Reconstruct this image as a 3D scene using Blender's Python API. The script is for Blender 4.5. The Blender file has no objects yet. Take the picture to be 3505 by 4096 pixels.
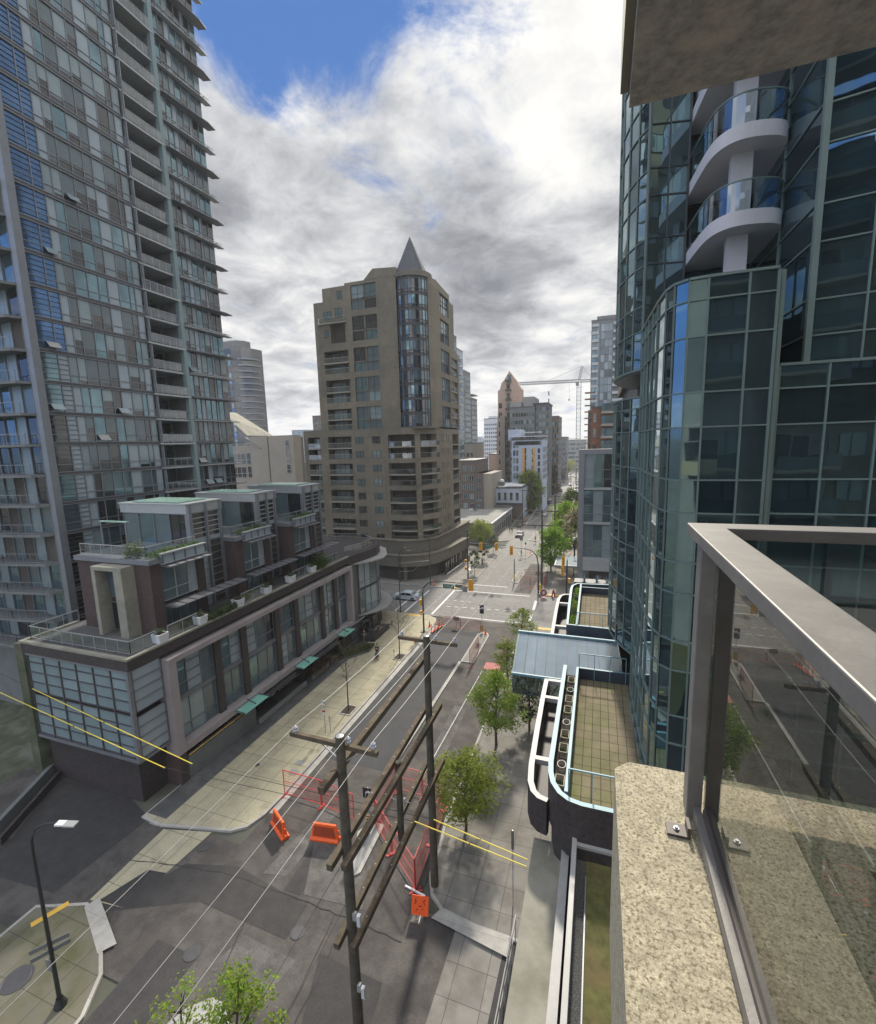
import bpy, math, random
from mathutils import Vector, Matrix
random.seed(7)
SC = bpy.context.scene
COL = SC.collection
R = math.radians
PI = math.pi

# ------------------------------------------------------------------ camera
F, CX, CY, EYE = 1831.35, 1752.5, 2048.0, 27.0
_p, _y, _r = R(8.4847), R(19.4218), R(-1.62797)
FW = Vector((-math.sin(_y)*math.cos(_p), math.cos(_y)*math.cos(_p), -math.sin(_p)))
RT = Vector((math.cos(_y), math.sin(_y), 0)); UP = RT.cross(FW)
RT, UP = RT*math.cos(_r)+UP*math.sin(_r), -RT*math.sin(_r)+UP*math.cos(_r)
EYEV = Vector((0, 0, EYE))
cam_d = bpy.data.cameras.new('camera'); cam = bpy.data.objects.new('camera', cam_d); COL.objects.link(cam)
cam_d.sensor_fit = 'HORIZONTAL'; cam_d.sensor_width = 36; cam_d.lens = F/3505*36
cam_d.clip_start = 0.05; cam_d.clip_end = 6000
cam.matrix_world = Matrix(((RT.x, UP.x, -FW.x, 0), (RT.y, UP.y, -FW.y, 0), (RT.z, UP.z, -FW.z, EYE), (0, 0, 0, 1)))
SC.camera = cam
def ray(px, py): return RT*((px-CX)/F) - UP*((py-CY)/F) + FW
def atz(px, py, z=0.0): d = ray(px, py); return EYEV + d*((z-EYE)/d.z)
def atx(px, py, x): d = ray(px, py); return EYEV + d*(x/d.x)
def aty(px, py, y): d = ray(px, py); return EYEV + d*(y/d.y)

# ------------------------------------------------------------------ light and sky
SUN_AZ, SUN_EL = R(-6.0), R(40.0)       # azimuth from +Y towards +X
SD = Vector((math.sin(SUN_AZ)*math.cos(SUN_EL), math.cos(SUN_AZ)*math.cos(SUN_EL), math.sin(SUN_EL)))
sl = bpy.data.lights.new('sun', 'SUN'); sl.energy = 3.6; sl.angle = R(4.0); sl.color = (1.0, .92, .79)
so = bpy.data.objects.new('sun', sl); COL.objects.link(so)
so.rotation_euler = SD.to_track_quat('Z', 'Y').to_euler(); so.location = (0, 60, 150)
W = bpy.data.worlds.new('World'); SC.world = W; W.use_nodes = True
nt = W.node_tree; nt.nodes.clear()
def wn(t, **k):
    n = nt.nodes.new(t)
    for a, b in k.items(): setattr(n, a, b)
    return n
def lk(a, b): nt.links.new(a, b)
def mth(op, a, b=None, c=None, clamp=False):
    n = wn('ShaderNodeMath', operation=op, use_clamp=clamp)
    for i, v in enumerate((a, b, c)):
        if v is None: continue
        if isinstance(v, (int, float)): n.inputs[i].default_value = v
        else: lk(v, n.inputs[i])
    return n.outputs[0]
def vdot(a, v):
    n = wn('ShaderNodeVectorMath', operation='DOT_PRODUCT'); lk(a, n.inputs[0]); n.inputs[1].default_value = v; return n.outputs['Value']
def sstep(x, a, b):
    n = wn('ShaderNodeMapRange', interpolation_type='SMOOTHSTEP'); lk(x, n.inputs[0]); n.inputs[1].default_value = a; n.inputs[2].default_value = b; return n.outputs[0]
sky = wn('ShaderNodeTexSky', sky_type='NISHITA'); sky.sun_disc = False; sky.sun_elevation = SUN_EL; sky.sun_rotation = SUN_AZ
tc = wn('ShaderNodeTexCoord'); D = tc.outputs['Generated']
sep = wn('ShaderNodeSeparateXYZ'); lk(D, sep.inputs[0])
den = mth('ADD', mth('MAXIMUM', sep.outputs[2], 0.0), 0.22)
cmb = wn('ShaderNodeCombineXYZ'); lk(mth('DIVIDE', sep.outputs[0], den), cmb.inputs[0]); lk(mth('DIVIDE', sep.outputs[1], den), cmb.inputs[1])
def nz(scale, detail=8, rough=.55, dist=0.0, off=(0, 0, 0)):
    m = wn('ShaderNodeMapping'); lk(cmb.outputs[0], m.inputs[0]); m.inputs['Location'].default_value = off
    n = wn('ShaderNodeTexNoise'); n.inputs['Scale'].default_value = scale; n.inputs['Detail'].default_value = detail
    n.inputs['Roughness'].default_value = rough; n.inputs['Distortion'].default_value = dist; lk(m.outputs[0], n.inputs['Vector']); return n.outputs[0]
def blob(px, py, w):
    d = ray(px, py).normalized(); return mth('EXPONENT', mth('MULTIPLY', mth('SUBTRACT', vdot(D, d), 1.0), 1.0/(w*w)))
n_a = nz(2.6, 12, .66, .5, (3, 1, 0)); n_b = nz(1.5, 7, .52, .15, (9, 4, 0)); n_c = nz(5, 10, .62, .35, (2, 7, 0))
hole = mth('ADD', blob(930, -70, .085), mth('MULTIPLY', blob(1420, -130, .10), 1.0))
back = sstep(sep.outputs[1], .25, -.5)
edge = mth('ADD', mth('ADD', mth('MULTIPLY', mth('SUBTRACT', n_a, .5), -3.6), mth('MULTIPLY', hole, 1.5)), mth('ADD', mth('MULTIPLY', back, .50), mth('MULTIPLY', sstep(mth('MULTIPLY', sep.outputs[0], -1.0), .62, .95), 1.0)))
blue = sstep(edge, .25, 1.15)
lum = mth('ADD', mth('MULTIPLY', mth('SUBTRACT', n_b, .5), 1.7), mth('MULTIPLY', mth('SUBTRACT', n_c, .5), 1.15))
dark = mth('ADD', mth('ADD', mth('MULTIPLY', blob(1830, 720, .10), .26), mth('MULTIPLY', blob(1060, 560, .13), .26)), mth('ADD', mth('MULTIPLY', blob(1990, 1290, .055), .40), mth('MULTIPLY', blob(2150, 380, .12), .10)))
lit = mth('ADD', mth('ADD', mth('MULTIPLY', blob(2200, 60, .10), .26), mth('MULTIPLY', blob(2150, 650, .05), .25)), mth('ADD', mth('MULTIPLY', blob(1000, 430, .09), .22), mth('MULTIPLY', blob(1500, 350, .1), .16)))
hz = mth('MULTIPLY', sstep(sep.outputs[2], .14, .02), .18)
lum = mth('ADD', mth('ADD', mth('SUBTRACT', mth('ADD', lum, lit), dark), hz), .64)
lum = mth('ADD', mth('MULTIPLY', mth('SUBTRACT', lum, .5), 1.15), .50)
ramp = wn('ShaderNodeValToRGB'); e = ramp.color_ramp.elements
e[0].position = 0.0; e[0].color = (.19, .20, .225, 1); e[1].position = 1.0; e[1].color = (.90, .885, .85, 1)
for p, c in ((.3, (.34, .35, .375)), (.55, (.54, .55, .57)), (.8, (.78, .775, .765))):
    q = e.new(p); q.color = (*c, 1)
lk(lum, ramp.inputs[0])
mixc = wn('ShaderNodeMix', data_type='RGBA')
skyc = wn('ShaderNodeVectorMath', operation='MULTIPLY'); lk(sky.outputs[0], skyc.inputs[0]); skyc.inputs[1].default_value = (.6, .95, 1.35)
lk(blue, mixc.inputs['Factor']); 
cl10 = wn('ShaderNodeVectorMath', operation='SCALE'); lk(ramp.outputs[0], cl10.inputs[0]); cl10.inputs['Scale'].default_value = 7.9
skym = wn('ShaderNodeVectorMath', operation='MINIMUM'); lk(skyc.outputs[0], skym.inputs[0]); skym.inputs[1].default_value = (.50, 1.45, 3.9)
bm = mth('ADD', 1.0, mth('ADD', mth('MULTIPLY', sstep(sep.outputs[1], .45, -.3), 1.05), mth('MULTIPLY', sstep(sep.outputs[2], .72, .95), .5)))  # sky behind the camera and overhead brightened to fill the facades
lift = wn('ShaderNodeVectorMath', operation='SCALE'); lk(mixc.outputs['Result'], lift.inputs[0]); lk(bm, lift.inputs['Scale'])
lk(cl10.outputs[0], mixc.inputs['A']); lk(skym.outputs[0], mixc.inputs['B'])
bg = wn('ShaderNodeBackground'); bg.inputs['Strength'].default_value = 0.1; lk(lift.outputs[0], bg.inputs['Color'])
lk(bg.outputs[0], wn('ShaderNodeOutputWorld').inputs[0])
SC.render.engine = 'CYCLES'
SC.view_settings.view_transform = 'Standard'; SC.view_settings.look = 'None'; SC.view_settings.exposure = 0.55; SC.view_settings.gamma = 1
SC.cycles.max_bounces = 6; SC.cycles.diffuse_bounces = 2; SC.cycles.glossy_bounces = 3; SC.cycles.transparent_max_bounces = 10; SC.cycles.transmission_bounces = 4
SC.render.resolution_x = 876; SC.render.resolution_y = 1024

# ------------------------------------------------------------------ materials
def mat(name, col, rough=.7, met=0.0, var=.14, scale=2.0, bump=0.0, bscale=None, spec=.5, col2=None, c2=(.5, .7), c2scale=.3, joint=None, wavy=0.0, trans=0.0, coat=0.0, grain=0.0, gscale=9):
    m = bpy.data.materials.new(name); m.use_nodes = True; t = m.node_tree; b = t.nodes['Principled BSDF']
    b.inputs['Roughness'].default_value = rough; b.inputs['Metallic'].default_value = met; b.inputs['Specular IOR Level'].default_value = spec
    b.inputs['Coat Weight'].default_value = coat
    tcn = t.nodes.new('ShaderNodeTexCoord'); oc = tcn.outputs['Object']
    def noise(s, d=6, r=.6):
        n = t.nodes.new('ShaderNodeTexNoise'); n.inputs['Scale'].default_value = s; n.inputs['Detail'].default_value = d; n.inputs['Roughness'].default_value = r
        t.links.new(oc, n.inputs['Vector']); return n.outputs[0]
    def mixn(f, a, bb):
        x = t.nodes.new('ShaderNodeMix'); x.data_type = 'RGBA'
        for s, v in (('Factor', f), ('A', a), ('B', bb)):
            i = x.inputs[s]
            if isinstance(v, tuple): i.default_value = (*v, 1)
            elif isinstance(v, (int, float)): i.default_value = v
            else: t.links.new(v, i)
        return x.outputs['Result']
    def mr(x, a, bb, c=0.0, d=1.0):
        n = t.nodes.new('ShaderNodeMapRange'); t.links.new(x, n.inputs[0])
        for i, v in enumerate((a, bb, c, d)): n.inputs[i+1].default_value = v
        return n.outputs[0]
    lo = tuple(c*(1-var) for c in col[:3]); hi = tuple(min(1, c*(1+var)) for c in col[:3])
    c = mixn(mr(noise(scale), .3, .7), lo, hi)
    if col2: c = mixn(mr(noise(c2scale, 8, .65), *c2), c, tuple(col2))
    if grain:
        gx = t.nodes.new('ShaderNodeMix'); gx.data_type = 'RGBA'; gx.blend_type = 'MULTIPLY'; gx.inputs['Factor'].default_value = 1; t.links.new(c, gx.inputs['A'])
        gm = t.nodes.new('ShaderNodeCombineColor'); gv = mr(noise(gscale, 8, .75), .3, .7, 1-grain, 1+grain)
        for i in range(3): t.links.new(gv, gm.inputs[i])
        t.links.new(gm.outputs[0], gx.inputs['B']); c = gx.outputs['Result']
    if joint:
        bw, bh, jc, ms = joint[:4]
        br = t.nodes.new('ShaderNodeTexBrick'); br.offset = joint[4] if len(joint) > 4 else 0.0; br.squash = 1
        br.inputs['Scale'].default_value = 1; br.inputs['Brick Width'].default_value = bw; br.inputs['Row Height'].default_value = bh
        br.inputs['Mortar Size'].default_value = ms; br.inputs['Mortar Smooth'].default_value = .2
        br.inputs['Color1'].default_value = (1, 1, 1, 1); br.inputs['Color2'].default_value = (.86, .86, .86, 1); br.inputs['Mortar'].default_value = (*jc, 1)
        if len(joint) > 5:
            mp = t.nodes.new('ShaderNodeMapping'); mp.inputs['Rotation'].default_value = joint[5]; t.links.new(oc, mp.inputs[0]); t.links.new(mp.outputs[0], br.inputs['Vector'])
        else: t.links.new(oc, br.inputs['Vector'])
        x = t.nodes.new('ShaderNodeMix'); x.data_type = 'RGBA'; x.blend_type = 'MULTIPLY'; x.inputs['Factor'].default_value = 1
        t.links.new(c, x.inputs['A']); t.links.new(br.outputs['Color'], x.inputs['B']); c = x.outputs['Result']
    t.links.new(c, b.inputs['Base Color'])
    if bump or wavy:
        bp = t.nodes.new('ShaderNodeBump'); bp.inputs['Strength'].default_value = bump or wavy; bp.inputs['Distance'].default_value = .02 if bump else .05
        t.links.new(noise(bscale or (scale*6 if bump else .9), 4 if bump else 1), bp.inputs['Height']); t.links.new(bp.outputs[0], b.inputs['Normal'])
    if trans:
        tl = t.nodes.new('ShaderNodeBsdfTranslucent'); t.links.new(c, tl.inputs[0]); ms = t.nodes.new('ShaderNodeMixShader'); ms.inputs[0].default_value = trans
        t.links.new(b.outputs[0], ms.inputs[1]); t.links.new(tl.outputs[0], ms.inputs[2]); t.links.new(ms.outputs[0], t.nodes['Material Output'].inputs[0])
    return m
def pane_mat(name, tint, refl=.12, gloss=(.9, .95, 1)):
    """thin see-through glass: transparent with a mirror layer"""
    m = bpy.data.materials.new(name); m.use_nodes = True; t = m.node_tree; t.nodes.clear()
    o = t.nodes.new('ShaderNodeOutputMaterial'); tr = t.nodes.new('ShaderNodeBsdfTransparent'); tr.inputs[0].default_value = (*tint, 1)
    g = t.nodes.new('ShaderNodeBsdfGlossy'); g.inputs['Color'].default_value = (*gloss, 1); g.inputs['Roughness'].default_value = .01
    lw = t.nodes.new('ShaderNodeLayerWeight'); pw = t.nodes.new('ShaderNodeMath'); pw.operation = 'POWER'; pw.inputs[1].default_value = 4.0; t.links.new(lw.outputs['Facing'], pw.inputs[0])
    mm = t.nodes.new('ShaderNodeMath'); mm.operation = 'MULTIPLY_ADD'; mm.use_clamp = True; mm.inputs[1].default_value = .75; mm.inputs[2].default_value = .05+refl; t.links.new(pw.outputs[0], mm.inputs[0])
    x = t.nodes.new('ShaderNodeMixShader'); t.links.new(mm.outputs[0], x.inputs[0]); t.links.new(tr.outputs[0], x.inputs[1]); t.links.new(g.outputs[0], x.inputs[2]); t.links.new(x.outputs[0], o.inputs[0])
    return m
M = dict(
 asphalt=mat('asphalt', (.060, .054, .050), .85, var=.3, scale=.8, bump=.25, bscale=60, col2=(.105, .096, .088), c2=(.46, .66), c2scale=.45, grain=.3),
 asphalt_new=mat('new_asphalt', (.040, .041, .046), .8, var=.2, scale=.7, bump=.2, bscale=60, grain=.22),
 asphalt_dark=mat('dark_asphalt', (.036, .034, .034), .8, var=.25, scale=1.2, bump=.2, bscale=60, grain=.3),
 asphalt_patch=mat('grey_asphalt_patch', (.098, .092, .086), .9, var=.3, scale=1.1, col2=(.15, .145, .135), c2=(.5, .68), c2scale=1.2, grain=.3),
 asphalt_pale_sunlit=mat('pale_sunlit_asphalt', (.17, .165, .155), .8, var=.25, scale=1.4, col2=(.22, .215, .205), c2=(.5, .7), c2scale=.3, grain=.2),  # pale asphalt, base raised to carry sun and sky sheen
 ground=mat('ground', (.10, .10, .085), .95, var=.3, scale=.2, col2=(.06, .07, .04), c2=(.45, .65), c2scale=.05),
 mossy=mat('mossy_ground', (.075, .085, .05), .95, var=.35, scale=.8, col2=(.15, .145, .12), c2=(.5, .7), c2scale=.4),
 walk=mat('sidewalk_concrete', (.42, .385, .27), .85, var=.12, scale=1.0, col2=(.23, .205, .13), c2=(.55, .78), c2scale=.45, joint=(1.9, 2.1, (.35, .35, .35), .022), bump=.1, bscale=40, grain=.2),
 walk_moss=mat('mossy_corner_paving', (.17, .16, .12), .9, var=.15, scale=1.0, col2=(.095, .095, .045), c2=(.42, .66), c2scale=.5, joint=(1.6, 1.6, (.4, .4, .4), .02), bump=.1, bscale=40),
 walk2=mat('grey_sidewalk', (.235, .225, .205), .85, var=.12, scale=1.0, col2=(.15, .13, .11), c2=(.5, .7), c2scale=.35, joint=(1.6, 1.6, (.4, .4, .4), .02), bump=.1, bscale=40),
 walk3=mat('scored_dark_paving', (.082, .083, .085), .8, var=.2, scale=1.2, col2=(.13, .13, .125), c2=(.5, .7), joint=(2.4, 2.4, (.6, .6, .6), .01)),
 kerb=mat('kerb_concrete', (.40, .39, .36), .8, var=.15, scale=2, joint=(50, 3.0, (.5, .5, .5), .01)),
 paint=mat('road_paint', (.62, .62, .62), .7, var=.2, scale=6, col2=(.30, .30, .30), c2=(.52, .75), c2scale=3),
 paint_yellow=mat('tactile_yellow', (.70, .42, .06), .7, var=.15, scale=3),
 granite=mat('dark_granite', (.055, .046, .046), .55, var=.35, scale=6, spec=.4, joint=(.9, .45, (.6, .6, .6), .006, .5, (R(90), 0, 0))),
 brick_dark=mat('dark_brick', (.075, .05, .047), .85, var=.25, scale=5, joint=(.6, .2, (.65, .65, .65), .012, .5, (R(90), 0, R(90)))),
 mauve=mat('mauve_metal_panel', (.33, .295, .30), .5, var=.08, scale=1, joint=(50, 2.2, (.6, .6, .6), .01)),
 alum=mat('grey_aluminium', (.20, .215, .235), .42, .35, var=.08, scale=2),
 alum_l=mat('pale_aluminium', (.36, .38, .39), .4, .3, var=.08, scale=2),
 alum_d=mat('dark_aluminium', (.085, .085, .09), .45, .3, var=.1, scale=2),
 steel_blue=mat('blue_grey_steel', (.17, .20, .235), .5, .2, var=.1, scale=2),
 louvre=mat('dark_grey_sunshade', (.16, .165, .18), .55, .2, var=.12, scale=3),
 spandrel=mat('grey_green_spandrel', (.18, .24, .26), .25, var=.07, scale=.7, spec=.8),
 spandrel2=mat('pale_grey_spandrel', (.27, .33, .37), .22, var=.07, scale=.7, spec=.8),
 aqua=mat('aqua_column_cladding', (.19, .26, .27), .4, var=.06, scale=1),
 glass_dark=mat('dark_window_glass', (.012, .016, .019), .04, var=.4, scale=.6, spec=1.0, wavy=.06),
 glass_deep=mat('deep_blue_glass', (.085, .17, .32), .05, .75, var=.2, scale=.5, wavy=.05),
 glass_teal=mat('teal_window_glass', (.14, .22, .25), .04, .7, var=.3, scale=.5, wavy=.05),
 blind=mat('window_with_blind', (.085, .125, .14), .08, var=.12, scale=.8, spec=.8),
 blind_l=mat('window_with_pale_blind', (.21, .28, .30), .08, var=.1, scale=.8, spec=.8),
 tower_glass=mat('mirror_tower_glass', (.21, .315, .345), .012, .9, var=.2, scale=.25, wavy=.07),
 tower_glass_b=mat('deeper_mirror_glass', (.12, .19, .225), .02, .9, var=.2, scale=.4, wavy=.1),
 tower_mull=mat('teal_mullion', (.16, .215, .20), .5, .2, var=.1, scale=1),
 tower_mull_d=mat('dark_mullion', (.05, .06, .065), .5, .2, var=.1, scale=1),
 white_conc=mat('white_painted_concrete', (.62, .60, .62), .7, var=.06, scale=1.2),
 tan=mat('tan_concrete_tower', (.205, .18, .135), .85, var=.12, scale=.5, col2=(.15, .135, .105), c2=(.45, .72), c2scale=.15, joint=(3.4, 2.86, (.75, .75, .75), .035, 0, (R(90), 0, 0)), grain=.12, gscale=2),
 tan_d=mat('darker_tan_concrete', (.150, .138, .112), .85, var=.12, scale=.5),
 tan_l=mat('beige_render', (.31, .28, .235), .85, var=.08, scale=.5, col2=(.28, .25, .21), c2=(.5, .8), c2scale=.2),
 slate=mat('slate_metal_roof', (.065, .072, .085), .6, .3, var=.12, scale=1),
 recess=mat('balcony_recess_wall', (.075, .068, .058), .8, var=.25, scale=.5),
 brick=mat('red_brown_brick', (.20, .095, .055), .85, var=.18, scale=1.5),
 brick_g=mat('grey_brown_brick', (.13, .105, .09), .85, var=.18, scale=1.5),
 brick_t=mat('orange_tan_brick', (.44, .31, .24), .85, var=.12, scale=.8),
 grey_w=mat('grey_wall', (.25, .255, .25), .8, var=.1, scale=.5, col2=(.18, .18, .18), c2=(.5, .75), c2scale=.3),
 grey_d=mat('dark_grey_wall', (.14, .15, .15), .75, var=.15, scale=.7),
 blue_w=mat('pale_blue_render', (.40, .46, .56), .75, var=.06, scale=.5),
 blue_tower=mat('blue_grey_tower', (.20, .27, .33), .3, .2, var=.1, scale=.3),
 white_w=mat('white_render', (.58, .60, .62), .75, var=.06, scale=.5),
 orange_p=mat('orange_panel', (.62, .33, .05), .6, var=.08, scale=1),
 roof_g=mat('gravel_roof', (.27, .265, .24), .95, var=.14, scale=.6, col2=(.2, .2, .18), c2=(.5, .75), c2scale=.15, bump=.2, bscale=20),
 roof_green=mat('green_glass_roof', (.26, .41, .35), .2, var=.08, scale=.7, spec=.8),
 canopy_green=mat('green_glass_canopy', (.22, .52, .43), .15, var=.06, scale=.7, spec=.9),
 cyan_metal=mat('light_blue_painted_steel', (.15, .29, .345), .5, var=.12, scale=2, col2=(.09, .16, .19), c2=(.62, .75), c2scale=2),
 navy=mat('dark_blue_wall', (.03, .045, .065), .5, var=.2, scale=1),
 pave=mat('mossy_terrace_pavers', (.20, .165, .105), .9, var=.2, scale=1.2, col2=(.125, .135, .04), c2=(.45, .68), c2scale=.35, joint=(.37, .62, (.22, .2, .15), .016)),
 soil=mat('planting_soil', (.035, .028, .022), .95, var=.4, scale=6, bump=.5, bscale=20),
 moss=mat('moss_roof', (.085, .085, .025), .95, var=.4, scale=3, col2=(.12, .085, .04), c2=(.45, .7), c2scale=.8, bump=.4, bscale=25),
 gravel=mat('dark_gravel', (.07, .07, .07), .95, var=.8, scale=22, bump=.8, bscale=30),
 ledge=mat('weathered_concrete_ledge', (.26, .25, .205), .9, var=.14, scale=.8, col2=(.16, .16, .115), c2=(.5, .72), c2scale=.5, bump=.15, bscale=20),
 white_flash=mat('white_metal_flashing', (.33, .325, .315), .5, var=.07, scale=3),
 timber=mat('weathered_timber', (.10, .075, .05), .9, var=.4, scale=3, col2=(.085, .085, .045), c2=(.5, .7), c2scale=1.2, bump=.5, bscale=12),
 wood_pole=mat('creosoted_pole_wood', (.085, .075, .055), .9, var=.35, scale=3, bump=.5, bscale=10),
 porcelain=mat('grey_porcelain', (.35, .38, .44), .2, var=.1, spec=.8), wire=mat('wire_aluminium', (.34, .34, .34), .5, .3),
 wire_black=mat('black_cable', (.02, .02, .02), .6), yellow=mat('yellow_line_guard', (.75, .60, .05), .5, var=.1),
 black=mat('black_painted_steel', (.018, .02, .022), .45), pole_g=mat('dark_green_painted_pole', (.04, .055, .06), .45, var=.1),
 galv=mat('galvanised_steel', (.42, .43, .44), .45, .5), amber=mat('amber_signal_housing', (.75, .36, .02), .5, var=.05),
 orange=mat('orange_plastic', (.80, .11, .012), .5, var=.1, scale=3, col2=(.5, .09, .02), c2=(.55, .8), c2scale=2),
 orange_flu=mat('fluorescent_orange_sign', (.95, .12, .015), .6, var=.04), red=mat('red_fence_steel', (.50, .035, .03), .5, var=.2, scale=4),
 red_dark=mat('faded_red_mesh', (.30, .07, .065), .7, var=.2), sign_green=mat('green_street_sign', (.01, .14, .09), .4), white=mat('white_paint', (.75, .75, .75), .5, var=.05),
 signal_red=mat('signal_lens_red', (.30, .01, .01), .3), signal_off=mat('signal_lens_dark', (.03, .03, .03), .3),
 bark=mat('bark', (.085, .07, .055), .95, var=.35, scale=5, bump=.4, bscale=14), bark_l=mat('pale_bark', (.16, .135, .105), .95, var=.25, scale=5),
 skin=mat('skin', (.45, .28, .20), .6), hair=mat('dark_hair', (.02, .015, .012), .7), tyre=mat('tyre', (.015, .015, .015), .85), rim=mat('wheel_rim', (.35, .35, .36), .35, .8),
 mudbed=mat('tree_pit_soil', (.06, .045, .03), .95, var=.4, scale=6),
)
def leafmat(n, c, v=.35): return mat(n, c, .6, var=v, scale=.9, spec=.25, trans=.5, col2=tuple(x*.55 for x in c), c2=(.45, .65), c2scale=.7)
M.update(leaf=leafmat('fresh_green_leaf', (.27, .35, .055)), leaf_b=leafmat('bright_green_leaf', (.24, .42, .035)), leaf_d=leafmat('dark_green_leaf', (.045, .085, .025)),
 leaf_y=leafmat('yellow_green_leaf', (.32, .34, .05)), leaf_o=leafmat('orange_yellow_leaf', (.50, .34, .04)), leaf_p=leafmat('pale_blossom_leaf', (.46, .43, .25)), leaf_r=leafmat('reddish_brown_leaf', (.085, .05, .035)),
 leaf_g=leafmat('sage_leaf', (.12, .16, .07)), hedge=leafmat('hedge_leaf', (.10, .17, .03)), bud=leafmat('russet_bud', (.22, .12, .06)))

# ------------------------------------------------------------------ mesh builder
class MB:
    def __init__(s): s.v = []; s.f = []; s.m = []; s.ms = []; s.T = None
    def mi(s, m):
        m = M[m] if isinstance(m, str) else m
        if m not in s.ms: s.ms.append(m)
        return s.ms.index(m)
    def frame(s, O, u):          # local (u, d, z): u along the face, d outwards (to the right of u), z up
        u = Vector((u[0], u[1], 0)).normalized(); n = Vector((u.y, -u.x, 0)); s.T = (Vector(O), u, n); return s
    def P(s, p):
        if s.T is None: return Vector(p)
        O, u, n = s.T; return O + u*p[0] + n*p[1] + Vector((0, 0, p[2]))
    def add(s, vs, fs, m):
        k = len(s.v); s.v += [s.P(p) for p in vs]; i = s.mi(m)
        for f in fs: s.f.append([k+a for a in f]); s.m.append(i)
        return s
    def box(s, x0, x1, y0, y1, z0, z1, m):
        vs = [(x, y, z) for z in (z0, z1) for x, y in ((x0, y0), (x1, y0), (x1, y1), (x0, y1))]
        return s.add(vs, [(0, 3, 2, 1), (4, 5, 6, 7), (0, 1, 5, 4), (1, 2, 6, 5), (2, 3, 7, 6), (3, 0, 4, 7)], m)
    def quad(s, a, b, c, d, m): return s.add([a, b, c, d], [(0, 1, 2, 3)], m)
    def poly(s, pts, m): return s.add(pts, [tuple(range(len(pts)))], m)
    def prism(s, pts, z0, z1, m, mt=None, cap=True):
        n = len(pts); vs = [(x, y, z0) for x, y in pts] + [(x, y, z1) for x, y in pts]
        s.add(vs, [(i, (i+1) % n, n+(i+1) % n, n+i) for i in range(n)], m)
        if cap: s.add([(x, y, z1) for x, y in pts], [tuple(range(n))], mt or m); s.add([(x, y, z0) for x, y in pts], [tuple(reversed(range(n)))], m)
        return s
    def tube(s, pts, r, n, m, cap=True):
        pts = [Vector(p) for p in pts]; rs = r if isinstance(r, (list, tuple)) else [r]*len(pts); vs = []; fs = []
        for k, p in enumerate(pts):
            d = (pts[min(k+1, len(pts)-1)] - pts[max(k-1, 0)]).normalized()
            a = d.cross(Vector((0, 0, 1)) if abs(d.z) < .95 else Vector((1, 0, 0))).normalized(); b = d.cross(a)
            for j in range(n):
                t = 2*PI*(j+.5)/n; vs.append(p + (a*math.cos(t) + b*math.sin(t))*rs[k])
        for k in range(len(pts)-1):
            for j in range(n): fs.append((k*n+j, k*n+(j+1) % n, (k+1)*n+(j+1) % n, (k+1)*n+j))
        if cap: fs += [tuple(range(n)), tuple((len(pts)-1)*n+j for j in reversed(range(n)))]
        return s.add(vs, fs, m)
    def bar(s, a, b, w, h, m):
        a = Vector(a); b = Vector(b); d = (b-a).normalized(); x = d.cross(Vector((0, 0, 1)) if abs(d.z) < .95 else Vector((0, 1, 0))).normalized(); y = x.cross(d)
        vs = [p + x*sx*w/2 + y*sy*h/2 for p in (a, b) for sx, sy in ((-1, -1), (1, -1), (1, 1), (-1, 1))]
        return s.add(vs, [(0, 1, 2, 3), (7, 6, 5, 4), (0, 4, 5, 1), (1, 5, 6, 2), (2, 6, 7, 3), (3, 7, 4, 0)], m)
    def lathe(s, prof, n, m, c=(0, 0, 0)):
        vs = [(c[0]+r*math.cos(2*PI*j/n), c[1]+r*math.sin(2*PI*j/n), c[2]+z) for r, z in prof for j in range(n)]
        fs = [(k*n+j, k*n+(j+1) % n, (k+1)*n+(j+1) % n, (k+1)*n+j) for k in range(len(prof)-1) for j in range(n)]
        return s.add(vs, fs, m)
    def build(s, name, parent=None, loc=None, smooth=False, **kw):
        me = bpy.data.meshes.new(name); me.from_pydata([tuple(p) for p in s.v], [], s.f)
        for m in s.ms: me.materials.append(m)
        me.polygons.foreach_set('material_index', s.m)
        if smooth: me.polygons.foreach_set('use_smooth', [True]*len(s.f))
        me.update(); o = bpy.data.objects.new(name, me); COL.objects.link(o)
        if loc is not None: o.location = loc
        if parent: o.parent = parent
        tag(o, **kw); return o
def tag(o, label=None, cat=None, group=None, kind=None):
    for k, v in (('label', label), ('category', cat), ('group', group), ('kind', kind)):
        if v: o[k] = v
def thing(name, label, cat, group=None, loc=(0, 0, 0), rz=0):
    o = bpy.data.objects.new(name, None); COL.objects.link(o); o.location = loc; o.rotation_euler = (0, 0, rz); o.empty_display_size = .3
    tag(o, label, cat, group); return o
def kids(o): return [x for x in bpy.data.objects if x.parent == o]
def clone(o, parent=None):
    c = o.copy(); COL.objects.link(c); c.parent = parent
    for k in kids(o): clone(k, c)
    return c
def structure(name, mb, **k): return mb.build(name, kind='structure', **k)
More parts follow.
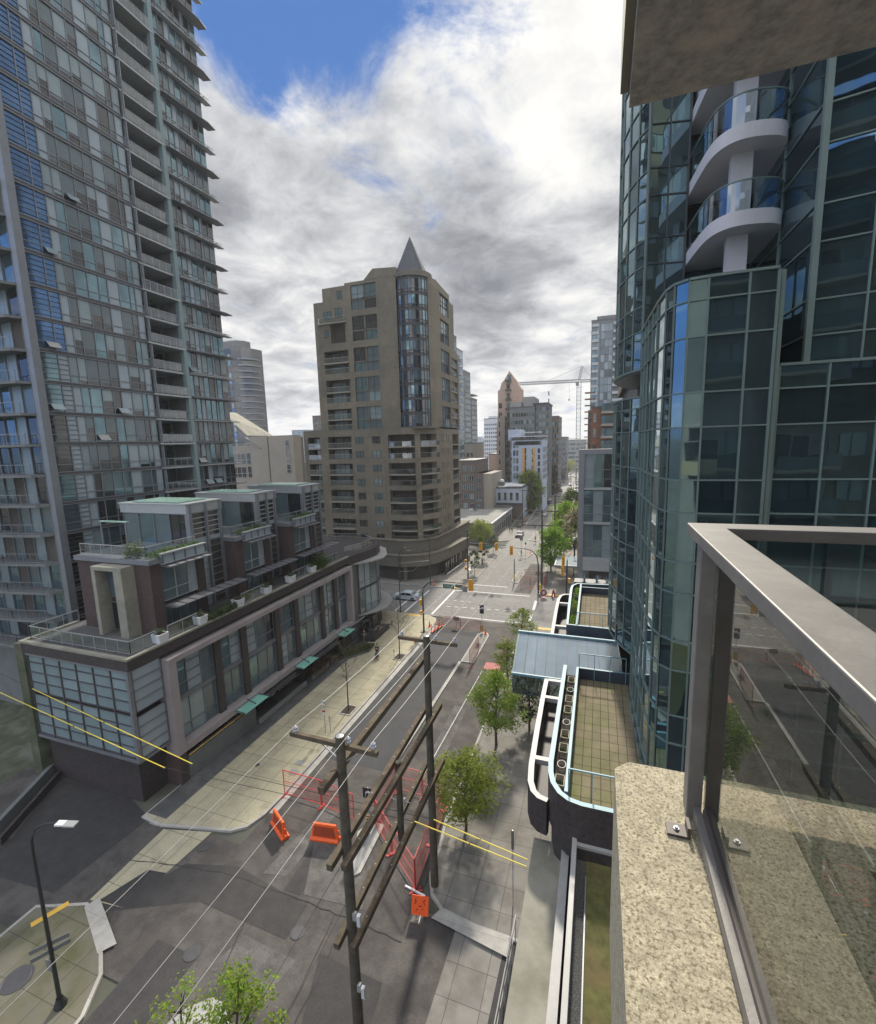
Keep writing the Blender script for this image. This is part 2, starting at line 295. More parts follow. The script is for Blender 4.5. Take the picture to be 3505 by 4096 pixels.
# ================================================================== SETTING
def sheet(name, pts, z, m):
    b = MB(); b.poly([(x, y, z) for x, y in pts], m); return structure(name, b)
def slab(name, pts, z0, z1, m, mt=None):
    b = MB(); b.prism(pts, z0, z1, m, mt); return structure(name, b)
def rect(x0, x1, y0, y1): return [(x0, y0), (x1, y0), (x1, y1), (x0, y1)]
def offset_in(pts, d):
    n = len(pts); out = []
    if sum(pts[i-1][0]*pts[i][1]-pts[i][0]*pts[i-1][1] for i in range(n)) < 0: d = -d
    for i in range(n):
        a, b, c = Vector(pts[i-1]), Vector(pts[i]), Vector(pts[(i+1) % n])
        e1 = (b-a).normalized(); e2 = (c-b).normalized(); n1 = Vector((-e1.y, e1.x)); n2 = Vector((-e2.y, e2.x))
        k = (n1+n2); k = k/max(.5, k.length_squared)*2; out.append(tuple(b + k*d/1.0 if k.length < 2.5 else b+n1*d))
    return out
sheet('ground', rect(-3000, 3000, -400, 5000), -.06, 'ground')
sheet('road', rect(-22.75, -9.6, -40, 66), 0, 'asphalt')
sheet('cross_street', rect(-400, 300, 65.0, 78.8), .004, 'asphalt_pale_sunlit')
sheet('road', rect(-22.75, -9.6, 66, 1200), 0, 'asphalt_pale_sunlit')
sheet('lane', rect(-70, -22.7, 13.0, 21.6), .004, 'asphalt')
sheet('road_resurfacing', rect(-22.2, -15.6, 31.0, 60.5), .006, 'asphalt_new')
sheet('road_patch', [(-28.0, 15.0), (-22.2, 17.6), (-21.8, 20.2), (-25.2, 19.3), (-26.0, 17.8), (-28.4, 16.0)][::1], .008, 'asphalt_dark')
sheet('road_patch', [(-22.2, 17.6), (-15.8, 17.4), (-15.8, 19.4), (-21.8, 20.2)], .010, 'asphalt_dark')
sheet('road_patch', rect(-22.7, -19.8, 11.0, 15.2), .008, 'asphalt_dark')
sheet('road_patch', rect(-17.8, -16.6, 19.8, 23.0), .012, 'asphalt_dark')
sheet('road_patch', [(-19.8, 20.3), (-18.2, 20.6), (-17.7, 26.2), (-19.0, 26.0)], .012, 'asphalt_patch')
sheet('road_patch', [(-18.0, 23.4), (-13.4, 23.8), (-12.6, 20.2), (-16.4, 19.9)], .014, 'asphalt_patch')
sheet('road_patch', [(-13.6, 17.4), (-9.8, 17.2), (-9.4, 15.2), (-12.6, 14.2)], .008, 'asphalt_dark')
sheet('road_patch', [(-18.8, 14.9), (-15.0, 15.0), (-14.6, 16.7), (-18.2, 16.9)], .008, 'asphalt_patch')
sheet('road_patch', [(-15.4, 26), (-10.4, 26), (-10.3, 44), (-15.2, 44)], .006, 'asphalt')
sheet('road_patch', [(-13.4, 31), (-12.1, 31), (-12.2, 42), (-13.6, 42)], .010, 'asphalt_patch')
sheet('road_patch', [(-14.0, 79.5), (-11.0, 79.5), (-10.6, 100), (-13.8, 100)], .008, 'asphalt')
sheet('garage_apron', [(-60, 13.0), (-31.4, 15.2), (-31.0, 21.4), (-60, 30)], .012, 'asphalt_dark')
sheet('driveway_strip', [(-46, 27.3), (-38.9, 17.0), (-40.5, 16.2), (-60, 24.0), (-60, 30)], .016, 'asphalt')
sheet('mossy_verge', [(-46.5, 13), (-46.5, 60), (-120, 60), (-120, -20), (-40, -20), (-33, 6), (-33.5, 13)], .02, 'mossy')
sheet('lane', rect(-9.6, 1.5, 8.0, 21.2), .006, 'walk2')
sheet('road_patch', [(-4.6, 8), (-3.6, 8), (-3.5, 22.2), (-4.2, 22.2)], .012, 'asphalt_dark')
sheet('road_patch', [(-9.6, 8), (-7.3, 8), (-7.0, 20.8), (-8.4, 21.2), (-9.6, 20.4)], .012, 'asphalt')
# pavements with kerbs
def pavement(name, pts, m, h=.13, kerb=.18):
    b = MB(); b.prism(pts, -.05, h-.006, 'kerb'); inner = offset_in(pts, kerb); b.poly([(x, y, h) for x, y in inner], m); return structure(name, b)
pavement('sidewalk', [(-31.6, 21.2), (-29.6, 21.0), (-25.6, 21.9), (-24.2, 22.2), (-23.3, 22.9), (-22.85, 24.2), (-22.75, 26), (-22.75, 62.3), (-23.4, 64.0), (-24.9, 64.9), (-60, 64.9), (-60, 58), (-31.6, 58)], 'walk')
sheet('dark_scored_strip', rect(-31.5, -29.6, 21.6, 57), .134, 'walk3')  # darker scored strip along the building side
sheet('gutter', rect(-22.72, -22.2, 24.5, 61.5), .012, 'kerb')
sheet('lane_crossing', [(-29.1, 20.95), (-25.5, 21.8), (-26.1, 15.9), (-28.8, 15.6)], .016, 'walk')
sheet('lane_crossing_patch', [(-28.2, 15.75), (-26.0, 15.9), (-25.8, 18.4), (-27.2, 18.2)], .020, 'asphalt_dark')
pavement('sidewalk', [(-31.5, -40), (-22.7, -40), (-22.7, 9.6), (-22.9, 11.4), (-23.9, 13.0), (-25.2, 13.9), (-28.6, 15.4), (-31.5, 14.3)], 'walk_moss')
sheet('kerb_ramp', [(-28.5, 15.1), (-25.1, 13.55), (-24.6, 14.25), (-28.3, 15.85)], .138, 'kerb')
pavement('sidewalk', [(-9.95, 62.4), (-9.95, 27.9), (-9.6, 25.2), (-9.55, 23.4), (-9.0, 22.2), (-8.1, 21.5), (-6.1, 21.2), (2, 21.0), (2, 64.8), (-7.6, 64.8), (-9.2, 64.1)][::-1], 'walk2')
sheet('kerb_ramp', [(-8.5, 20.9), (-3.9, 20.2), (-3.9, 21.1), (-8.1, 21.6)], .138, 'kerb')
pavement('sidewalk', [(-120, 78.9), (-24.4, 78.9), (-23.2, 79.5), (-22.6, 81), (-22.6, 110.5), (-23.0, 112.5), (-26.5, 113.5), (-120, 114)], 'walk2')
pavement('sidewalk', [(-120, 121), (-24.8, 121.3), (-23.0, 122.6), (-22.3, 126), (-22.2, 138), (-23, 141.5), (-27, 143), (-120, 143)], 'walk2')
pavement('sidewalk', [(-10.1, 900), (-10.1, 82), (-9.9, 79.6), (-8.8, 78.9), (60, 78.9), (60, 900)], 'walk2')
pavement('sidewalk', [(-60, 156), (-23.0, 156), (-22.3, 158), (-22.3, 900), (-60, 900)], 'walk2')
sheet('brick_paving', rect(-7.9, -3.6, 80, 130), .134, 'tan_l')
# traffic islands
pavement('traffic_island', [(-15.7, 51.4), (-14.0, 51.4), (-14.0, 59.8), (-14.4, 60.7), (-15.1, 60.8), (-15.7, 60.0)], 'walk2')
pavement('traffic_island', [(-16.1, 29.6), (-15.75, 29.6), (-15.55, 51.3), (-15.9, 51.3)], 'kerb', kerb=.02)
pavement('traffic_island', [(-14.5, 22.3), (-14.1, 21.8), (-13.75, 22.2), (-13.9, 26.0), (-15.0, 26.0), (-15.45, 24.9)], 'grey_w', kerb=.25)
pavement('traffic_island', [(-18.1, 108.6), (-16.8, 105), (-16.0, 103.8), (-15.4, 103.8), (-14.4, 108.9), (-14.6, 111), (-17.2, 112)], 'walk2')
pavement('traffic_island', [(-17.8, 124), (-15.2, 123), (-14.6, 150), (-15.4, 152)], 'walk2')
pavement('traffic_island', [(-15.6, 86.3), (-14.9, 84.9), (-14.2, 85.1), (-13.7, 92), (-14.5, 93.5), (-15.4, 93)], 'walk2')
# markings
mk = MB()
def line(x0, y0, x1, y1, w=.28, z=.02, m='paint'):
    a = Vector((x0, y0, 0)); b = Vector((x1, y1, 0)); d = (b-a).normalized(); n = Vector((-d.y, d.x, 0))*w/2
    mk.poly([(*(a-n)[:2], z), (*(b-n)[:2], z), (*(b+n)[:2], z), (*(a+n)[:2], z)], m)
line(-24.4, 78.2, -10.9, 78.2); line(-22.2, 82.3, -15.6, 82.3); line(-20.6, 65.7, -10.4, 65.7)
line(-29.3, 65.4, -29.3, 77.0, .35); line(-31.1, 65.5, -31.1, 76.8, .35); line(-24.7, 65.6, -24.7, 78.2, .35)
line(-9.4, 66.6, -9.4, 69.6, .4); line(-9.4, 71.5, -9.55, 76.1, .4)
for k in range(9): line(-23.5+k*1.35, 69.7+k*.08, -22.8+k*1.35, 69.74+k*.08, .18)
for k in range(4): line(-24.6+k*1.3, 72.7, -24.0+k*1.3, 72.74, .15)
for k in range(14): line(-31-k*4, 72, -33-k*4, 72, .15)
line(-27.4, 78.95+.5, -24.6, 79.3, .7, .139, 'paint_yellow'); line(-28.6, 64.3, -26.2, 64.3, .6, .139, 'paint_yellow')
line(-7.9, 79.6, -5.4, 79.6, .7, .139, 'paint_yellow'); line(-7.9, 64.2, -5.2, 64.2, .6, .139, 'paint_yellow'); line(-30.4, 13.4, -29.7, 15.0, .35, .139, 'paint_yellow')
line(-13.1, 29.5, -12.6, 50, .06, .016); line(-22.2, 150, -22.2, 154, .3); line(-21.5, 152, -19.0, 170, .15)
structure('road_markings', mk)
# manholes / covers
def cover(x, y, r, m='alum_d', z=.018, lab='round iron manhole cover', square=False):
    b = MB()
    if square: b.box(-r, r, -r*.7, r*.7, 0, .012, m)
    else: b.lathe([(0, .012), (r*.8, .012), (r*.82, .006), (r*.9, .006), (r*.92, .014), (r, .012), (r, 0)], 20, m)
    o = b.build('manhole_cover' if not square else 'utility_cover', loc=(x, y, z)); tag(o, lab, 'manhole cover' if not square else 'utility cover'); return o
for px, py, r, l in ((1335, 3145, .55, 'double ringed manhole cover in the road behind the red mesh fence'), (820, 3385, .42, 'dark round manhole at the kerb by the lane crossing'), (1190, 3730, .40, 'pale ringed manhole in the middle of the near road'), (770, 3812, .45, 'dark round patch shaped manhole near the left kerb corner'), (70, 3925, .7, 'large dark oval cover in the corner pavement by the street lamp'), (1030, 3065, .2, 'small round lid in the pale left sidewalk')):
    p = atz(px, py, .02); cover(p.x, p.y, r, lab=l, z=.14 if px in (70, 1030) else .018)
for px, py, l in ((1200, 3052, 'pale square hatch beside the left kerb, further from the fence'), (1175, 3090, 'pale square hatch beside the left kerb, next to the red fence'), (625, 3285, 'square steel hatch in the lane below the podium')):
    p = atz(px, py, .1); cover(p.x, p.y, .38, 'grey_w', .136 if px > 900 else .02, l, True)
b = MB(); b.bar((-45.8, 26.5, .45), (-40.2, 16.6, .45), .35, .9, 'grey_d'); b.bar((-44.9, 26.6, .3), (-39.0, 16.4, .3), .2, .6, 'granite'); o = b.build('ramp_wall'); tag(o, 'dark double kerb wall beside the garage ramp at the left edge', 'wall')
# road cracks are thin tar lines
ck = MB()
for (x0, y0, x1, y1) in ((-29, 18.4, -22.4, 19.6), (-22.4, 19.6, -15.9, 19.6), (-15.9, 19.6, -9.6, 19.3), (-19.4, 19.5, -15.9, 9), (-13.9, 19.4, -13.2, 8), (-13.2, 19.4, -12.7, 8), (-12.9, 26, -12.4, 50), (-27, 16, -21, 8)):
    n = 12; pts = [(x0+(x1-x0)*k/n+random.uniform(-.07, .07), y0+(y1-y0)*k/n+random.uniform(-.07, .07)) for k in range(n+1)]
    for a, b in zip(pts, pts[1:]):
        d = (Vector(b)-Vector(a)).normalized(); w = random.uniform(.02, .04); nn = Vector((-d.y, d.x))*w
        ck.poly([(a[0]-nn.x, a[1]-nn.y, .024), (b[0]-nn.x, b[1]-nn.y, .024), (b[0]+nn.x, b[1]+nn.y, .024), (a[0]+nn.x, a[1]+nn.y, .024)], 'asphalt_dark')
structure('road_cracks', ck)

# ================================================================== facade helpers
def window_mb(w, h, nx, ny, glass, frame, fw=.06, depth=.08, rows=None):
    """a framed window, local (u, d, z) with origin at lower left, frame stands proud of its glass"""
    b = MB(); b.quad((0, -.0, 0), (w, -.0, 0), (w, -.0, h), (0, -.0, h), glass)
    for k in range(nx+1):
        x = k*w/nx; b.box(max(0, x-fw/2), min(w, x+fw/2), .004, -depth, 0, h, frame)
    for z in (rows or [j*h/ny for j in range(ny+1)]): b.box(0, w, .002, -depth+.01, max(0, z-fw/2), min(h, z+fw/2), frame)
    return b
_wc = {}
def put_window(parent, P, rz, w, h, nx=2, ny=1, glass='glass_dark', frame='alum', name='window', fw=.06, depth=.08, rows=None):
    k = (round(w, 2), round(h, 2), nx, ny, glass, frame, fw, depth, tuple(rows or ()), name)
    if k not in _wc: _wc[k] = window_mb(w, h, nx, ny, glass, frame, fw, depth, rows).build(name); o = _wc[k]
    else: o = _wc[k].copy(); COL.objects.link(o); o.name = name
    o.location = P; o.rotation_euler = (0, 0, rz); o.parent = parent; return o
# rz=0: window faces -Y (towards the camera).  rz=90deg: u along +Y, faces +X
EAST = R(90)
def railing(parent, pts, z, h=1.05, m='alum_l', glass=True, name='railing', posts=1.3, r=.025, mid=True):
    b = MB()
    for a, c in zip(pts, pts[1:]):
        a = Vector((*a, z)); c = Vector((*c, z)); L = (c-a).length; n = max(1, round(L/posts)); up = Vector((0, 0, h))
        b.bar(a+up, c+up, .06, .05, m)
        if mid: b.bar(a+Vector((0, 0, .12)), c+Vector((0, 0, .12)), .04, .03, m)
        for k in range(n+1): p = a+(c-a)*k/n; b.bar(p, p+up, .035, .035, m)
        if glass: b.quad(a+Vector((0, 0, .16)), c+Vector((0, 0, .16)), c+up*.95, a+up*.95, PANE)
    return b.build(name, parent)
PANE = pane_mat('guard_glass', (.72, .80, .80), .10)
def shrub(name, pts, n, size, leaf, h=.5, parent=None, label=None, cat=None, group=None, spread=.4, seed=1):
    rnd = random.Random(seed); b = MB()
    for _ in range(n):
        p = rnd.choice(pts); c = Vector(p)+Vector((rnd.gauss(0, spread), rnd.gauss(0, spread), abs(rnd.gauss(h*.5, h*.35))))
        a = Vector((rnd.uniform(-1, 1), rnd.uniform(-1, 1), rnd.uniform(-.6, 1))).normalized()*size; d = a.cross(Vector((rnd.uniform(-1, 1), rnd.uniform(-1, 1), 1))).normalized()*size*.5
        b.poly([c-a, c+d, c+a, c-d], leaf if rnd.random() < .8 else 'leaf_d')
    o = b.build(name, parent); tag(o, label, cat, group); return o

# ================================================================== PODIUM TOWNHOUSES (left)
T = thing('townhouse_building', 'dark granite and glass townhouse block with mauve frame and stepped roof terraces on the left', 'building', loc=(-31.4, 21.8, 0))
T.location = (0, 0, 0)
b = MB(); b.box(-43.2, -32.9, 22.4, 52.4, 0, 4.0, 'granite'); b.box(-43.2, -32.6, 22.1, 52.4, 4.0, 11.4, 'brick_dark'); b.build('wall', T)
b = MB(); b.box(-43.6, -31.75, 21.75, 52.9, 11.3, 12.15, 'granite'); b.build('parapet_band', T)
b = MB()
b.box(-43.65, -31.55, 21.65, 22.0, 12.15, 12.32, 'ledge'); b.box(-31.95, -31.6, 22.0, 52.9, 12.15, 12.30, 'ledge'); b.box(-43.65, -43.3, 22.0, 26, 12.15, 12.32, 'ledge'); b.build('coping', T)
b = MB(); b.box(-43.3, -31.95, 22.0, 52.8, 12.15, 12.19, 'walk3'); b.build('terrace_floor', T)
# glazed corner: south face and return
b = MB(); cw = (-43.3, -32.0)
for i in range(6):
    for j in range(8):
        x0 = cw[0]+i*11.3/6; z0 = 4.25+j*.86+(.22 if j > 3 else 0)
        b.quad((x0, 21.95, z0), (x0+11.3/6, 21.95, z0), (x0+11.3/6, 21.95, z0+.86), (x0, 21.95, z0+.86), random.choice(['spandrel', 'spandrel', 'spandrel', 'spandrel', 'blind_l']))
b.build('curtain_wall', T)
b = MB()
for i in range(7): x = cw[0]+i*11.3/6; b.box(x-.05, x+.05, 21.86, 21.95, 4.1, 11.3, 'alum_d')
for j in range(10):
    z = 4.25+j*.86 if j < 5 else 4.25+(j-1)*.86+.22
    b.box(cw[0], cw[1], 21.88, 21.945, z-.04, z+.04, 'alum_d')
b.box(-32.15, -31.88, 21.78, 22.05, 4.0, 11.3, 'alum'); b.box(-43.4, -31.9, 21.8, 22.0, 3.9, 4.12, 'alum'); b.box(-31.98, -31.86, 22.0, 24.5, 3.9, 4.1, 'alum')
b.box(-43.45, -31.9, 21.8, 22.1, 11.1, 11.3, 'alum'); b.build('curtain_wall_frame', T)
for k, z0 in enumerate((4.2, 7.9)): put_window(T, (-31.95, 22.1, z0), EAST, 2.3, 3.3, 1, 4, 'spandrel2', 'alum', 'corner_window')
b = MB(); b.box(-44.4, -43.45, 21.7, 23.5, 0, 12.0, 'mossy'); b.build('corner_pier', T)
# mauve frame
b = MB(); b.box(-32.5, -31.2, 24.5, 52.9, 10.5, 10.95, 'mauve'); b.build('frame_beam', T)
b = MB(); b.box(-32.5, -31.2, 24.5, 52.9, 2.75, 3.3, 'mauve'); b.build('frame_beam', T)
b = MB(); b.box(-32.5, -31.2, 24.5, 25.2, 3.3, 10.5, 'mauve'); b.build('frame_post', T)
b = MB(); b.box(-32.5, -31.2, 52.4, 52.9, 3.3, 10.5, 'mauve'); b.build('frame_post', T)
b = MB(); b.box(-32.9, -31.35, 24.6, 25.3, 0, 2.75, 'brick_dark'); b.build('frame_post', T)
piers = [29.95, 33.2, 38.1, 41.4, 46.5, 49.6]
for y in piers:
    b = MB(); b.box(-32.6, -31.85, y-.36, y+.36, 3.3, 10.5, 'granite'); b.build('pier', T)
edges = [25.2]+piers+[52.4]
for k in range(7):
    y0 = edges[k]+(.36 if k else 0); y1 = edges[k+1]-(.36 if k < 6 else 0); w = y1-y0
    for j, z0 in enumerate((3.35, 7.05)):
        rs = random.Random(k*2+j); spl = [0, w*.36, w*.7, w] if w > 3 else [0, w*.5, w]
        for a, c in zip(spl, spl[1:]):
            g = rs.choice(['blind', 'glass_teal', 'blind', 'blind_l', 'spandrel2', 'glass_dark']); ny = 4 if g in ('spandrel2',) else 2
            put_window(T, (-32.2, y0+a, z0), EAST, c-a, 3.35, 1, ny, g, 'alum', rows=None if ny == 4 else [0, 1.0, 3.35], fw=.07)
    b = MB(); b.box(-32.25, -32.0, y0, y1, 6.72, 7.05, 'louvre'); b.build('spandrel', T)
# ground floor, wall, canopies
b = MB(); b.box(-31.9, -31.3, 25.4, 33.2, 0, 2.0, 'grey_d'); b.build('planter_wall', T)
b = MB()
for y0, y1 in ((33.4, 41.0), (42.2, 45.6)): b.box(-31.2, -30.95, y0, y1, .1, .55, 'grey_w')
b.build('low_wall', T)
for y in (33.4, 36.5, 41.6, 45.0, 49.2): b = MB(); b.box(-32.8, -32.0, y, y+.6, 0, 2.8, 'granite'); b.build('ground_pier', T)
for y0 in (27, 30, 34.4, 37.6, 42.6, 46.2, 50): put_window(T, (-32.85, y0, .3), EAST, 2.2, 2.4, 2, 1, 'glass_dark', 'alum_d')
DGL = pane_mat('smoky_canopy_glass', (.25, .32, .32), .12)
for y0, y1, g in ((25.3, 30.6, 0), (30.6, 33.7, 1), (33.9, 39.2, 0), (39.4, 42.2, 1), (42.4, 47.9, 0), (48.1, 50.8, 1), (51.0, 60, 0)):
    cn = MB()
    if g:
        cn.box(-31.35, -30.0, y0, y1, 2.98, 3.03, 'canopy_green'); cn.build('glass_canopy', T)
        cn = MB(); cn.tube([(-31.3, y0+.1, 3.25), (-31.3, y1, 3.25)], .09, 8, 'alum_l'); ym = (y0+y1)/2
        cn.bar((-31.2, ym, 3.4), (-30.2, ym, 3.08), .05, .1, 'alum_d'); cn.bar((-31.3, y0, 3.1), (-30.1, y0, 3.06), .05, .06, 'alum_d'); cn.bar((-31.3, y1, 3.1), (-30.1, y1, 3.06), .05, .06, 'alum_d'); cn.build('canopy_bracket', T)
    elif y0 > 26:
        cn.box(-31.5, -30.25, y0, y1, 2.6, 2.64, DGL); cn.build('glass_canopy', T); cn = MB()
        cn.bar((-31.35, y0, 2.72), (-31.35, y1, 2.72), .06, .06, 'paint'); cn.build('canopy_rail', T)
b = MB(); b.bar((-31.2, 25.4, 2.3), (-31.2, 33, 2.3), .05, .05, 'paint_yellow'); b.build('hand_rail', T)
# terrace guards, planters, plants on the long ledge
railing(T, [(-43.2, 26), (-43.2, 22.3), (-32.0, 22.3), (-32.0, 24.4)], 12.3, name='terrace_railing')
for y0, y1 in ((25.4, 28.2), (33.4, 36.6), (41.3, 44.6), (47.0, 50.6)): railing(T, [(-31.95, y0), (-31.95, y1)], 12.3, name='terrace_railing')
def pot(x, y, z, s, lab):
    b = MB(); b.add([(-.5*s, -.5*s, 0), (.5*s, -.5*s, 0), (.5*s, .5*s, 0), (-.5*s, .5*s, 0), (-.58*s, -.58*s, .95*s), (.58*s, -.58*s, .95*s), (.58*s, .58*s, .95*s), (-.58*s, .58*s, .95*s), (-.48*s, -.48*s, .95*s), (.48*s, -.48*s, .95*s), (.48*s, .48*s, .95*s), (-.48*s, .48*s, .95*s)],
      [(0, 1, 5, 4), (1, 2, 6, 5), (2, 3, 7, 6), (3, 0, 4, 7), (4, 5, 9, 8), (5, 6, 10, 9), (6, 7, 11, 10), (7, 4, 8, 11), (3, 2, 1, 0)], 'white_w')
    b.box(-.48*s, .48*s, -.48*s, .48*s, .85*s, .88*s, 'soil'); r = thing('planter_box', lab, 'planter', 'white planters along the terrace ledge', (x, y, z)); b.build('pot', r)
    shrub('plant', [(0, 0, .9*s)], 90, .09, 'leaf_g', .4, r, spread=.22, seed=int(y*7)); return r
for y, l in ((24.75, 'white square planter at the near end of the podium ledge beside the railing corner'), (28.6, 'white square planter second from the near end of the podium ledge, beside trailing shrubs'), (33.0, 'white planter with upright plant, third along the podium ledge'), (36.9, 'white planter, fourth along the podium ledge before the third railing'), (40.9, 'white planter at the near end of the third ledge railing'), (44.9, 'white planter touching the big round bush on the ledge')): pot(-32.0, y, 12.3, .75, l)
shrub('trailing_shrub', [(-31.9, 29.2+.25*k, 12.3) for k in range(14)], 900, .11, 'leaf_g', .5, label='long trailing yellow green shrub on the podium ledge between white planters', cat='shrub', spread=.2, seed=4)
shrub('round_bush', [(-32.1, 46.2, 12.4), (-32.0, 46.8, 12.4), (-32.2, 47.4, 12.5)], 1500, .1, 'hedge', 1.3, label='round bright green bush at the far end of the podium ledge', cat='bush', spread=.42, seed=5)
# upper tiers: three units
def unit(y0, y1, ysh, last=False):
    b = MB(); b.box(-41.8, -33.5, y0, y0+1.0, 12.2, 18.1, 'brick_dark'); b.box(-41.8, -34.2, y0+1.0, y1, 12.2, 18.1, 'brick_dark'); b.box(-34.6, -33.6, y1-.8, y1, 12.2, 18.1, 'brick_dark'); b.build('upper_wall', T)
    b = MB(); b.box(-42.0, -33.3, y0-.15, y1, 18.1, 18.5, 'alum'); b.build('roof_edge', T)
    b = MB(); b.box(-33.5, -33.2, y0+1.0, y1-.1, 18.0, 18.75, 'spandrel2')
    for k in range(5): y = y0+1.0+k*(y1-y0-1.1)/4; b.box(-33.2, -33.15, y-.04, y+.04, 18.0, 18.75, 'alum_d')
    b.box(-33.5, -33.05, y0+.9, y1, 18.75, 18.85, 'alum_l'); b.box(-33.5, -33.1, y0+.9, y1, 17.92, 18.0, 'alum_l'); b.build('roof_fascia', T)
    w = y1-.9-(y0+1.1)
    for a, c, g, ny in ((0, w*.38, 'blind', 1), (w*.38, w*.76, 'blind', 1), (w*.76, w, 'spandrel2', 1)): put_window(T, (-33.75, y0+1.1+a, 14.7), EAST, c-a, 3.1, 1, 1, g, 'alum_l', rows=[0, .9, 3.1], fw=.08)
    put_window(T, (-34.15, y0+1.1, 12.35), EAST, w*.5, 2.0, 2, 1, 'glass_teal', 'alum'); put_window(T, (-34.15, y0+1.1+w*.5, 12.35), EAST, w*.5, 2.0, 2, 1, 'blind', 'alum')
    for z, xx in ((17.75, -32.5), (14.35, -32.3)):
        b = MB(); b.add([(-33.6, y0+1.0, z), (xx, y0+1.0, z-.05), (xx, y1+(ysh-y1 if z < 15 else 0), z-.05), (-33.6, y1+(ysh-y1 if z < 15 else 0), z), (-33.6, y0+1.0, z+.08), (xx, y0+1.0, z+.03), (xx, y1+(ysh-y1 if z < 15 else 0), z+.03), (-33.6, y1+(ysh-y1 if z < 15 else 0), z+.08)], [(0, 3, 2, 1), (4, 5, 6, 7), (0, 1, 5, 4), (1, 2, 6, 5), (2, 3, 7, 6)], 'louvre')
        n = 5 if z > 15 else 8; L = (y1 if z > 15 else ysh)-y0-1.0
        for k in range(n+1): y = y0+1.0+L*k/n; b.bar((-33.6, y, z+.12), (xx, y, z+.05), .06, .05, 'alum_d')
        b.build('sunshade', T)
    # stair shaft and penthouse
    b = MB(); b.box(-43.0, -35.1, y1, ysh, 18.5, 21.4, 'steel_blue'); b.box(-41.8, -35.1, y1, ysh, 12.2, 18.5, 'brick_dark'); b.build('penthouse_wall', T)
    b = MB(); b.box(-43.2, -34.9, y1-.15, ysh+.15, 21.35, 22.2, 'alum_l'); b.box(-43.3, -34.8, y1-.25, ysh+.2, 22.2, 22.28, 'alum_l'); b.build('penthouse_roof', T)
    b = MB(); b.box(-42.0, -36.0, y1+.2, ysh-.5, 22.32, 22.42, 'roof_green'); b.build('glass_roof', T)
    for x in range(4): put_window(T, (-43.0+x*1.95, y1-.02, 18.5), 0, 1.95, 2.8, 1, 1, ('blind', 'glass_teal', 'blind', 'glass_dark')[x], 'alum')
    h = (ysh-y1-.5)/2
    for k in range(2):
        put_window(T, (-35.05, y1+.25+k*h, 18.9), EAST, h, 2.4, 1, 5, 'glass_dark', 'alum_l', fw=.09); put_window(T, (-35.05, y1+.25+k*h, 12.3), EAST, h, 6.3, 1, 9, 'granite' if k else 'spandrel2', 'alum', fw=.07)
        b = MB(); b.box(-35.1, -35.0, y1+.25+k*h, y1+.25+(k+1)*h, 18.5, 18.9, 'spandrel2'); b.build('spandrel', T)
    b = MB(); b.box(-35.2, -34.7, y1-.1, y1+.25, 18.4, 22.1, 'alum'); b.box(-35.15, -34.85, ysh-.25, ysh, 12.3, 22.1, 'alum'); b.box(-35.1, -34.75, y1+.2+h, y1+.4+h, 12.3, 22.1, 'alum'); b.build('penthouse_column', T)
    railing(T, [(-41.7, y0+.3), (-34.1, y0+.3), (-34.1, y1-.3)], 18.5, name='roof_railing', h=.95)
unit(25.7, 31.1, 34.9); unit(34.9, 39.9, 43.0); unit(43.0, 48.2, 52.0)
def hedge(x, y0, y1, z, lab, s, leaf='hedge'): shrub('roof_hedge', [(x+.25*(k % 2), y0+(y1-y0)*k/14, z) for k in range(15)], 800, .1, leaf, .45, label=lab, cat='hedge', group='planting on the townhouse roof terraces', spread=.2, seed=s)
hedge(-33.9, 26.3, 30.8, 18.55, 'bright green hedge along the nearest roof terrace edge', 1); hedge(-33.9, 35.8, 39.6, 18.55, 'yellowing low planting on the middle roof terrace', 2, 'leaf_g'); hedge(-33.9, 44.2, 48.0, 18.55, 'low green planting on the farthest roof terrace', 3)
shrub('terrace_shrub', [(-35.2, 26.2, 18.5), (-35.9, 26.2, 18.5)], 500, .12, 'leaf_g', 1.1, label='tall loose shrub at the near corner of the nearest roof terrace', cat='shrub', spread=.3, seed=9)
# portal on south wall of first unit
b = MB(); b.box(-38.6, -38.2, 24.6, 25.7, 12.2, 17.7, 'ledge'); b.box(-36.1, -35.2, 24.6, 25.7, 12.2, 17.7, 'ledge'); b.box(-38.6, -35.2, 24.6, 25.7, 17.7, 18.0, 'ledge'); b.build('stone_portal', T)
put_window(T, (-38.2, 25.66, 15.2), 0, 2.1, 2.4, 2, 1, 'blind', 'alum'); put_window(T, (-38.2, 25.66, 12.3), 0, 2.1, 2.4, 2, 1, 'glass_dark', 'alum')
b = MB(); b.box(-40.4, -40.1, 33, 36, 18.5, 20.9, 'alum'); b.box(-42.4, -39.0, 28.3, 28.6, 20.9, 21.0, 'roof_green'); b.box(-42.3, -42.2, 28.3, 28.4, 18.5, 20.9, 'alum'); b.box(-39.2, -39.1, 28.3, 28.4, 18.5, 20.9, 'alum'); b.build('pergola', T)
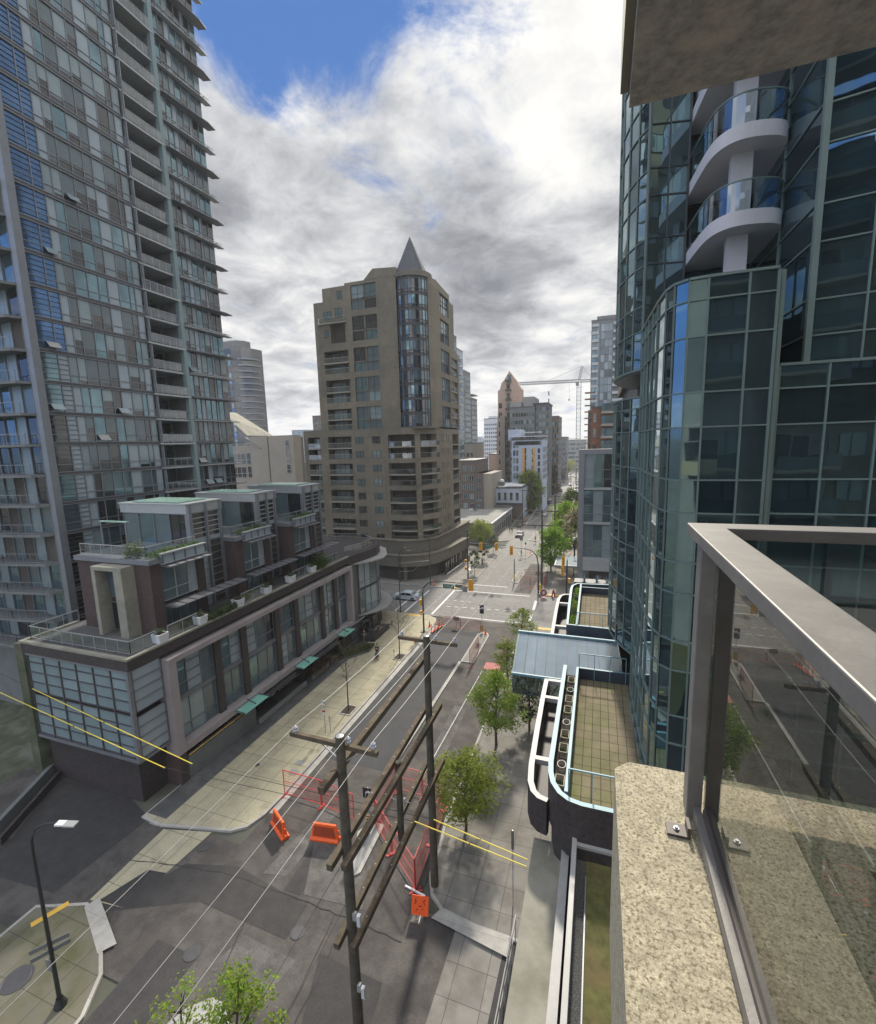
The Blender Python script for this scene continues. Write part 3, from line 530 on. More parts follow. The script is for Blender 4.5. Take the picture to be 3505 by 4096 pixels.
# curved corner building at the crossing (same block)
CB = thing('corner_building', 'curved glass corner building with canopy roof at the far end of the townhouse block', 'building')
arc = [(-31.9, 53.0), (-31.5, 55.0), (-31.0, 57.4), (-30.9, 59.2), (-31.4, 61.2), (-32.6, 63.0), (-34.5, 64.2), (-37, 64.6), (-44, 64.6), (-44, 53.0)]
sc = lambda k: [( -38+(x+38)*k, 58+(y-58)*k) for x, y in arc]
b = MB(); b.prism(sc(.97), 0, 11.2, 'grey_d'); b.build('wall', CB)
b = MB(); b.prism(sc(1.03), 11.0, 12.2, 'granite'); b.build('parapet', CB)
b = MB(); b.prism([(-32, 53.5), (-30.0, 56), (-29.2, 58.3), (-29.6, 60.5), (-31.5, 64.0), (-34, 65.6), (-44, 65.8), (-44, 53.5)], 10.75, 10.95, 'white_flash'); b.build('roof_canopy', CB)
b = MB(); b.prism([(-32, 54.5), (-30.0, 57), (-29.4, 59.3), (-30.0, 62.5), (-31.9, 65.0), (-34, 66.2), (-44, 66.4), (-44, 54.5)], 3.0, 3.2, 'white_flash'); b.build('street_canopy', CB)
for (xa, ya), (xb, yb) in zip(arc[1:8], arc[2:9]):
    a = Vector((xa, ya)); c = Vector((xb, yb)); L = (c-a).length; rz = math.atan2(c.y-a.y, c.x-a.x); n = max(1, round(L/1.3))
    if L > 4: continue
    for k in range(n):
        p = a+(c-a)*k/n
        for z0, h in ((3.3, 3.5), (7.1, 3.5)): put_window(CB, (p.x, p.y, z0), rz, L/n, h, 1, 1, random.choice(['blind_l', 'blind', 'spandrel2', 'blind']), 'alum', rows=[0, .8, h])
        put_window(CB, (p.x, p.y, .2), rz, L/n, 2.7, 1, 1, 'glass_dark', 'alum_d')
railing(CB, [(-41, 62.5), (-34.5, 62.9), (-32.0, 60.5), (-31.8, 57), (-33, 54)], 12.2, name='roof_railing')

# ================================================================== LEFT GLASS TOWER
LT = thing('glass_apartment_tower', 'tall grey glass apartment tower with balconies filling the left edge of the view', 'tower')
TX, TY0, TY1, FH, Z0 = -48.0, 28.3, 51.4, 2.81, 25.1-2.81*8
NF = 31
b = MB(); b.box(-75, TX-.12, TY0+.3, 40.0, 0, Z0+NF*FH+4, 'grey_d'); b.box(-75, TX-3.0, 40.0, 44.6, 0, Z0+NF*FH+4, 'grey_w'); b.box(-75, TX-.12, 44.6, TY1-.1, 0, Z0+NF*FH+4, 'grey_d'); b.build('wall', LT)
# bays on the east face: (y0, y1, kind)
bays = [(28.9, 30.4, 'blue'), (30.4, 31.3, 'bluelite'), (31.3, 32.1, 'span'), (32.1, 32.9, 'teal'), (32.9, 34.1, 'win'), (34.1, 35.2, 'win'), (35.2, 36.1, 'win'), (36.1, 37.3, 'span'), (37.3, 38.5, 'win2'), (38.5, 39.1, 'win2'), (39.1, 39.9, 'span')]
bays2 = [(45.0, 45.8, 'win'), (45.8, 46.6, 'win'), (46.6, 47.3, 'span'), (47.3, 48.2, 'win'), (48.2, 49.1, 'win'), (49.1, 49.5, 'span'), (49.5, 50.4, 'teal'), (50.4, 51.3, 'teal')]
rnd = random.Random(11); nwin = 0; rest = MB()
for f in range(2, NF):
    z = Z0+f*FH; hh = FH-.42; band = MB(); grp = {}
    for y0, y1, k in bays+bays2:
        if k == 'span': band.quad((TX-.02, y0, z+.3), (TX-.02, y1, z+.3), (TX-.02, y1, z+FH-.12), (TX-.02, y0, z+FH-.12), 'spandrel2' if (f+int(y0)) % 3 else 'spandrel')
        elif k in ('blue', 'bluelite'): g = 'glass_deep' if z > 34 else ('glass_dark' if rnd.random() < .5 else 'glass_teal'); band.quad((TX-.02, y0, z+.3), (TX-.02, y1, z+.3), (TX-.02, y1, z+FH-.12), (TX-.02, y0, z+FH-.12), g if k == 'blue' or z > 34 else 'spandrel2')
        else:
            r = rnd.random(); lowblind = rnd.choice([.3, .45, .9, 1.3])
            top = z+FH-.12; base = z+.3
            if r < .5: band.quad((TX-.02, y0, base+lowblind), (TX-.02, y1, base+lowblind), (TX-.02, y1, top), (TX-.02, y0, top), 'blind' if rnd.random() < .7 else 'blind_l'); band.quad((TX-.02, y0, base), (TX-.02, y1, base), (TX-.02, y1, base+lowblind), (TX-.02, y0, base+lowblind), 'glass_dark')
            else: band.quad((TX-.02, y0, base), (TX-.02, y1, base), (TX-.02, y1, top), (TX-.02, y0, top), 'glass_teal' if r < .78 else 'glass_dark')
    fr = band
    for y0, y1, k in bays+bays2:
        fr.box(TX-.02, TX+.07, y0-.035, y0+.035, z+.1, z+FH-.1, 'alum')
        fr.box(TX-.02, TX+.05, y0, y1, z+.92, z+.98, 'alum')
        if k in ('blue', 'bluelite'):
            for q in (.5, 1.4, 1.85, 2.3): fr.box(TX-.02, TX+.05, y0, y1, z+q-.02, z+q+.02, 'alum_d')
    for ya, yb in ((28.7, 39.95), (44.95, 51.35)):
        fr.box(TX-.02, TX+.12, ya, yb, z+.2, z+.28, 'alum'); fr.box(TX-.02, TX+.10, ya, yb, z+.03, z+.16, 'alum_d'); fr.box(TX-.02, TX+.14, ya, yb, z-.09, z-.01, 'alum')
    band.build('window_band', LT)
    # balcony in the recess
    s = MB(); s.box(TX-3.0, TX+.35 if f % 2 else TX+.05, 39.9, 44.75, z-.12, z+.08, 'alum_l'); s.build('balcony_slab', LT)
    railing(LT, [(TX+(.3 if f % 2 else 0), 40.0), (TX+(.3 if f % 2 else 0), 44.4)], z+.08, 1.0, name='balcony_railing', r=.02, posts=.9)
    put_window(LT, (TX-2.95, 40.3, z+.1), EAST, 3.9, 2.4, 4, 1, 'glass_teal' if f % 3 else 'glass_dark', 'alum', name='balcony_door')
    # projecting sunshade/slab on the right part
    s = MB(); pr = 1.25 if f % 2 else .85
    s.add([(TX, 45.0, z-.02), (TX+pr*.5, 45.0, z-.02), (TX+pr, 51.0, z-.02), (TX+pr*.8, 52.3, z-.02), (TX, 52.0, z-.02), (TX, 45.0, z+.10), (TX+pr*.5, 45.0, z+.10), (TX+pr, 51.0, z+.08), (TX+pr*.8, 52.3, z+.08), (TX, 52.0, z+.10)], [(4, 3, 2, 1, 0), (5, 6, 7, 8, 9), (0, 1, 6, 5), (1, 2, 7, 6), (2, 3, 8, 7), (3, 4, 9, 8)], 'louvre' if f % 2 else 'alum_l')
    s.build('sunshade', LT)
    if f % 2 == 0 and z > 32:
        s = MB()
        for k in range(7): y = 45.2+k*.95; s.bar((TX+.05, y, z+.25), (TX+1.0, y, z+.15), .04, .06, 'alum'); 
        s.bar((TX+.95, 45.0, z+.17), (TX+.95, 51.6, z+.17), .06, .05, 'alum_l'); s.bar((TX+.55, 45.0, z+.2), (TX+.55, 51.6, z+.2), .05, .04, 'alum_l'); s.build('louvre_rack', LT)
    # south face balconies, curved edge
    s = MB(); s.prism([(TX-.6, TY0+.3), (TX-1.2, TY0-.9), (TX-6, TY0-1.7), (TX-14, TY0-1.9), (TX-26, TY0-1.0), (TX-26, TY0+.3)], z-.14, z+.1, 'grey_d'); s.build('balcony_slab', LT)
    s = MB()
    for k in range(16):
        x = TX-1.0-k*1.6; g = rnd.choice(['recess', 'glass_dark', 'glass_dark', 'glass_teal', 'blind']) if k % 4 != 1 else 'spandrel'
        s.quad((x-1.6, TY0+.28, z+.1), (x, TY0+.28, z+.1), (x, TY0+.28, z+FH-.14), (x-1.6, TY0+.28, z+FH-.14), g); s.box(x-.04, x+.04, TY0+.16, TY0+.28, z+.1, z+FH-.14, 'alum')
    s.build('window_band', LT)
    if f < 14: railing(LT, [(TX-1.3, TY0-.8), (TX-6, TY0-1.6), (TX-14, TY0-1.8), (TX-25, TY0-.9)], z+.1, .95, 'alum', False, 'balcony_railing', .8)
b = MB(); b.box(TX-.45, TX+.22, TY0-.1, TY0+.55, 0, Z0+NF*FH+3, 'alum'); b.build('corner_column', LT)
b = MB(); b.box(TX-.25, TX+.30, 44.45, 44.95, 0, Z0+NF*FH+3, 'aqua'); b.build('cladding_column', LT)
b = MB()
for f in range(2, NF): b.box(TX-.02, TX+.40, 40.1, 40.2, Z0+f*FH+.1, Z0+f*FH+2.6, 'alum')
b.build('balcony_divider', LT)
# open awning windows
for y, f, k in ((33.2, 17, 0), (30.6, 15, 0), (29.6, 12, 1), (35.6, 10, 0), (33.1, 9, 1), (45.2, 12, 0), (45.2, 8, 1), (47.5, 7, 0), (38.0, 6, 1), (46.0, 7, 0), (29.2, 10, 0), (34.5, 4, 1)):
    z = Z0+f*FH+.35; s = MB(); s.box(-.02, .02, 0, .95, 0, .03, 'alum_l'); 
    s.add([(0, 0, .6), (0, 1.0, .6), (.42, 1.0, .08), (.42, 0, .08)], [(0, 1, 2, 3)], 'white_flash' if k else 'blind_l'); s.bar((.42, 0, .08), (.42, 1, .08), .04, .04, 'alum_l'); s.bar((0, 0, .6), (.42, 0, .08), .04, .04, 'alum_l'); s.bar((0, 1, .6), (.42, 1, .08), .04, .04, 'alum_l')
    s.build('awning_window', LT, loc=(TX+.08, y, z))
# ================================================================== walls with openings
def wall_grid(parent, O, u, U1, z0, z1, holes, m, name='wall', thick=0, reveal='tan_d'):
    """front sheet in frame (u, d, z) with openings (u0,u1,z0,z1,depth,back)"""
    b = MB().frame(O, u); us = sorted({0, U1} | {h[0] for h in holes} | {h[1] for h in holes}); zs = sorted({z0, z1} | {h[2] for h in holes} | {h[3] for h in holes})
    for a, c in zip(us, us[1:]):
        if c-a < 1e-4: continue
        for e, g in zip(zs, zs[1:]):
            if g-e < 1e-4: continue
            um, zm = (a+c)/2, (e+g)/2
            if any(h[0] < um < h[1] and h[2] < zm < h[3] for h in holes): continue
            b.quad((a, 0, e), (c, 0, e), (c, 0, g), (a, 0, g), m)
    for a, c, e, g, d, bm in holes:
        b.quad((a, 0, e), (a, -d, e), (a, -d, g), (a, 0, g), reveal); b.quad((c, -d, e), (c, 0, e), (c, 0, g), (c, -d, g), reveal)
        b.quad((a, -d, e), (a, 0, e), (c, 0, e), (c, -d, e), reveal); b.quad((a, 0, g), (a, -d, g), (c, -d, g), (c, 0, g), reveal)
        if bm: b.quad((a, -d, e), (c, -d, e), (c, -d, g), (a, -d, g), bm)
    return b.build(name, parent)
class WinList:
    """collects windows of one building: the 100 nearest become parts, the others one part"""
    def __init__(s, parent, name='window'): s.p = parent; s.w = []; s.name = name
    def add(s, P, rz, w, h, nx=2, ny=1, glass='glass_dark', frame='alum', **k): s.w.append((Vector(P), rz, w, h, nx, ny, glass, frame, k))
    def flush(s, n=100):
        s.w.sort(key=lambda a: (a[0]-EYEV).length)
        for P, rz, w, h, nx, ny, g, fr, k in s.w[:n]: put_window(s.p, P, rz, w, h, nx, ny, g, fr, s.name, **k)
        if s.w[n:]:
            t = MB()
            for P, rz, w, h, nx, ny, g, fr, k in s.w[n:]:
                q = window_mb(w, h, nx, ny, g, fr, **k); mt = Matrix.Translation(P) @ Matrix.Rotation(rz, 4, 'Z'); b0 = len(t.v); t.v += [mt @ v for v in q.v]
                for f, mi in zip(q.f, q.m): t.f.append([b0+i for i in f]); t.m.append(t.mi(q.ms[mi]))
            t.build(s.name, s.p, kind='stuff')
def wgl(r): return r.choice(['glass_dark', 'glass_dark', 'glass_teal', 'blind', 'blind_l'])

# ================================================================== TAN TOWER WITH THE CONE
BT = thing('tan_apartment_tower', 'tan concrete apartment tower with dark glass turret under a pointed cone roof', 'tower')
bw = WinList(BT); rnd = random.Random(3)
SY, EX = 84.0, -31.0; WX = -59.5
groups = [(24.35, 29.0), (18.9, 23.4), (12.95, 17.95), (7.6, 11.8)]
ug = [(30.4, 34.8), (35.9, 40.6), (41.7, 46.3), (47.6, 52.2), (53.4, 58.0)]
dy = lambda x: x-WX
holes = []
for z0, z1 in groups:
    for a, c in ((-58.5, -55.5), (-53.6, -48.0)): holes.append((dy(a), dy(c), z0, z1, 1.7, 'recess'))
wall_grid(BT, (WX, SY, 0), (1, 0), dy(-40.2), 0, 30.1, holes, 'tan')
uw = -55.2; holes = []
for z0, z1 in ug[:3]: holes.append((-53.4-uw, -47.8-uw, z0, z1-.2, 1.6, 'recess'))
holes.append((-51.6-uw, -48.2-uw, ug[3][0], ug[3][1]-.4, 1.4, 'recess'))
for z0, z1 in ug: holes.append((-46.6-uw, -41.1-uw, z0, z1, .35, None))
wall_grid(BT, (uw, SY+.3, 0), (1, 0), -36.9-uw, 30.1, 55.5, [h if h[3] < 55 else (h[0], h[1], h[2], 55.5, h[4], None) for h in holes], 'tan')
wall_grid(BT, (-53.0, SY+.3, 0), (1, 0), 16.1, 55.5, 58.2, [(6.4, 11.9, 55.5, 58.0, .35, None)], 'tan')
b = MB(); b.box(-53.0, -38, SY+.7, 103, 53.5, 58.2, 'tan'); b.box(uw, -38, SY+2.0, 103, 30.1, 55.5, 'tan'); b.box(WX, -38, SY+2.2, 104, 0, 30.1, 'tan'); b.build('core_wall', BT)
b = MB(); b.box(WX, EX, SY+.02, 103, 30.08, 30.4, 'tan_d'); b.build('cornice', BT)
b = MB(); b.box(uw, -53.0, SY+.3, 95, 55.5, 55.7, 'tan_d'); b.build('cornice', BT)
b = MB(); b.prism([(-47.9, SY+.3), (-37.2, SY+.3), (-33, 90), (-33, 100), (-47.9, 100)], 58.2, 58.6, 'tan'); b.add([(-43.6, SY+.25, 58.6), (-41.6, SY+.25, 60.4), (-36.8, SY+.25, 60.0), (-36.8, SY+.25, 58.6), (-43.6, 98, 58.6), (-41.6, 98, 60.4), (-36.8, 98, 60.0), (-36.8, 98, 58.6)], [(0, 3, 2, 1), (0, 1, 5, 4), (1, 2, 6, 5), (2, 3, 7, 6), (4, 5, 6, 7)], 'tan'); b.build('roof_gable', BT)
# corner bay in bands
corner = [(-40.2, 84.0), (-38.4, 83.6), (-36.6, 83.6), (-34.8, 84.0), (-33.2, 85.0), (-32.0, 86.5), (-31.2, 88.4), (-31.0, 90.0)]
inner = [(-40.2, 85.8), (-36.5, 85.6), (-34.4, 86.4), (-33.2, 88.0), (-32.8, 90.0)]
tail = [(-33, 104), (-41, 104)]; tails = [(-31, 90.4), (-31, 104), (-41, 104)]
zs = [0]+[v for g in reversed(groups) for v in g]+[30.1]
for k in range(0, len(zs)-1, 2):
    b = MB(); b.prism(corner+tails[1:], zs[k], zs[k+1], 'tan'); b.build('floor_band', BT)
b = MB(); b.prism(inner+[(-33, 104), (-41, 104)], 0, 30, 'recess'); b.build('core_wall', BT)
for z0, z1 in groups:
    for pts in (corner[:1]+[(-39.7, 83.8)]+[(-39.7, 85.2), (-40.17, 85.2)], [(-34.1, 84.15), (-33.2, 84.7), (-33.6, 86.0), (-34.4, 85.6)], [(-31.2, 88.9), (-30.98, 90.45), (-32.2, 90.45), (-32.4, 88.9)]):
        b = MB(); b.prism(pts, z0, z1, 'tan'); b.build('pier', BT)
    zm = (z0+z1)/2-.1; b = MB(); b.prism([(x+(.0), y) for x, y in corner]+[(-33, 90), (-40.2, 86)], zm-.12, zm+.12, 'tan_l'); b.build('balcony_slab', BT)
    b = MB()
    for za in (z0, zm+.12):
        for p, q in zip(corner, corner[1:]):
            b.quad((p[0]*.998-.07, p[1]+.12, za), (q[0]*.998-.07, q[1]+.12, za), (q[0]*.998-.07, q[1]+.12, za+.95), (p[0]*.998-.07, p[1]+.12, za+.95), PANE)
            b.bar((p[0], p[1]+.1, za+.98), (q[0], q[1]+.1, za+.98), .07, .05, 'tan_l' if za == z0 else 'alum')
    b.build('balcony_railing', BT)
    for x0, x1 in ((-58.5, -55.5), (-53.6, -48.0)):
        b = MB(); b.box(x0, x1, SY-.12, SY+1.6, zm-.12, zm+.12, 'tan_l'); b.build('balcony_slab', BT)
        b = MB()
        for za in (z0, zm+.12): b.quad((x0, SY+.05, za), (x1, SY+.05, za), (x1, SY+.05, za+.95), (x0, SY+.05, za+.95), PANE); b.bar((x0, SY, za+.98), (x1, SY, za+.98), .06, .05, 'alum_l')
        b.build('balcony_railing', BT)
        for za in (z0, zm+.15): bw.add((x0+.5, SY+1.62, za+.05), 0, (x1-x0)*.62, 1.9, 3, 1, wgl(rnd), 'alum_d')
for z0, z1 in ug[:3]:
    zm = z0+2.0; b = MB(); b.box(-53.4, -47.8, SY+.15, SY+1.9, zm-.12, zm+.12, 'tan_l'); b.build('balcony_slab', BT)
    b = MB()
    for za in (z0, zm+.12): b.quad((-53.4, SY+.35, za), (-47.8, SY+.35, za), (-47.8, SY+.35, za+.95), (-53.4, SY+.35, za+.95), PANE); b.bar((-53.4, SY+.3, za+.98), (-47.8, SY+.3, za+.98), .06, .05, 'alum_l')
    b.build('balcony_railing', BT)
    for za in (z0, zm+.15): bw.add((-52.8, SY+1.86, za+.05), 0, 3.2, 1.85, 3, 1, wgl(rnd), 'alum_d')
b = MB(); b.bar((-54.2, SY+.1, 52.6), (-47.8, SY+.1, 52.6), .06, .05, 'alum_l'); b.quad((-54.2, SY+.1, 51.5), (-47.8, SY+.1, 51.5), (-47.8, SY+.1, 52.6), (-54.2, SY+.1, 52.6), PANE); b.box(-54.2, -47.8, SY-.3, SY+.4, 51.3, 51.5, 'tan_l'); b.build('balcony_railing', BT)
for x, z, w, h in ((-52.9, 52.1, 1.7, 1.7), (-50.3, 52.4, 1.5, 1.8), (-53.1, 48.9, 1.1, 1.4), (-49.6, 55.8, 1.1, 1.6)): bw.add((x, SY+.27, z), 0, w, h, 2, 1, 'glass_teal', 'alum_d')
for f in range(10):
    for x0, x1 in ((-47.0, -45.3), (-43.25, -41.45)): bw.add((x0, SY-.01, 1.75+f*2.86), 0, x1-x0, 1.35, 2, 1, wgl(rnd), 'alum_d', rows=[0, .4, 1.35])
def bigwin(P, rz, w, h, cols, gl=None):
    h1 = h*.42
    for zz, hh, rr in ((0, h1-.06, None), (h1+.06, h-h1-.06, (0, (h-h1-.06)*.4, h-h1-.06))):
        n = cols
        for k in range(n): bw.add((P[0]+math.cos(rz)*w*k/n, P[1]+math.sin(rz)*w*k/n, P[2]+zz), rz, w/n, hh, 2, 1, gl or rnd.choice(['blind', 'blind_l', 'glass_teal', 'blind', 'glass_dark']), 'alum_d', rows=list(rr) if rr else None)
for z0, z1 in ug: bigwin((-46.6, SY+.62, z0), 0, 5.5, z1-z0, 2)
b = MB()
for z0, z1 in ug: b.box(-46.6, -41.1, SY+.42, SY+.60, z0+(z1-z0)*.42-.12, z0+(z1-z0)*.42+.12, 'tan_d'); b.box(-44.0, -43.7, SY+.42, SY+.6, z0, z1, 'tan_d')
b.build('window_surround', BT)
# turret
tc0 = (-35.2, 88.0); TR = 3.75; N = 22
ta = [R(-205+ k*(230/N)) for k in range(N+1)]
tp = [(tc0[0]+TR*math.cos(a), tc0[1]+TR*math.sin(a)) for a in ta]
b = MB()
for f in range(10):
    z = 30.5+f*2.77
    for p, q in zip(tp, tp[1:]):
        g = rnd.choice(['glass_dark', 'glass_dark', 'glass_teal', 'glass_teal', 'glass_dark', 'blind'] if f % 1 == 0 else ['glass_dark'])
        b.quad((*p, z+.55), (*q, z+.55), (*q, z+2.3), (*p, z+2.3), g); b.quad((*p, z), (*q, z), (*q, z+.55), (*p, z+.55), 'glass_dark'); b.quad((*p, z+2.3), (*q, z+2.3), (*q, z+2.77), (*p, z+2.77), 'alum_d')
b.build('turret_glazing', BT)
b = MB()
for x, y in tp: dx, dyy = (x-tc0[0])/TR, (y-tc0[1])/TR; b.bar((x+dx*.06, y+dyy*.06, 30.4), (x+dx*.06, y+dyy*.06, 58.2), .09, .09, 'tower_mull_d')
for f in range(11):
    for dz in (0, .55, 2.3):
        for p, q in zip(tp, tp[1:]):
            if 30.5+f*2.77+dz < 58.2: b.bar((*[tc0[i]+(p[i]-tc0[i])*1.012 for i in (0, 1)], 30.5+f*2.77+dz), (*[tc0[i]+(q[i]-tc0[i])*1.012 for i in (0, 1)], 30.5+f*2.77+dz), .07, .07, 'tower_mull_d')
b.build('turret_mullion', BT)
b = MB(); b.prism([(-40.9, SY+.27), (-37.3, SY+.27), (-37.3, 86.4), (-40.9, 86.4)], 30.1, 58.6, 'tan'); b.build('pier', BT)
b = MB(); b.prism([(-31.6, 86.9), (-30.97, 87.6), (-30.97, 90.05), (-33, 91)], 30.1, 58.55, 'tan'); b.prism([(-38.9, 85.9), (-39.2, 91), (-31, 91), (-38, 86.5)], 30.1, 58, 'tan_d'); b.build('pier', BT)
b = MB(); b.lathe([(TR+.3, 58.2), (TR+.3, 59.2), (TR+.05, 59.3), (2.8, 59.35)], 32, 'tan_d', (*tc0, 0)); b.build('turret_cornice', BT)
b = MB(); b.lathe([(3.35, 59.3), (3.1, 59.7), (.04, 66.4)], 16, 'slate', (*tc0, 0)); b.build('cone_roof', BT)
# east face
holes = [(2.4, 8.4, z0, z1, .35, None) for z0, z1 in ug if z1 < 57]
wall_grid(BT, (EX, 90.0, 0), (0, 1), 8.9, 30.1, 57.4, holes+[(2.4, 8.4, 53.4, 57.2, .35, None)], 'tan')
for z0, z1 in ug[:4]+[(53.4, 57.2)]: bigwin((EX-.33, 92.4, z0), EAST, 6.0, z1-z0, 2)
b = MB(); b.box(-40, EX-.36, 90.4, 103, 30.1, 57.3, 'tan'); b.box(-40, EX-.01, 98.85, 99.2, 30.1, 57.3, 'tan'); b.add([(-31, 90, 57.4), (-31, 98.9, 57.4), (-31.0, 98.9, 58.3), (-31, 90, 58.8), (-34, 90, 58.8), (-34, 98.9, 58.3)], [(0, 1, 2, 3), (3, 2, 5, 4)], 'tan'); b.build('core_wall', BT)
wg = [(30.4, 34.8), (36.0, 40.6), (41.8, 45.6)]
wall_grid(BT, (EX+.0, 98.9, 0), (0, 1), 6.1, 30.1, 47.0, [(.9, 5.2, z0, z1, 1.5, 'glass_teal') for z0, z1 in wg], 'tan')
b = MB(); b.box(-40, EX-1.6, 98.9, 105, 30.1, 47.0, 'tan'); b.build('core_wall', BT)
for z0, z1 in wg: b = MB(); b.box(EX-1.4, EX+.1, 98.8, 103.2, (z0+z1)/2-.1, (z0+z1)/2+.12, 'tan_l'); b.build('balcony_slab', BT); railing(BT, [(EX, 98.8), (EX, 103.2)], z0, .95, 'alum_l', True, 'balcony_railing', 1.2); railing(BT, [(EX, 98.8), (EX, 103.2)], (z0+z1)/2+.12, .95, 'alum_l', True, 'balcony_railing', 1.2)
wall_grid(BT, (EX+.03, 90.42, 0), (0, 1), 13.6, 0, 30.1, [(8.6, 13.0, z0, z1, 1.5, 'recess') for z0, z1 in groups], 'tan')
for z0, z1 in groups: b = MB(); b.box(EX-1.4, EX+.1, 99.0, 103.4, (z0+z1)/2-.1, (z0+z1)/2+.12, 'tan_l'); b.build('balcony_slab', BT); railing(BT, [(EX, 99.0), (EX, 103.4)], z0, .95, 'alum_l', True, 'balcony_railing', 1.2)
for f in range(10):
    for y in (91.4, 94.6): bw.add((EX+.02, y, 1.75+f*2.86), EAST, 1.3, 1.4, 1, 1, wgl(rnd), 'alum_d')
bw.flush(100)
# curved podium of the tan tower
L1 = [(-62, 83.2), (-41, 82.4), (-36.5, 82.0), (-33.4, 83.6), (-31.2, 87.0), (-30.6, 92), (-30.4, 98), (-29.9, 108), (-62, 108)]
L2 = [(-62, 81.8), (-42, 80.8), (-36.0, 80.2), (-32.2, 82.0), (-30.0, 85.4), (-29.1, 90), (-28.6, 95), (-28.0, 100.5), (-62, 100.5)]
b = MB(); b.prism(L1, 5.4, 7.9, 'tan_d'); b.build('podium_band', BT)
b = MB(); b.prism(L2, 3.1, 5.3, 'tan_d'); b.build('podium_band', BT)
b = MB(); b.prism([(x+.35, y-.0) for x, y in L1], 7.9, 8.0, 'tan'); b.build('coping', BT)
b = MB()
for p, q in zip(L2[:-2], L2[1:-1]): b.bar((p[0], p[1], 5.36), (q[0], q[1], 5.36), .3, .12, 'tan')
for p, q in zip(L1[:-2], L1[1:-1]): b.bar((p[0], p[1], 8.0), (q[0], q[1], 8.0), .3, .14, 'tan')
b.build('coping', BT)
shop = [(x-.8 if x > -60 else x, y+1.4) for x, y in L2]
b = MB(); b.prism(shop, 0, 3.2, 'recess'); b.build('shop_wall', BT)
for x in (-58, -53.5, -49, -44.5, -40): put_window(BT, (x, 82.3, .3), 0, 3.6, 2.5, 3, 1, 'glass_dark', 'alum_d', 'shop_window')
for y in (86.5, 90, 93.5, 97): put_window(BT, (-29.2, y, .3), EAST, 2.8, 2.5, 2, 1, 'glass_dark', 'alum_d', 'shop_window')
b = MB(); b.box(-56, -55.4, 80.9, 81.5, 0, 3.1, 'tan_d'); b.box(-46, -45.4, 80.6, 81.2, 0, 3.1, 'tan_d'); b.box(-36, -35.4, 80.6, 81.2, 0, 3.1, 'tan_d'); b.box(-29.6, -29.0, 95.5, 96.1, 0, 3.1, 'tan_d'); b.build('podium_column', BT)
railing(BT, [(-28.2, 84.5), (-27.5, 93)], 0.13, 1.0, 'galv', False, 'hand_rail', 1.5)

# ================================================================== CITY BEHIND
def block(name, label, cat, x0, x1, y0, y1, zt, m, wins=(), east=(), trim='alum_d', extra=None, group=None, n=100, west=()):
    """wins: (u0, u1, ncol, z0, z1, nfloor, w, h, glasslist, frame) on the south face; east: the same on the face towards the street"""
    T = thing(name, label, cat, group); b = MB(); b.box(x0, x1, y0, y1, 0, zt, m); b.build('wall', T)
    b = MB(); b.box(x0-.1, x1+.1, y0-.1, y1+.1, zt, zt+.5, trim); b.build('parapet', T)
    wl = WinList(T); r = random.Random(int(x0*10+y0))
    for side, lst in ((0, wins), (1, east), (2, west)):
        for u0, u1, nc, z0, z1, nf, w, h, gl, fr in lst:
            for i in range(nc):
                for j in range(nf):
                    u = u0+(u1-u0)*(i+.5)/nc-w/2; z = z0+(z1-z0)*(j+.5)/nf-h/2; g = r.choice(gl)
                    if z+h > zt-.2: continue
                    if side == 0: wl.add((u, y0-.02, z), 0, w, h, 2 if w > 1 else 1, 1, g, fr)
                    elif side == 1: wl.add((x1+.02, u, z), EAST, w, h, 2 if w > 1 else 1, 1, g, fr)
                    else: wl.add((x0-.02, u+w, z), -EAST, w, h, 2 if w > 1 else 1, 1, g, fr)
    wl.flush(n)
    return T
GD = ['glass_dark', 'glass_dark', 'glass_teal', 'blind']; GB = ['glass_teal', 'blind', 'glass_deep', 'blind_l']
def bands(T, x0, x1, y0, y1, z0, z1, n, m, d=.9, side='S', name='balcony', zmax=999):
    for k in range(n):
        z = z0+(z1-z0)*k/n; b = MB()
        if z > zmax-1.5: continue
        if side == 'S': b.box(x0, x1, y0-d, y0, z, z+.18, m); b.box(x0, x1, y0-d, y0-d+.06, z+.18, z+1.1, m)
        else: b.box(x1, x1+d, y0, y1, z, z+.18, m); b.box(x1+d-.06, x1+d, y0, y1, z+.18, z+1.1, m)
        b.build(name, T)
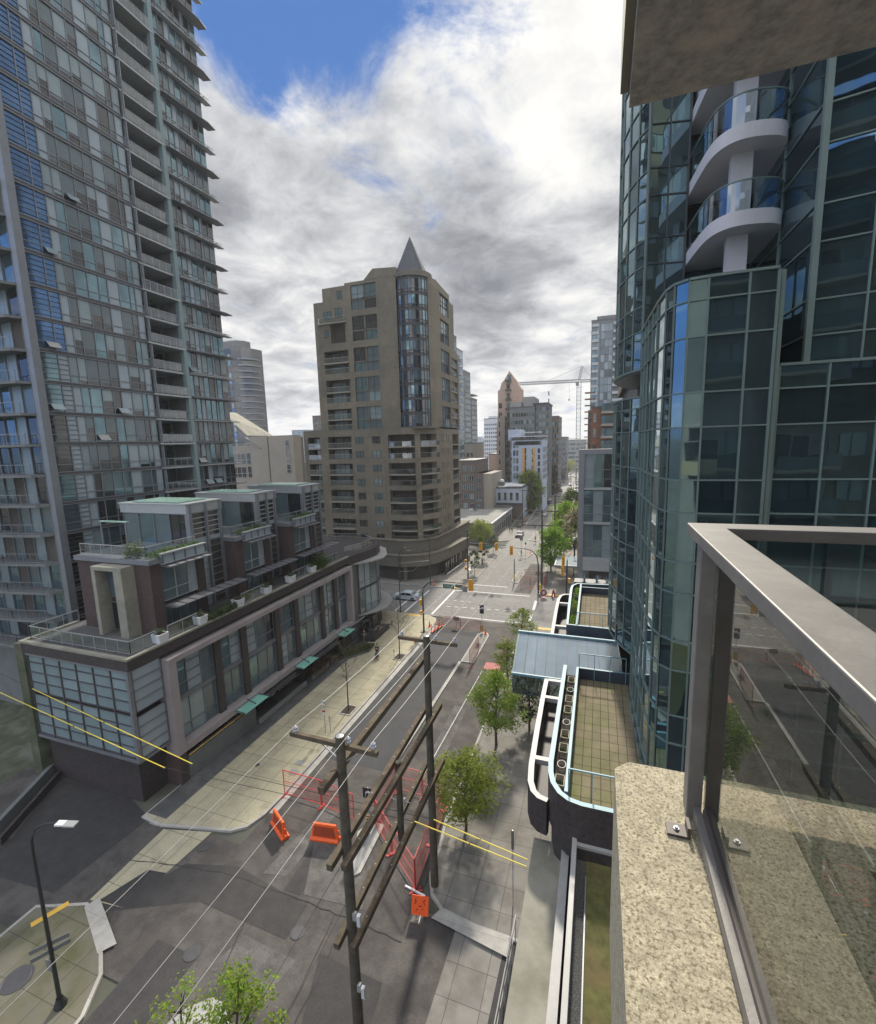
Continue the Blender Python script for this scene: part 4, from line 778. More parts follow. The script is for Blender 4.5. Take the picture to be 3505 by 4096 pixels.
# (a) far dark tower on the left
p = lambda px, py, Y: aty(px, py, Y)
q0, q1 = p(872, 1400, 190), p(1050, 1500, 200)
T = thing('dark_glass_tower', 'dark blue and brown glass tower with rounded right side, behind the left tower', 'tower')
ax0, ax1 = q0.x-6, q1.x; zt = p(1000, 1385, 190).z
pl = [(ax0, 190), (ax1-9, 189), (ax1-4, 190.5), (ax1-1, 194), (ax1, 197), (ax1, 201), (ax0, 201)]
b = MB(); b.prism(pl, 0, zt, 'glass_dark'); b.build('wall', T)
b = MB(); b.prism([(ax0+3, 193), (ax1-9, 193), (ax1-6, 196), (ax1-6, 200), (ax0+3, 200)], zt, zt+4.5, 'grey_d'); b.build('roof_plant_room', T)
nf = int(zt/2.95); rr = random.Random(5)
for k in range(8, nf):
    z = k*2.95; b = MB(); b.prism([(x*1.0+(.25 if x > ax0 else 0), y-.25) for x, y in pl], z, z+.3, 'grey_d'); b.build('floor_band', T)
    b = MB(); xs = [ax0+1+i*1.9 for i in range(int((ax1-10-ax0)/1.9))]
    for i, x in enumerate(xs):
        c = 'spandrel' if i % 9 < 3 else ('brick_dark' if i % 5 == 0 else rr.choice(['blind_l', 'glass_dark', 'glass_teal', 'glass_deep'])); b.quad((x, 188.95-.02+(i*.0), z+.4), (x+1.7, 188.93, z+.4), (x+1.7, 188.93, z+2.8), (x, 188.93, z+2.8), c)
    b.build('window_band', T)
    b = MB(); b.prism([(ax1-5, 188.8), (ax1-1.2, 190.3), (ax1+.9, 194), (ax1+1, 198), (ax1, 198), (ax1-1.5, 194.6), (ax1-5, 191)], z, z+.7, 'alum' if k % 2 else 'steel_blue'); b.build('balcony', T)
# (b) beige building with lattice roof
bx0, bx1 = p(905, 1800, 110).x-6, p(1188, 1800, 110).x; bz = p(1100, 1743, 110).z
T = thing('beige_building', 'beige rendered low building with blank walls and a sloping lattice roof behind the left tower', 'building')
xm = p(1090, 1800, 110).x; xa = p(1072, 1800, 110).x; xw = p(1000, 1800, 110).x
b = MB(); b.box(xm, bx1, 108.6, 112, 0, bz, 'tan_l'); b.box(xa, xm, 110.2, 125, 0, bz-.2, 'tan_d'); b.box(xw, xa, 110.0, 125, 0, bz, 'tan_l'); b.box(bx0, xw, 110.6, 125, 0, p(950, 1785, 110).z, 'tan_l'); b.build('wall', T)  # narrow darker tan strip stands in for the shadow line between the walls
b = MB(); e0 = p(903, 1665, 110); e1 = p(985, 1742, 110); b.add([(bx0, 114, e0.z+2), (e1.x, 110.4, e1.z), (e1.x, 122, e1.z), (bx0, 122, e0.z+2), (bx0, 114, e0.z-1), (e0.x, 110.4, e0.z), ], [(0, 5, 1, 2, 3)], 'ledge'); b.bar((xw-1, 109.9, bz-.3), (xw+4, 109.9, bz-3.4), .5, .3, 'grey_w'); b.build('lattice_roof', T)
for px0, px1, py0, py1, n in ((928, 975, 1815, 1857, 3), (985, 1002, 1812, 1857, 1), (930, 980, 1868, 1910, 3), (990, 1006, 1865, 1910, 1), (1158, 1168, 1760, 1800, 1), (1162, 1172, 1808, 1848, 1), (1164, 1176, 1855, 1890, 1)):
    a = p(px0, py1, 110); c = p(px1, py0, 110); put_window(T, (a.x, (110.5 if px0 < 1100 else 108.5), a.z), 0, c.x-a.x, c.z-a.z, n, 1, 'glass_dark', 'white_w', rows=[0, (c.z-a.z)*.38, c.z-a.z])
# (c) small distant towers on the left
a0, a1 = p(1168, 1735, 420), p(1222, 1735, 420); block('distant_blue_tower', 'small pale blue glass tower between the beige building and the tan tower', 'tower', a0.x, a1.x, 420, 440, p(1190, 1722, 420).z, 'blue_tower', [(a0.x, a1.x, 9, 8, 50, 14, 1.2, 1.9, GB, 'alum_l')], n=40)
a0, a1 = p(1252, 1700, 260), p(1310, 1700, 260); block('distant_brown_tower', 'small brown grey tower peeking out left of the tan tower', 'tower', a0.x, a1.x+8, 260, 280, p(1270, 1665, 260).z, 'brick_g', [(a0.x, a1.x+8, 8, 4, 44, 14, 1.1, 1.5, GD, 'alum')], n=40)
a0, a1 = p(1175, 1850, 230), p(1235, 1850, 230); block('low_grey_building', 'low dark grey building with white window bands beside the beige building', 'building', a0.x-6, a1.x+10, 230, 250, p(1200, 1855, 230).z, 'grey_d', [(a0.x-6, a1.x+10, 7, 1, 14, 4, 1.5, 1.4, GD, 'white_w')], n=30)
# (f) glass towers right behind the tan tower
a0, a1 = p(1790, 1500, 150), p(1829, 1500, 160)
block('green_glass_tower', 'narrow grey green tower with tall windows rising directly behind the tan tower', 'tower', a1.x-9, a1.x, 150, 160, p(1815, 1325, 150).z, 'grey_d', [(a1.x-8, a1.x, 4, 40, 78, 7, 1.3, 4.2, ['blind_l', 'glass_teal', 'blind'], 'alum_d')], east=[(150.5, 159.5, 4, 30, 78, 12, 2.2, 3.2, ['blind_l', 'glass_teal', 'blind'], 'alum_d')], n=80)
a1 = p(1853, 1500, 200)
T = block('blue_glass_tower', 'tall blue glass tower with small balconies on its right edge behind the tan tower', 'tower', a1.x-12, a1.x, 190, 200, p(1840, 1392, 190).z, 'blue_tower', [(a1.x-12, a1.x, 7, 3, 87, 29, 1.5, 2.5, ['glass_deep', 'blind_l', 'spandrel2', 'glass_deep'], 'steel_blue')], east=[(193, 199.5, 2, 3, 87, 29, 2.9, 2.4, ['glass_deep', 'blind_l', 'glass_teal'], 'steel_blue')], n=100)
bands(T, 0, a1.x, 190, 193, 20, 84, 20, 'alum_l', 1.7, 'E', zmax=p(1840, 1392, 190).z)
a1 = p(1883, 1600, 242); T = block('grey_balcony_tower', 'grey tower with dark windows, third of the stepped row behind the tan tower', 'tower', a1.x-10, a1.x, 230, 242, p(1870, 1482, 230).z, 'grey_d', [(a1.x-10, a1.x, 6, 3, 76, 25, 1.2, 2.0, GB, 'alum_l')], east=[(231, 241.5, 4, 3, 76, 25, 2.2, 2.0, GB, 'alum_l')], n=100)
a1 = p(1910, 1700, 274); T = block('slab_grey_tower', 'slim grey slab tower with overhanging roof, last in the row behind the tan tower', 'tower', a1.x-14, a1.x, 260, 274, p(1890, 1592, 260).z, 'slate', [(a1.x-3.6, a1.x, 2, 3, 60, 20, 1.3, 2.2, GB, 'alum_l')], east=[(261, 273, 4, 3, 60, 20, 2.4, 2.2, GB+['slate'], 'alum_l')], n=100)
b = MB(); b.box(a1.x-9, a1.x+1.5, 259, 270, p(1890, 1580, 260).z, p(1890, 1578, 260).z+.3, 'tan_l'); b.build('roof_canopy', T)
a0, a1 = p(1838, 1800, 205), p(1895, 1800, 205); block('tan_infill_building', 'small tan building low between the brick apartments and the blue towers', 'building', a0.x-4, a1.x, 205, 225, p(1870, 1775, 205).z, 'tan_l', [(a0.x-4, a1.x, 6, 3, 23, 7, .9, 1.6, GD, 'alum')], n=40)
# (h) brick apartments
T = block('brick_apartment_building', 'grey brown brick apartment building in two steps beside the tan tower', 'building', -46, -39.4, 150, 170, 20.7, 'brick_g', [(-46, -39.4, 3, 1, 20, 6, 1.4, 1.7, GD+['blind_l'], 'white_w')], n=60)
b = MB(); b.box(-39.4, -33.6, 150.5, 168, 0, 16.6, 'tan_l'); b.box(-39.4, -36.6, 149.9, 168, 0, 16.6, 'brick_g'); b.build('wall', T)
for j in range(5): put_window(T, (-38.9, 149.88, 1+j*3.1), 0, 1.7, 1.9, 2, 1, 'glass_teal', 'white_w')
# (i) white upper floor shop
T = block('white_shop_building', 'low shop building with white upper wall of slot windows over dark brick', 'building', -38.5, -24.6, 157, 175, 11.0, 'blue_w', [(-37.6, -25.2, 6, 6.2, 10.2, 1, .9, 2.6, ['glass_dark'], 'alum_d')])
b = MB(); b.box(-38.7, -24.4, 156.6, 157, 0, 5.6, 'brick_g'); b.box(-38.8, -24.3, 156.3, 157, 5.6, 6.0, 'alum_d'); b.build('lower_wall', T); b = MB(); b.box(-33.2, -31.4, 160, 162, 11.4, 13.0, 'grey_d'); b.lathe([(.9, 13.0), (.75, 13.6), (0, 14.0)], 12, 'white_w', (-32.3, 161, 0)); b.build('roof_vent', T)
b = MB(); b.box(-37, -25, 159, 173, 11.5, 11.6, 'white_w'); b.build('roof', T)
# (j) flat grey commercial building
T = thing('flat_roof_building', 'long low grey building with a flat gravel roof beside the street past the crossing', 'building')
b = MB(); b.prism([(-50, 121.5), (-27.4, 121.5), (-27.4, 153.5), (-50, 153.5)], 0, 4.6, 'grey_w'); b.build('wall', T)
b = MB(); b.box(-49.8, -27.7, 121.8, 153.2, 4.6, 4.66, 'roof_g'); b.build('roof', T)
b = MB(); b.box(-50.1, -27.3, 121.4, 121.75, 4.55, 4.95, 'grey_w'); b.box(-27.65, -27.25, 121.75, 153.6, 4.55, 4.95, 'white_w'); b.box(-34, -27.6, 153.2, 153.7, 4.6, 5.6, 'grey_d'); b.build('parapet', T)
for k in range(9): put_window(T, (-27.36, 123.5+k*3.2, .9 if k < 6 else .4), EAST, 1.1, 1.9 if k < 6 else 2.6, 1, 1, 'glass_dark', 'grey_d')
for k in range(5):
    b = MB(); b.box(-27.3, -27.2, 125+k*5.6, 125.8+k*5.6, 4.3, 4.5, 'alum_d'); b.build('scupper', T)
b = MB(); b.box(-40.5, -39.3, 146, 147, 4.66, 5.2, 'white_w'); b.box(-38.8, -38.0, 146.2, 146.8, 4.66, 5.0, 'alum_d'); b.build('roof_vent', T)
T = block('red_sign_building', 'low grey building with a small red and white sign behind the flat roof', 'building', -52, -42, 156, 170, 6.5, 'grey_d')
b = MB(); b.box(-44, -41.9, 155.7, 155.9, 4.2, 6.6, 'white_w'); b.box(-42.8, -42.0, 155.6, 155.68, 4.6, 6.2, 'signal_red'); b.build('sign_board', T)
# (k) pale blue hotel
T = block('pale_blue_hotel', 'pale blue square building with two columns of orange panels beside its windows', 'building', -31.3, -19.8, 175, 192, 27.4, 'blue_w', [(-30.9, -28.6, 2, 12.5, 27.0, 5, .85, 2.1, GB, 'alum_l'), (-24.0, -22.6, 1, 12.5, 24.6, 4, .8, 2.1, GD, 'alum_l'), (-21.6, -20.6, 1, 12.5, 24.6, 5, .8, 1.8, GD, 'alum_l'), (-26.9, -25.6, 1, 12.5, 24.6, 5, .9, 2.2, GD, 'alum_l')], east=[(176, 190, 5, 12, 25, 5, 1.3, 1.9, GB, 'alum_l')])
b = MB(); b.box(-32.8, -28.2, 176, 188, 27.4, 31.5, 'blue_w'); b.build('stair_tower', T)
for xx in (-26.7, -22.9):
    for j in range(5): b = MB(); b.box(xx-.55, xx+.35, 174.86, 174.95, 12.5+j*2.42+.1, 12.5+j*2.42+2.2, 'orange_p'); b.build('orange_panel', T)
b = MB(); b.box(-31.6, -19.0, 174.2, 186, 28.6, 28.9, 'white_w'); b.box(-27, -21, 177, 184, 30.2, 30.4, 'white_w'); b.build('roof_canopy', T)
b = MB(); b.box(-30, -20.2, 174.9, 175, 25.6, 27.0, 'glass_dark'); b.box(-31.5, -19.6, 174.8, 175, 11.3, 11.8, 'white_w'); b.build('top_glazing', T)
for j, x in enumerate((-30.6, -27.6, -24.2)): put_window(T, (x, 174.9, 7.2), 0, 2.2, 2.6, 2, 1, 'glass_dark', 'blue_w')
# (l) gabled brick tower
T = thing('gabled_brick_tower', 'orange tan brick tower stepping up to a steep triangular gable', 'tower'); Y = 215
X_ = lambda px: aty(px, 1700, Y).x
Zp = lambda py, px=2030: aty(px, py, Y).z
prof = [(1993, 1560), (1993, 1530), (2003, 1525), (2008, 1500), (2020, 1500), (2039, 1484), (2062, 1541), (2062, 1541)]
o1 = [(X_(1985), 0), (X_(2088), 0), (X_(2088), Zp(1560)), (X_(2085), Zp(1555)), (X_(2076), Zp(1545)), (X_(2070), Zp(1528)), (X_(2061), Zp(1516)), (X_(2058), Zp(1512)), (X_(2039), Zp(1484)), (X_(2022), Zp(1513)), (X_(2018), Zp(1520)), (X_(2008), Zp(1530)), (X_(2004), Zp(1545)), (X_(2000), Zp(1558)), (X_(1993), Zp(1560)), (X_(1993), Zp(1640)), (X_(1987), Zp(1720))]
b = MB(); n = len(o1); b.add([(x, Y, z) for x, z in o1]+[(x, Y+5, z) for x, z in o1], [tuple(range(n)), tuple(n+i for i in reversed(range(n)))]+[(i, n+i, n+(i+1) % n, (i+1) % n) for i in range(n)], 'brick_t'); b.build('wall', T)
for k in range(11):
    for px in (1999, 2030, 2062): 
        if k < 9 or px == 2030: a = aty(px, 2040, Y); put_window(T, (a.x, Y-.1, 8+k*4.3), 0, 1.6, 2.4, 1, 1, ('glass_dark', 'glass_teal', 'recess')[(k+px) % 3], 'brick_t')
put_window(T, (X_(2033), Y-.1, Zp(1535)), 0, 1.6, 4.0, 1, 1, 'blind', 'brick_t')
for k in range(12): b = MB(); b.box(X_(2024), X_(2046), Y-1.1, Y, 8+k*4.2, 8+k*4.2+.9, 'recess'); b.build('balcony', T)
b = MB(); b.box(X_(2005), X_(2024), Y-2.5, Y, 0, Zp(1663), 'tan_l'); b.build('stair_tower', T)
# (m) stepped grey blocks
a = lambda px, Y: aty(px, 1750, Y).x
T = block('stepped_grey_building', 'grey green stepped apartment building with many square windows right of the gabled tower', 'building', a(2040, 200), a(2138, 200), 200, 222, aty(2150, 1628, 200).z, 'grey_d', [(a(2040, 200), a(2138, 200), 9, 12, 49, 12, .95, 1.5, GB+['glass_dark', 'glass_dark'], 'alum')], n=100)
b = MB(); b.box(a(2040, 200), a(2083, 200), 201, 220, 0, aty(2060, 1608, 200).z, 'grey_w'); b.box(a(2090, 200), a(2133, 200), 203, 220, 0, aty(2100, 1585, 200).z, 'grey_w'); b.box(a(2140, 200), a(2188, 200), 202, 222, 0, aty(2160, 1613, 200).z, 'grey_d'); b.build('upper_wall', T)
wl = WinList(T, 'side_window'); r = random.Random(8)
for i in range(4):
    for j in range(9): wl.add((a(2141, 200)+i*1.45, 201.9, 14+j*3.2), 0, 1.0, 1.6, 1, 1, r.choice(GB), 'alum')
for j in range(12): wl.add((a(2188, 200)+.03, 204, 12+j*3.1), EAST, 4, 1.7, 3, 1, 'glass_dark', 'alum')
wl.flush(); b = MB(); b.box(a(2130, 200), a(2193, 200), 200.6, 222, aty(2160, 1613, 200).z, aty(2160, 1613, 200).z+.3, 'alum_d'); b.build('roof_overhang', T)
T = block('brown_stepped_tower', 'dark grey brown balcony tower stepping down behind the stepped grey building', 'tower', a(2180, 240), a(2234, 240), 240, 262, aty(2205, 1668, 240).z, 'brick_g', [(a(2180, 240), a(2234, 240), 7, 6, 46, 13, 1.0, 1.8, GB+['glass_dark'], 'alum_l')], east=[(241, 261, 6, 6, 46, 13, 2.4, 1.9, GB, 'alum_l')], n=100)
T = block('low_modern_block', 'smaller grey and white block at the far end of the street', 'building', a(2234, 320), a(2268, 320), 320, 340, aty(2250, 1750, 320).z, 'grey_d', [(a(2234, 320), a(2268, 320), 5, 3, 26, 7, 1.6, 1.8, GB, 'white_w')], n=40)
T = block('end_of_street_block', 'wide low grey block closing the view at the end of the street', 'building', a(2262, 430), a(2345, 430), 430, 450, aty(2300, 1762, 430).z, 'grey_w', [(a(2262, 430), a(2345, 430), 12, 2, 25, 6, 1.8, 2.0, GB, 'steel_blue')], n=72)
# (n) pale tower in the gap
T = block('pale_concrete_tower', 'pale grey concrete tower standing in the gap left of the gabled tower', 'tower', a(1937, 330), a(1989, 330), 330, 350, aty(1965, 1676, 330).z, 'white_w', [(a(1937, 330), a(1989, 330), 6, 3, 41, 13, 1.1, 1.3, GD, 'blue_w')], n=78)
b = MB(); b.box(a(1954, 330), a(1983, 330), 331, 348, 0, aty(1965, 1670, 330).z+1, 'white_w'); b.build('upper_wall', T)
block('pink_low_building', 'pinkish low building under the pale concrete tower', 'building', a(1955, 260), a(2005, 260), 260, 280, aty(1975, 1860, 260).z+6, 'brick_t', [(a(1955, 260), a(2005, 260), 6, 1, 12, 3, 1.2, 1.5, GD, 'alum')], n=18)
block('small_grey_house', 'small low grey building behind the white shop', 'building', a(1960, 190), a(2015, 190), 190, 200, 10.5, 'grey_w', [(a(1960, 190), a(2015, 190), 4, 4, 10, 1, 2.0, 3.2, GD, 'white_w')])
for k, (x0, x1, py, Y, lab) in enumerate(((1908, 1925, 1748, 900, 'tiny distant tower cluster block in the gap beside the slim slab tower'), (1922, 1938, 1755, 1000, 'tiny distant pale block in the gap, right of the other distant block'))):
    block('distant_skyline_block', lab, 'building', a(x0, Y), a(x1, Y), Y, Y+20, aty(x0, py, Y).z, 'blue_tower', [(a(x0, Y), a(x1, Y), 3, 5, aty(x0, py, Y).z-2, 6, 1.4, 2.2, ['blind_l', 'glass_deep'], 'alum')], n=18)
b = MB()
for k in range(60):
    ang = -.62+k*.019; Y = 1500+(k*37 % 300); b.lathe([(90+(k*13 % 50), -5), (60, 14+(k*7 % 12)), (10, 24+(k*11 % 14))], 8, 'leaf_d', (math.tan(ang)*Y, Y, 0))
structure('hills', b)
rr = random.Random(21)
for k in range(34):
    Y = rr.uniform(280, 700); ax = rr.choice([rr.uniform(-.62, -.56), rr.uniform(-.50, -.26), rr.uniform(-.16, -.075), rr.uniform(-.03, .05)])
    X0 = Y*ax; w = rr.uniform(14, 26); h = rr.uniform(8, 21)
    if -34 < X0+w and X0 < 2: continue
    m = rr.choice(['grey_w', 'white_w', 'tan_l', 'grey_d', 'brick_g', 'blue_w'])
    block('distant_low_building', 'distant low %s building among the roofs beyond the near towers' % {'grey_w': 'grey', 'white_w': 'white', 'tan_l': 'beige', 'grey_d': 'dark grey', 'brick_g': 'brown', 'blue_w': 'pale blue'}[m], 'building', X0, X0+w, Y, Y+15, h, m, [(X0, X0+w, 6, 1, h, max(1, int(h/3.2)), 1.5, 1.5, GD, 'alum')], group='distant low rise buildings', n=0 if Y > 420 else 12)
# (p) right side high-rise, brick, framed building
T = block('balcony_high_rise', 'tall grey high-rise with long white balcony bands at the right side of the street', 'tower', a(2358, 200), a(2358, 200)+24, 200, 224, aty(2380, 1285, 200).z, 'grey_d', [(a(2358, 200)+.3, a(2358, 200)+3.2, 2, 28, 95, 23, 1.2, 2.3, ['blind', 'spandrel', 'glass_teal'], 'alum'), (a(2358, 200)+3.6, a(2358, 200)+8.0, 3, 28, 95, 23, 1.35, 2.7, ['spandrel', 'spandrel2', 'blind'], 'alum')], n=100)
HZ = aty(2380, 1285, 200).z; bands(T, a(2358, 200)+8.2, a(2358, 200)+24, 200, 0, 30, 97, 23, 'alum_l', 1.4, zmax=HZ); bands(T, a(2358, 200)+.3, a(2358, 200)+2.8, 200, 0, 30, 97, 23, 'alum_l', .7, zmax=HZ)
b = MB(); b.box(a(2358, 200)+2, a(2358, 200)+24, 203, 222, aty(2380, 1285, 200).z, aty(2380, 1270, 200).z+1, 'grey_d'); b.build('roof_plant_room', T)
T = thing('unfinished_brick_building', 'narrow unfinished brown building with open floors below the high-rise', 'building')
x0, x1 = a(2337, 150), a(2364, 150)
b = MB(); b.box(x0+1, x1, 151, 160, 0, aty(2350, 1640, 150).z, 'brick_g'); b.build('wall', T)
for k in range(12): z = 20+k*1.9; b = MB(); b.box(x0, x1+1, 149.5, 152, z, z+.28, 'tan_d' if k % 2 else 'brick'); b.build('floor_band', T)
T = block('red_brick_building', 'red brown brick building with green bay windows above the grey framed building', 'building', -1.95, 9, 120, 135, 34.4, 'brick', [(-1.7, -.4, 1, 23, 34, 3, .9, 2.2, ['glass_dark'], 'brick')])
for k in range(4): z = 24.2+k*2.95; b = MB(); b.box(.35, 6, 118.9, 120, z, z+.55, 'tan_l'); b.box(.5, 6, 119.0, 120, z+.55, z+2.4, 'glass_teal'); b.build('bay_window', T)
T = thing('grey_framed_building', 'grey framed building with large teal windows beyond the right glass tower', 'building')
b = MB(); b.box(-2.85, 12, 80.2, 100, 5.2, 24.9, 'grey_d'); b.box(-1.2, 12, 83, 100, 0, 5.2, 'recess'); b.build('wall', T)
b = MB(); b.box(-3.1, -2.2, 79.4, 80.6, 5.0, 25.4, 'alum'); b.box(-2.2, 12, 79.4, 80.6, 24.6, 25.4, 'alum'); b.box(-2.2, 12, 79.3, 80.6, 5.0, 6.9, 'alum_l'); b.build('frame_surround', T)
for k, z in enumerate((6.9, 12.95, 18.75)):
    zt = (12.7, 18.5, 24.6)[k]
    for i in range(4): put_window(T, (-2.2+i*1.5, 80.1, z+.35), 0, 1.5, zt-z-.35, 1, 1, ['blind', 'glass_teal', 'spandrel', 'glass_teal', 'glass_dark'][(i+k) % 5], 'alum', rows=[0, 1.4, (zt-z)*.5, zt-z-.35])
    b = MB(); b.box(-2.2, 12, 79.6, 80.3, z-.02, z+.33, 'alum_l'); b.build('floor_band', T)
b = MB(); b.box(-3.0, -2.2, 79.8, 80.4, 0, 5.0, 'spandrel'); b.build('corner_column', T)
b = MB(); b.box(-7.2, -3.1, 84, 92, 4.2, 4.3, 'spandrel2'); b.box(-7.3, -3.1, 83.9, 84.1, 4.1, 4.4, 'alum'); b.box(-7.3, -7.1, 84, 92, 4.1, 4.4, 'alum'); b.build('glass_canopy', T)
for k in range(5): b = MB(); b.box(-3.3, 8, 101+k*14, 113+k*14, 0, (14, 9, 12, 8, 11)[k], ('brick_g', 'grey_w', 'brick_dark', 'tan_l', 'grey_d')[k]); o = b.build('row_building'); tag(o, ['brown brick building behind the blossom trees on the right', 'grey building behind the right street trees', 'dark red building right of the far trees', 'beige shop building further up the right side', 'dark grey building farthest up the right row'][k], 'building')
# (o) crane
CR = thing('tower_crane', 'white lattice tower crane above the end of the street', 'crane')
def lattice(P, Q, w, n, m, name):
    P = Vector(P); Q = Vector(Q); d = (Q-P).normalized(); s1 = d.cross(Vector((0, 1, 0))).normalized()*w/2; s2 = d.cross(s1).normalized()*w/2; b = MB(); cs = [s1+s2, s1-s2, -s1-s2, -s1+s2]
    for c in cs: b.bar(P+c, Q+c, .3, .3, m)
    for k in range(n):
        a, e = P+(Q-P)*k/n, P+(Q-P)*(k+1)/n
        for i in range(4): b.bar(a+cs[i], e+cs[(i+1) % 4], .14, .14, m); b.bar(a+cs[i], a+cs[(i+1) % 4], .14, .14, m)
    return b.build(name, CR)
lattice((-12.3, 300, 0), (-12.3, 300, 61), 2.4, 24, 'alum_l', 'mast'); lattice((-11.5, 300, 62.4), (-52, 300, 63.2), 1.5, 30, 'grey_w', 'jib'); lattice((-11.5, 300, 62.2), (-4, 300, 62.2), 1.4, 6, 'grey_w', 'counter_jib'); lattice((-12.3, 300, 63), (-10.6, 300, 71), 1.2, 6, 'alum_l', 'apex')
b = MB(); b.box(-14.2, -12.4, 299, 301, 59.6, 61.6, 'grey_d'); b.build('cab', CR); b = MB(); b.box(-5.5, -4, 299, 301, 59.8, 62, 'grey_w'); b.build('counterweight', CR)
b = MB(); b.bar((-10.6, 300, 71), (-30, 300, 64), .12, .12, 'grey_d'); b.bar((-10.6, 300, 71), (-4.5, 300, 62.5), .12, .12, 'grey_d'); b.bar((-18, 300, 62), (-18, 300, 52), .08, .08, 'grey_d'); b.box(-18.4, -17.6, 299.7, 300.3, 51, 52, 'grey_d'); b.build('tie_cable', CR)
# ================================================================== RIGHT GLASS TOWER
GT = thing('curved_glass_tower', 'dark teal mirror glass tower with a curved facade filling the right side', 'tower')
def dense(pts, step):
    out = [Vector(pts[0])]; 
    for a, c in zip(pts, pts[1:]):
        a = Vector(a); c = Vector(c); n = max(1, round((c-a).length/step)); out += [a+(c-a)*k/n for k in range(1, n+1)]
    return out
bay1 = [(1.9, 33.0), (1.2, 31.2), (.86, 29.6), (.78, 28.2), (.86, 27.1), (1.12, 26.0), (1.45, 25.1), (1.84, 24.4)]
bay2 = dense([(1.84, 24.3), (1.90, 22.0), (1.99, 19.7), (2.10, 18.3), (2.27, 17.72), (2.62, 17.36), (3.15, 17.28), (4.25, 17.25), (5.0, 17.25)], 1.1)
bay3 = dense([(5.3, 17.6), (17.0, 17.9)], 1.35)
top3 = [(6.3, 25.6), (6.3, 22.0), (6.35, 19.0)]+dense([(6.4, 18.7), (19, 19.0)], 1.35)[1:]
rt = random.Random(17)
def curtain(path, z0, z1, zoff=25.55, mul='tower_mull', pitch=2.87, closed_top=False):
    k = math.floor((z0-zoff)/pitch); zz = []
    while zoff+k*pitch < z1: zz += [zoff+k*pitch, zoff+k*pitch+1.75]; k += 1
    zz = [z0]+[z for z in zz if z0+.2 < z < z1-.2]+[z1]
    fl = [zz[i:i+3] for i in range(0, len(zz)-1, 2)]
    for lv in fl:
        b = MB(); g = MB()
        for (p, q) in zip(path, path[1:]):
            p = Vector((*p, 0)); q = Vector((*q, 0)); d = (q-p).normalized(); n = Vector((d.y, -d.x, 0))
            for a, c in zip(lv, lv[1:]):
                t = [rt.uniform(-.006, .006) for _ in range(3)]; t.append(t[0]-t[1]+t[2])
                vs = [p+Vector((0, 0, a)), q+Vector((0, 0, a)), q+Vector((0, 0, c)), p+Vector((0, 0, c))]
                g.poly([v+n*e for v, e in zip(vs, t)], 'tower_glass' if rt.random() < .8 else 'tower_glass_b')
                b.bar(p+n*.02+Vector((0, 0, a)), q+n*.02+Vector((0, 0, a)), .06, .05, mul)
            b.bar(p+n*.03+Vector((0, 0, lv[0])), p+n*.03+Vector((0, 0, lv[-1])), .055, .055, mul)
        b.bar(Vector((*path[-1], lv[0])), Vector((*path[-1], lv[-1])), .08, .08, mul)
        g.build('glass_band', GT); b.build('mullion_grid', GT)
curtain(bay1, 15.9, 28.9); curtain(bay1, 30.2, 75, 30.2); curtain(bay2, 13.3, 31.9); curtain(bay3, 8, 29.1); curtain(top3, 29.1, 62, 25.55)
# body behind the glass
inn = [(2.6, 60), (2.6, 33), (1.5, 31), (1.1, 29.4), (1.0, 28.2), (1.1, 27.2), (1.35, 26.2), (1.7, 25.4), (2.1, 24.4), (2.2, 22), (2.25, 19.8), (2.4, 18.5), (2.75, 17.75), (3.2, 17.6), (5.1, 17.55), (5.5, 18.0), (22, 18.3), (22, 60)]
b = MB(); b.prism(inn, 15.95, 28.7, 'grey_d'); b.prism([(3.2, 60), (3.2, 33), (2.6, 30), (2.3, 24.4)]+inn[9:], 0, 15.95, 'grey_d'); b.prism([(2.5, 60), (2.5, 28), (2.4, 24.3), (2.5, 19), (2.9, 17.8), (5.1, 17.7), (5.1, 26), (22, 26), (22, 60)], 28.7, 31.8, 'grey_d'); b.build('core_wall', GT)
b = MB(); b.prism([(x+.05, y+.1) for x, y in bay1]+[(3.5, 24.6), (3.5, 33)], 30.1, 30.2, 'alum'); b.prism([(x+.35, y+.3) for x, y in bay1]+[(3.5, 25), (3.5, 33)], 30.2, 75, 'grey_d'); b.build('soffit', GT)
b = MB(); b.box(2.2, 3.0, 24.5, 32, 28.7, 30.1, 'recess'); b.box(2.0, 22, 25.7, 60, 31.8, 75, 'recess'); b.box(6.6, 22, 19.3, 60, 29.1, 62, 'grey_d'); b.build('recessed_wall', GT)
b = MB()
for p_, q_ in zip(bay2, bay2[1:]): b.bar((*p_, 31.95), (*q_, 31.95), .14, .08, 'tower_mull')
for p_, q_ in zip(bay1, bay1[1:]): b.bar((*p_, 28.95), (*q_, 28.95), .14, .08, 'tower_mull'); b.bar((*p_, 30.2), (*q_, 30.2), .16, .1, 'tower_mull')
for p_, q_ in zip(bay3, bay3[1:]): b.bar((*p_, 29.15), (*q_, 29.15), .14, .08, 'tower_mull')
b.bar((*bay1[-1], 30.2), (*bay1[-1], 75), .16, .16, 'tower_mull'); b.bar((6.35, 18.75, 29.1), (6.35, 18.75, 62), .18, .18, 'tower_mull'); b.bar((5.15, 17.4, 13), (5.15, 17.4, 31.9), .12, .12, 'tower_mull')
b.build('coping', GT)
# louvres in the right facade
for k in range(5):
    for x in (9.35, 10.75):
        b = MB(); z = 25.55+2.87*(k*2-4)+.15; yy = 17.55 if z < 29 else 18.6
        for j in range(8): b.box(x, x+1.15, yy, yy+.05, z+j*.19, z+j*.19+.1, 'tower_mull')
        b.build('louvre', GT)
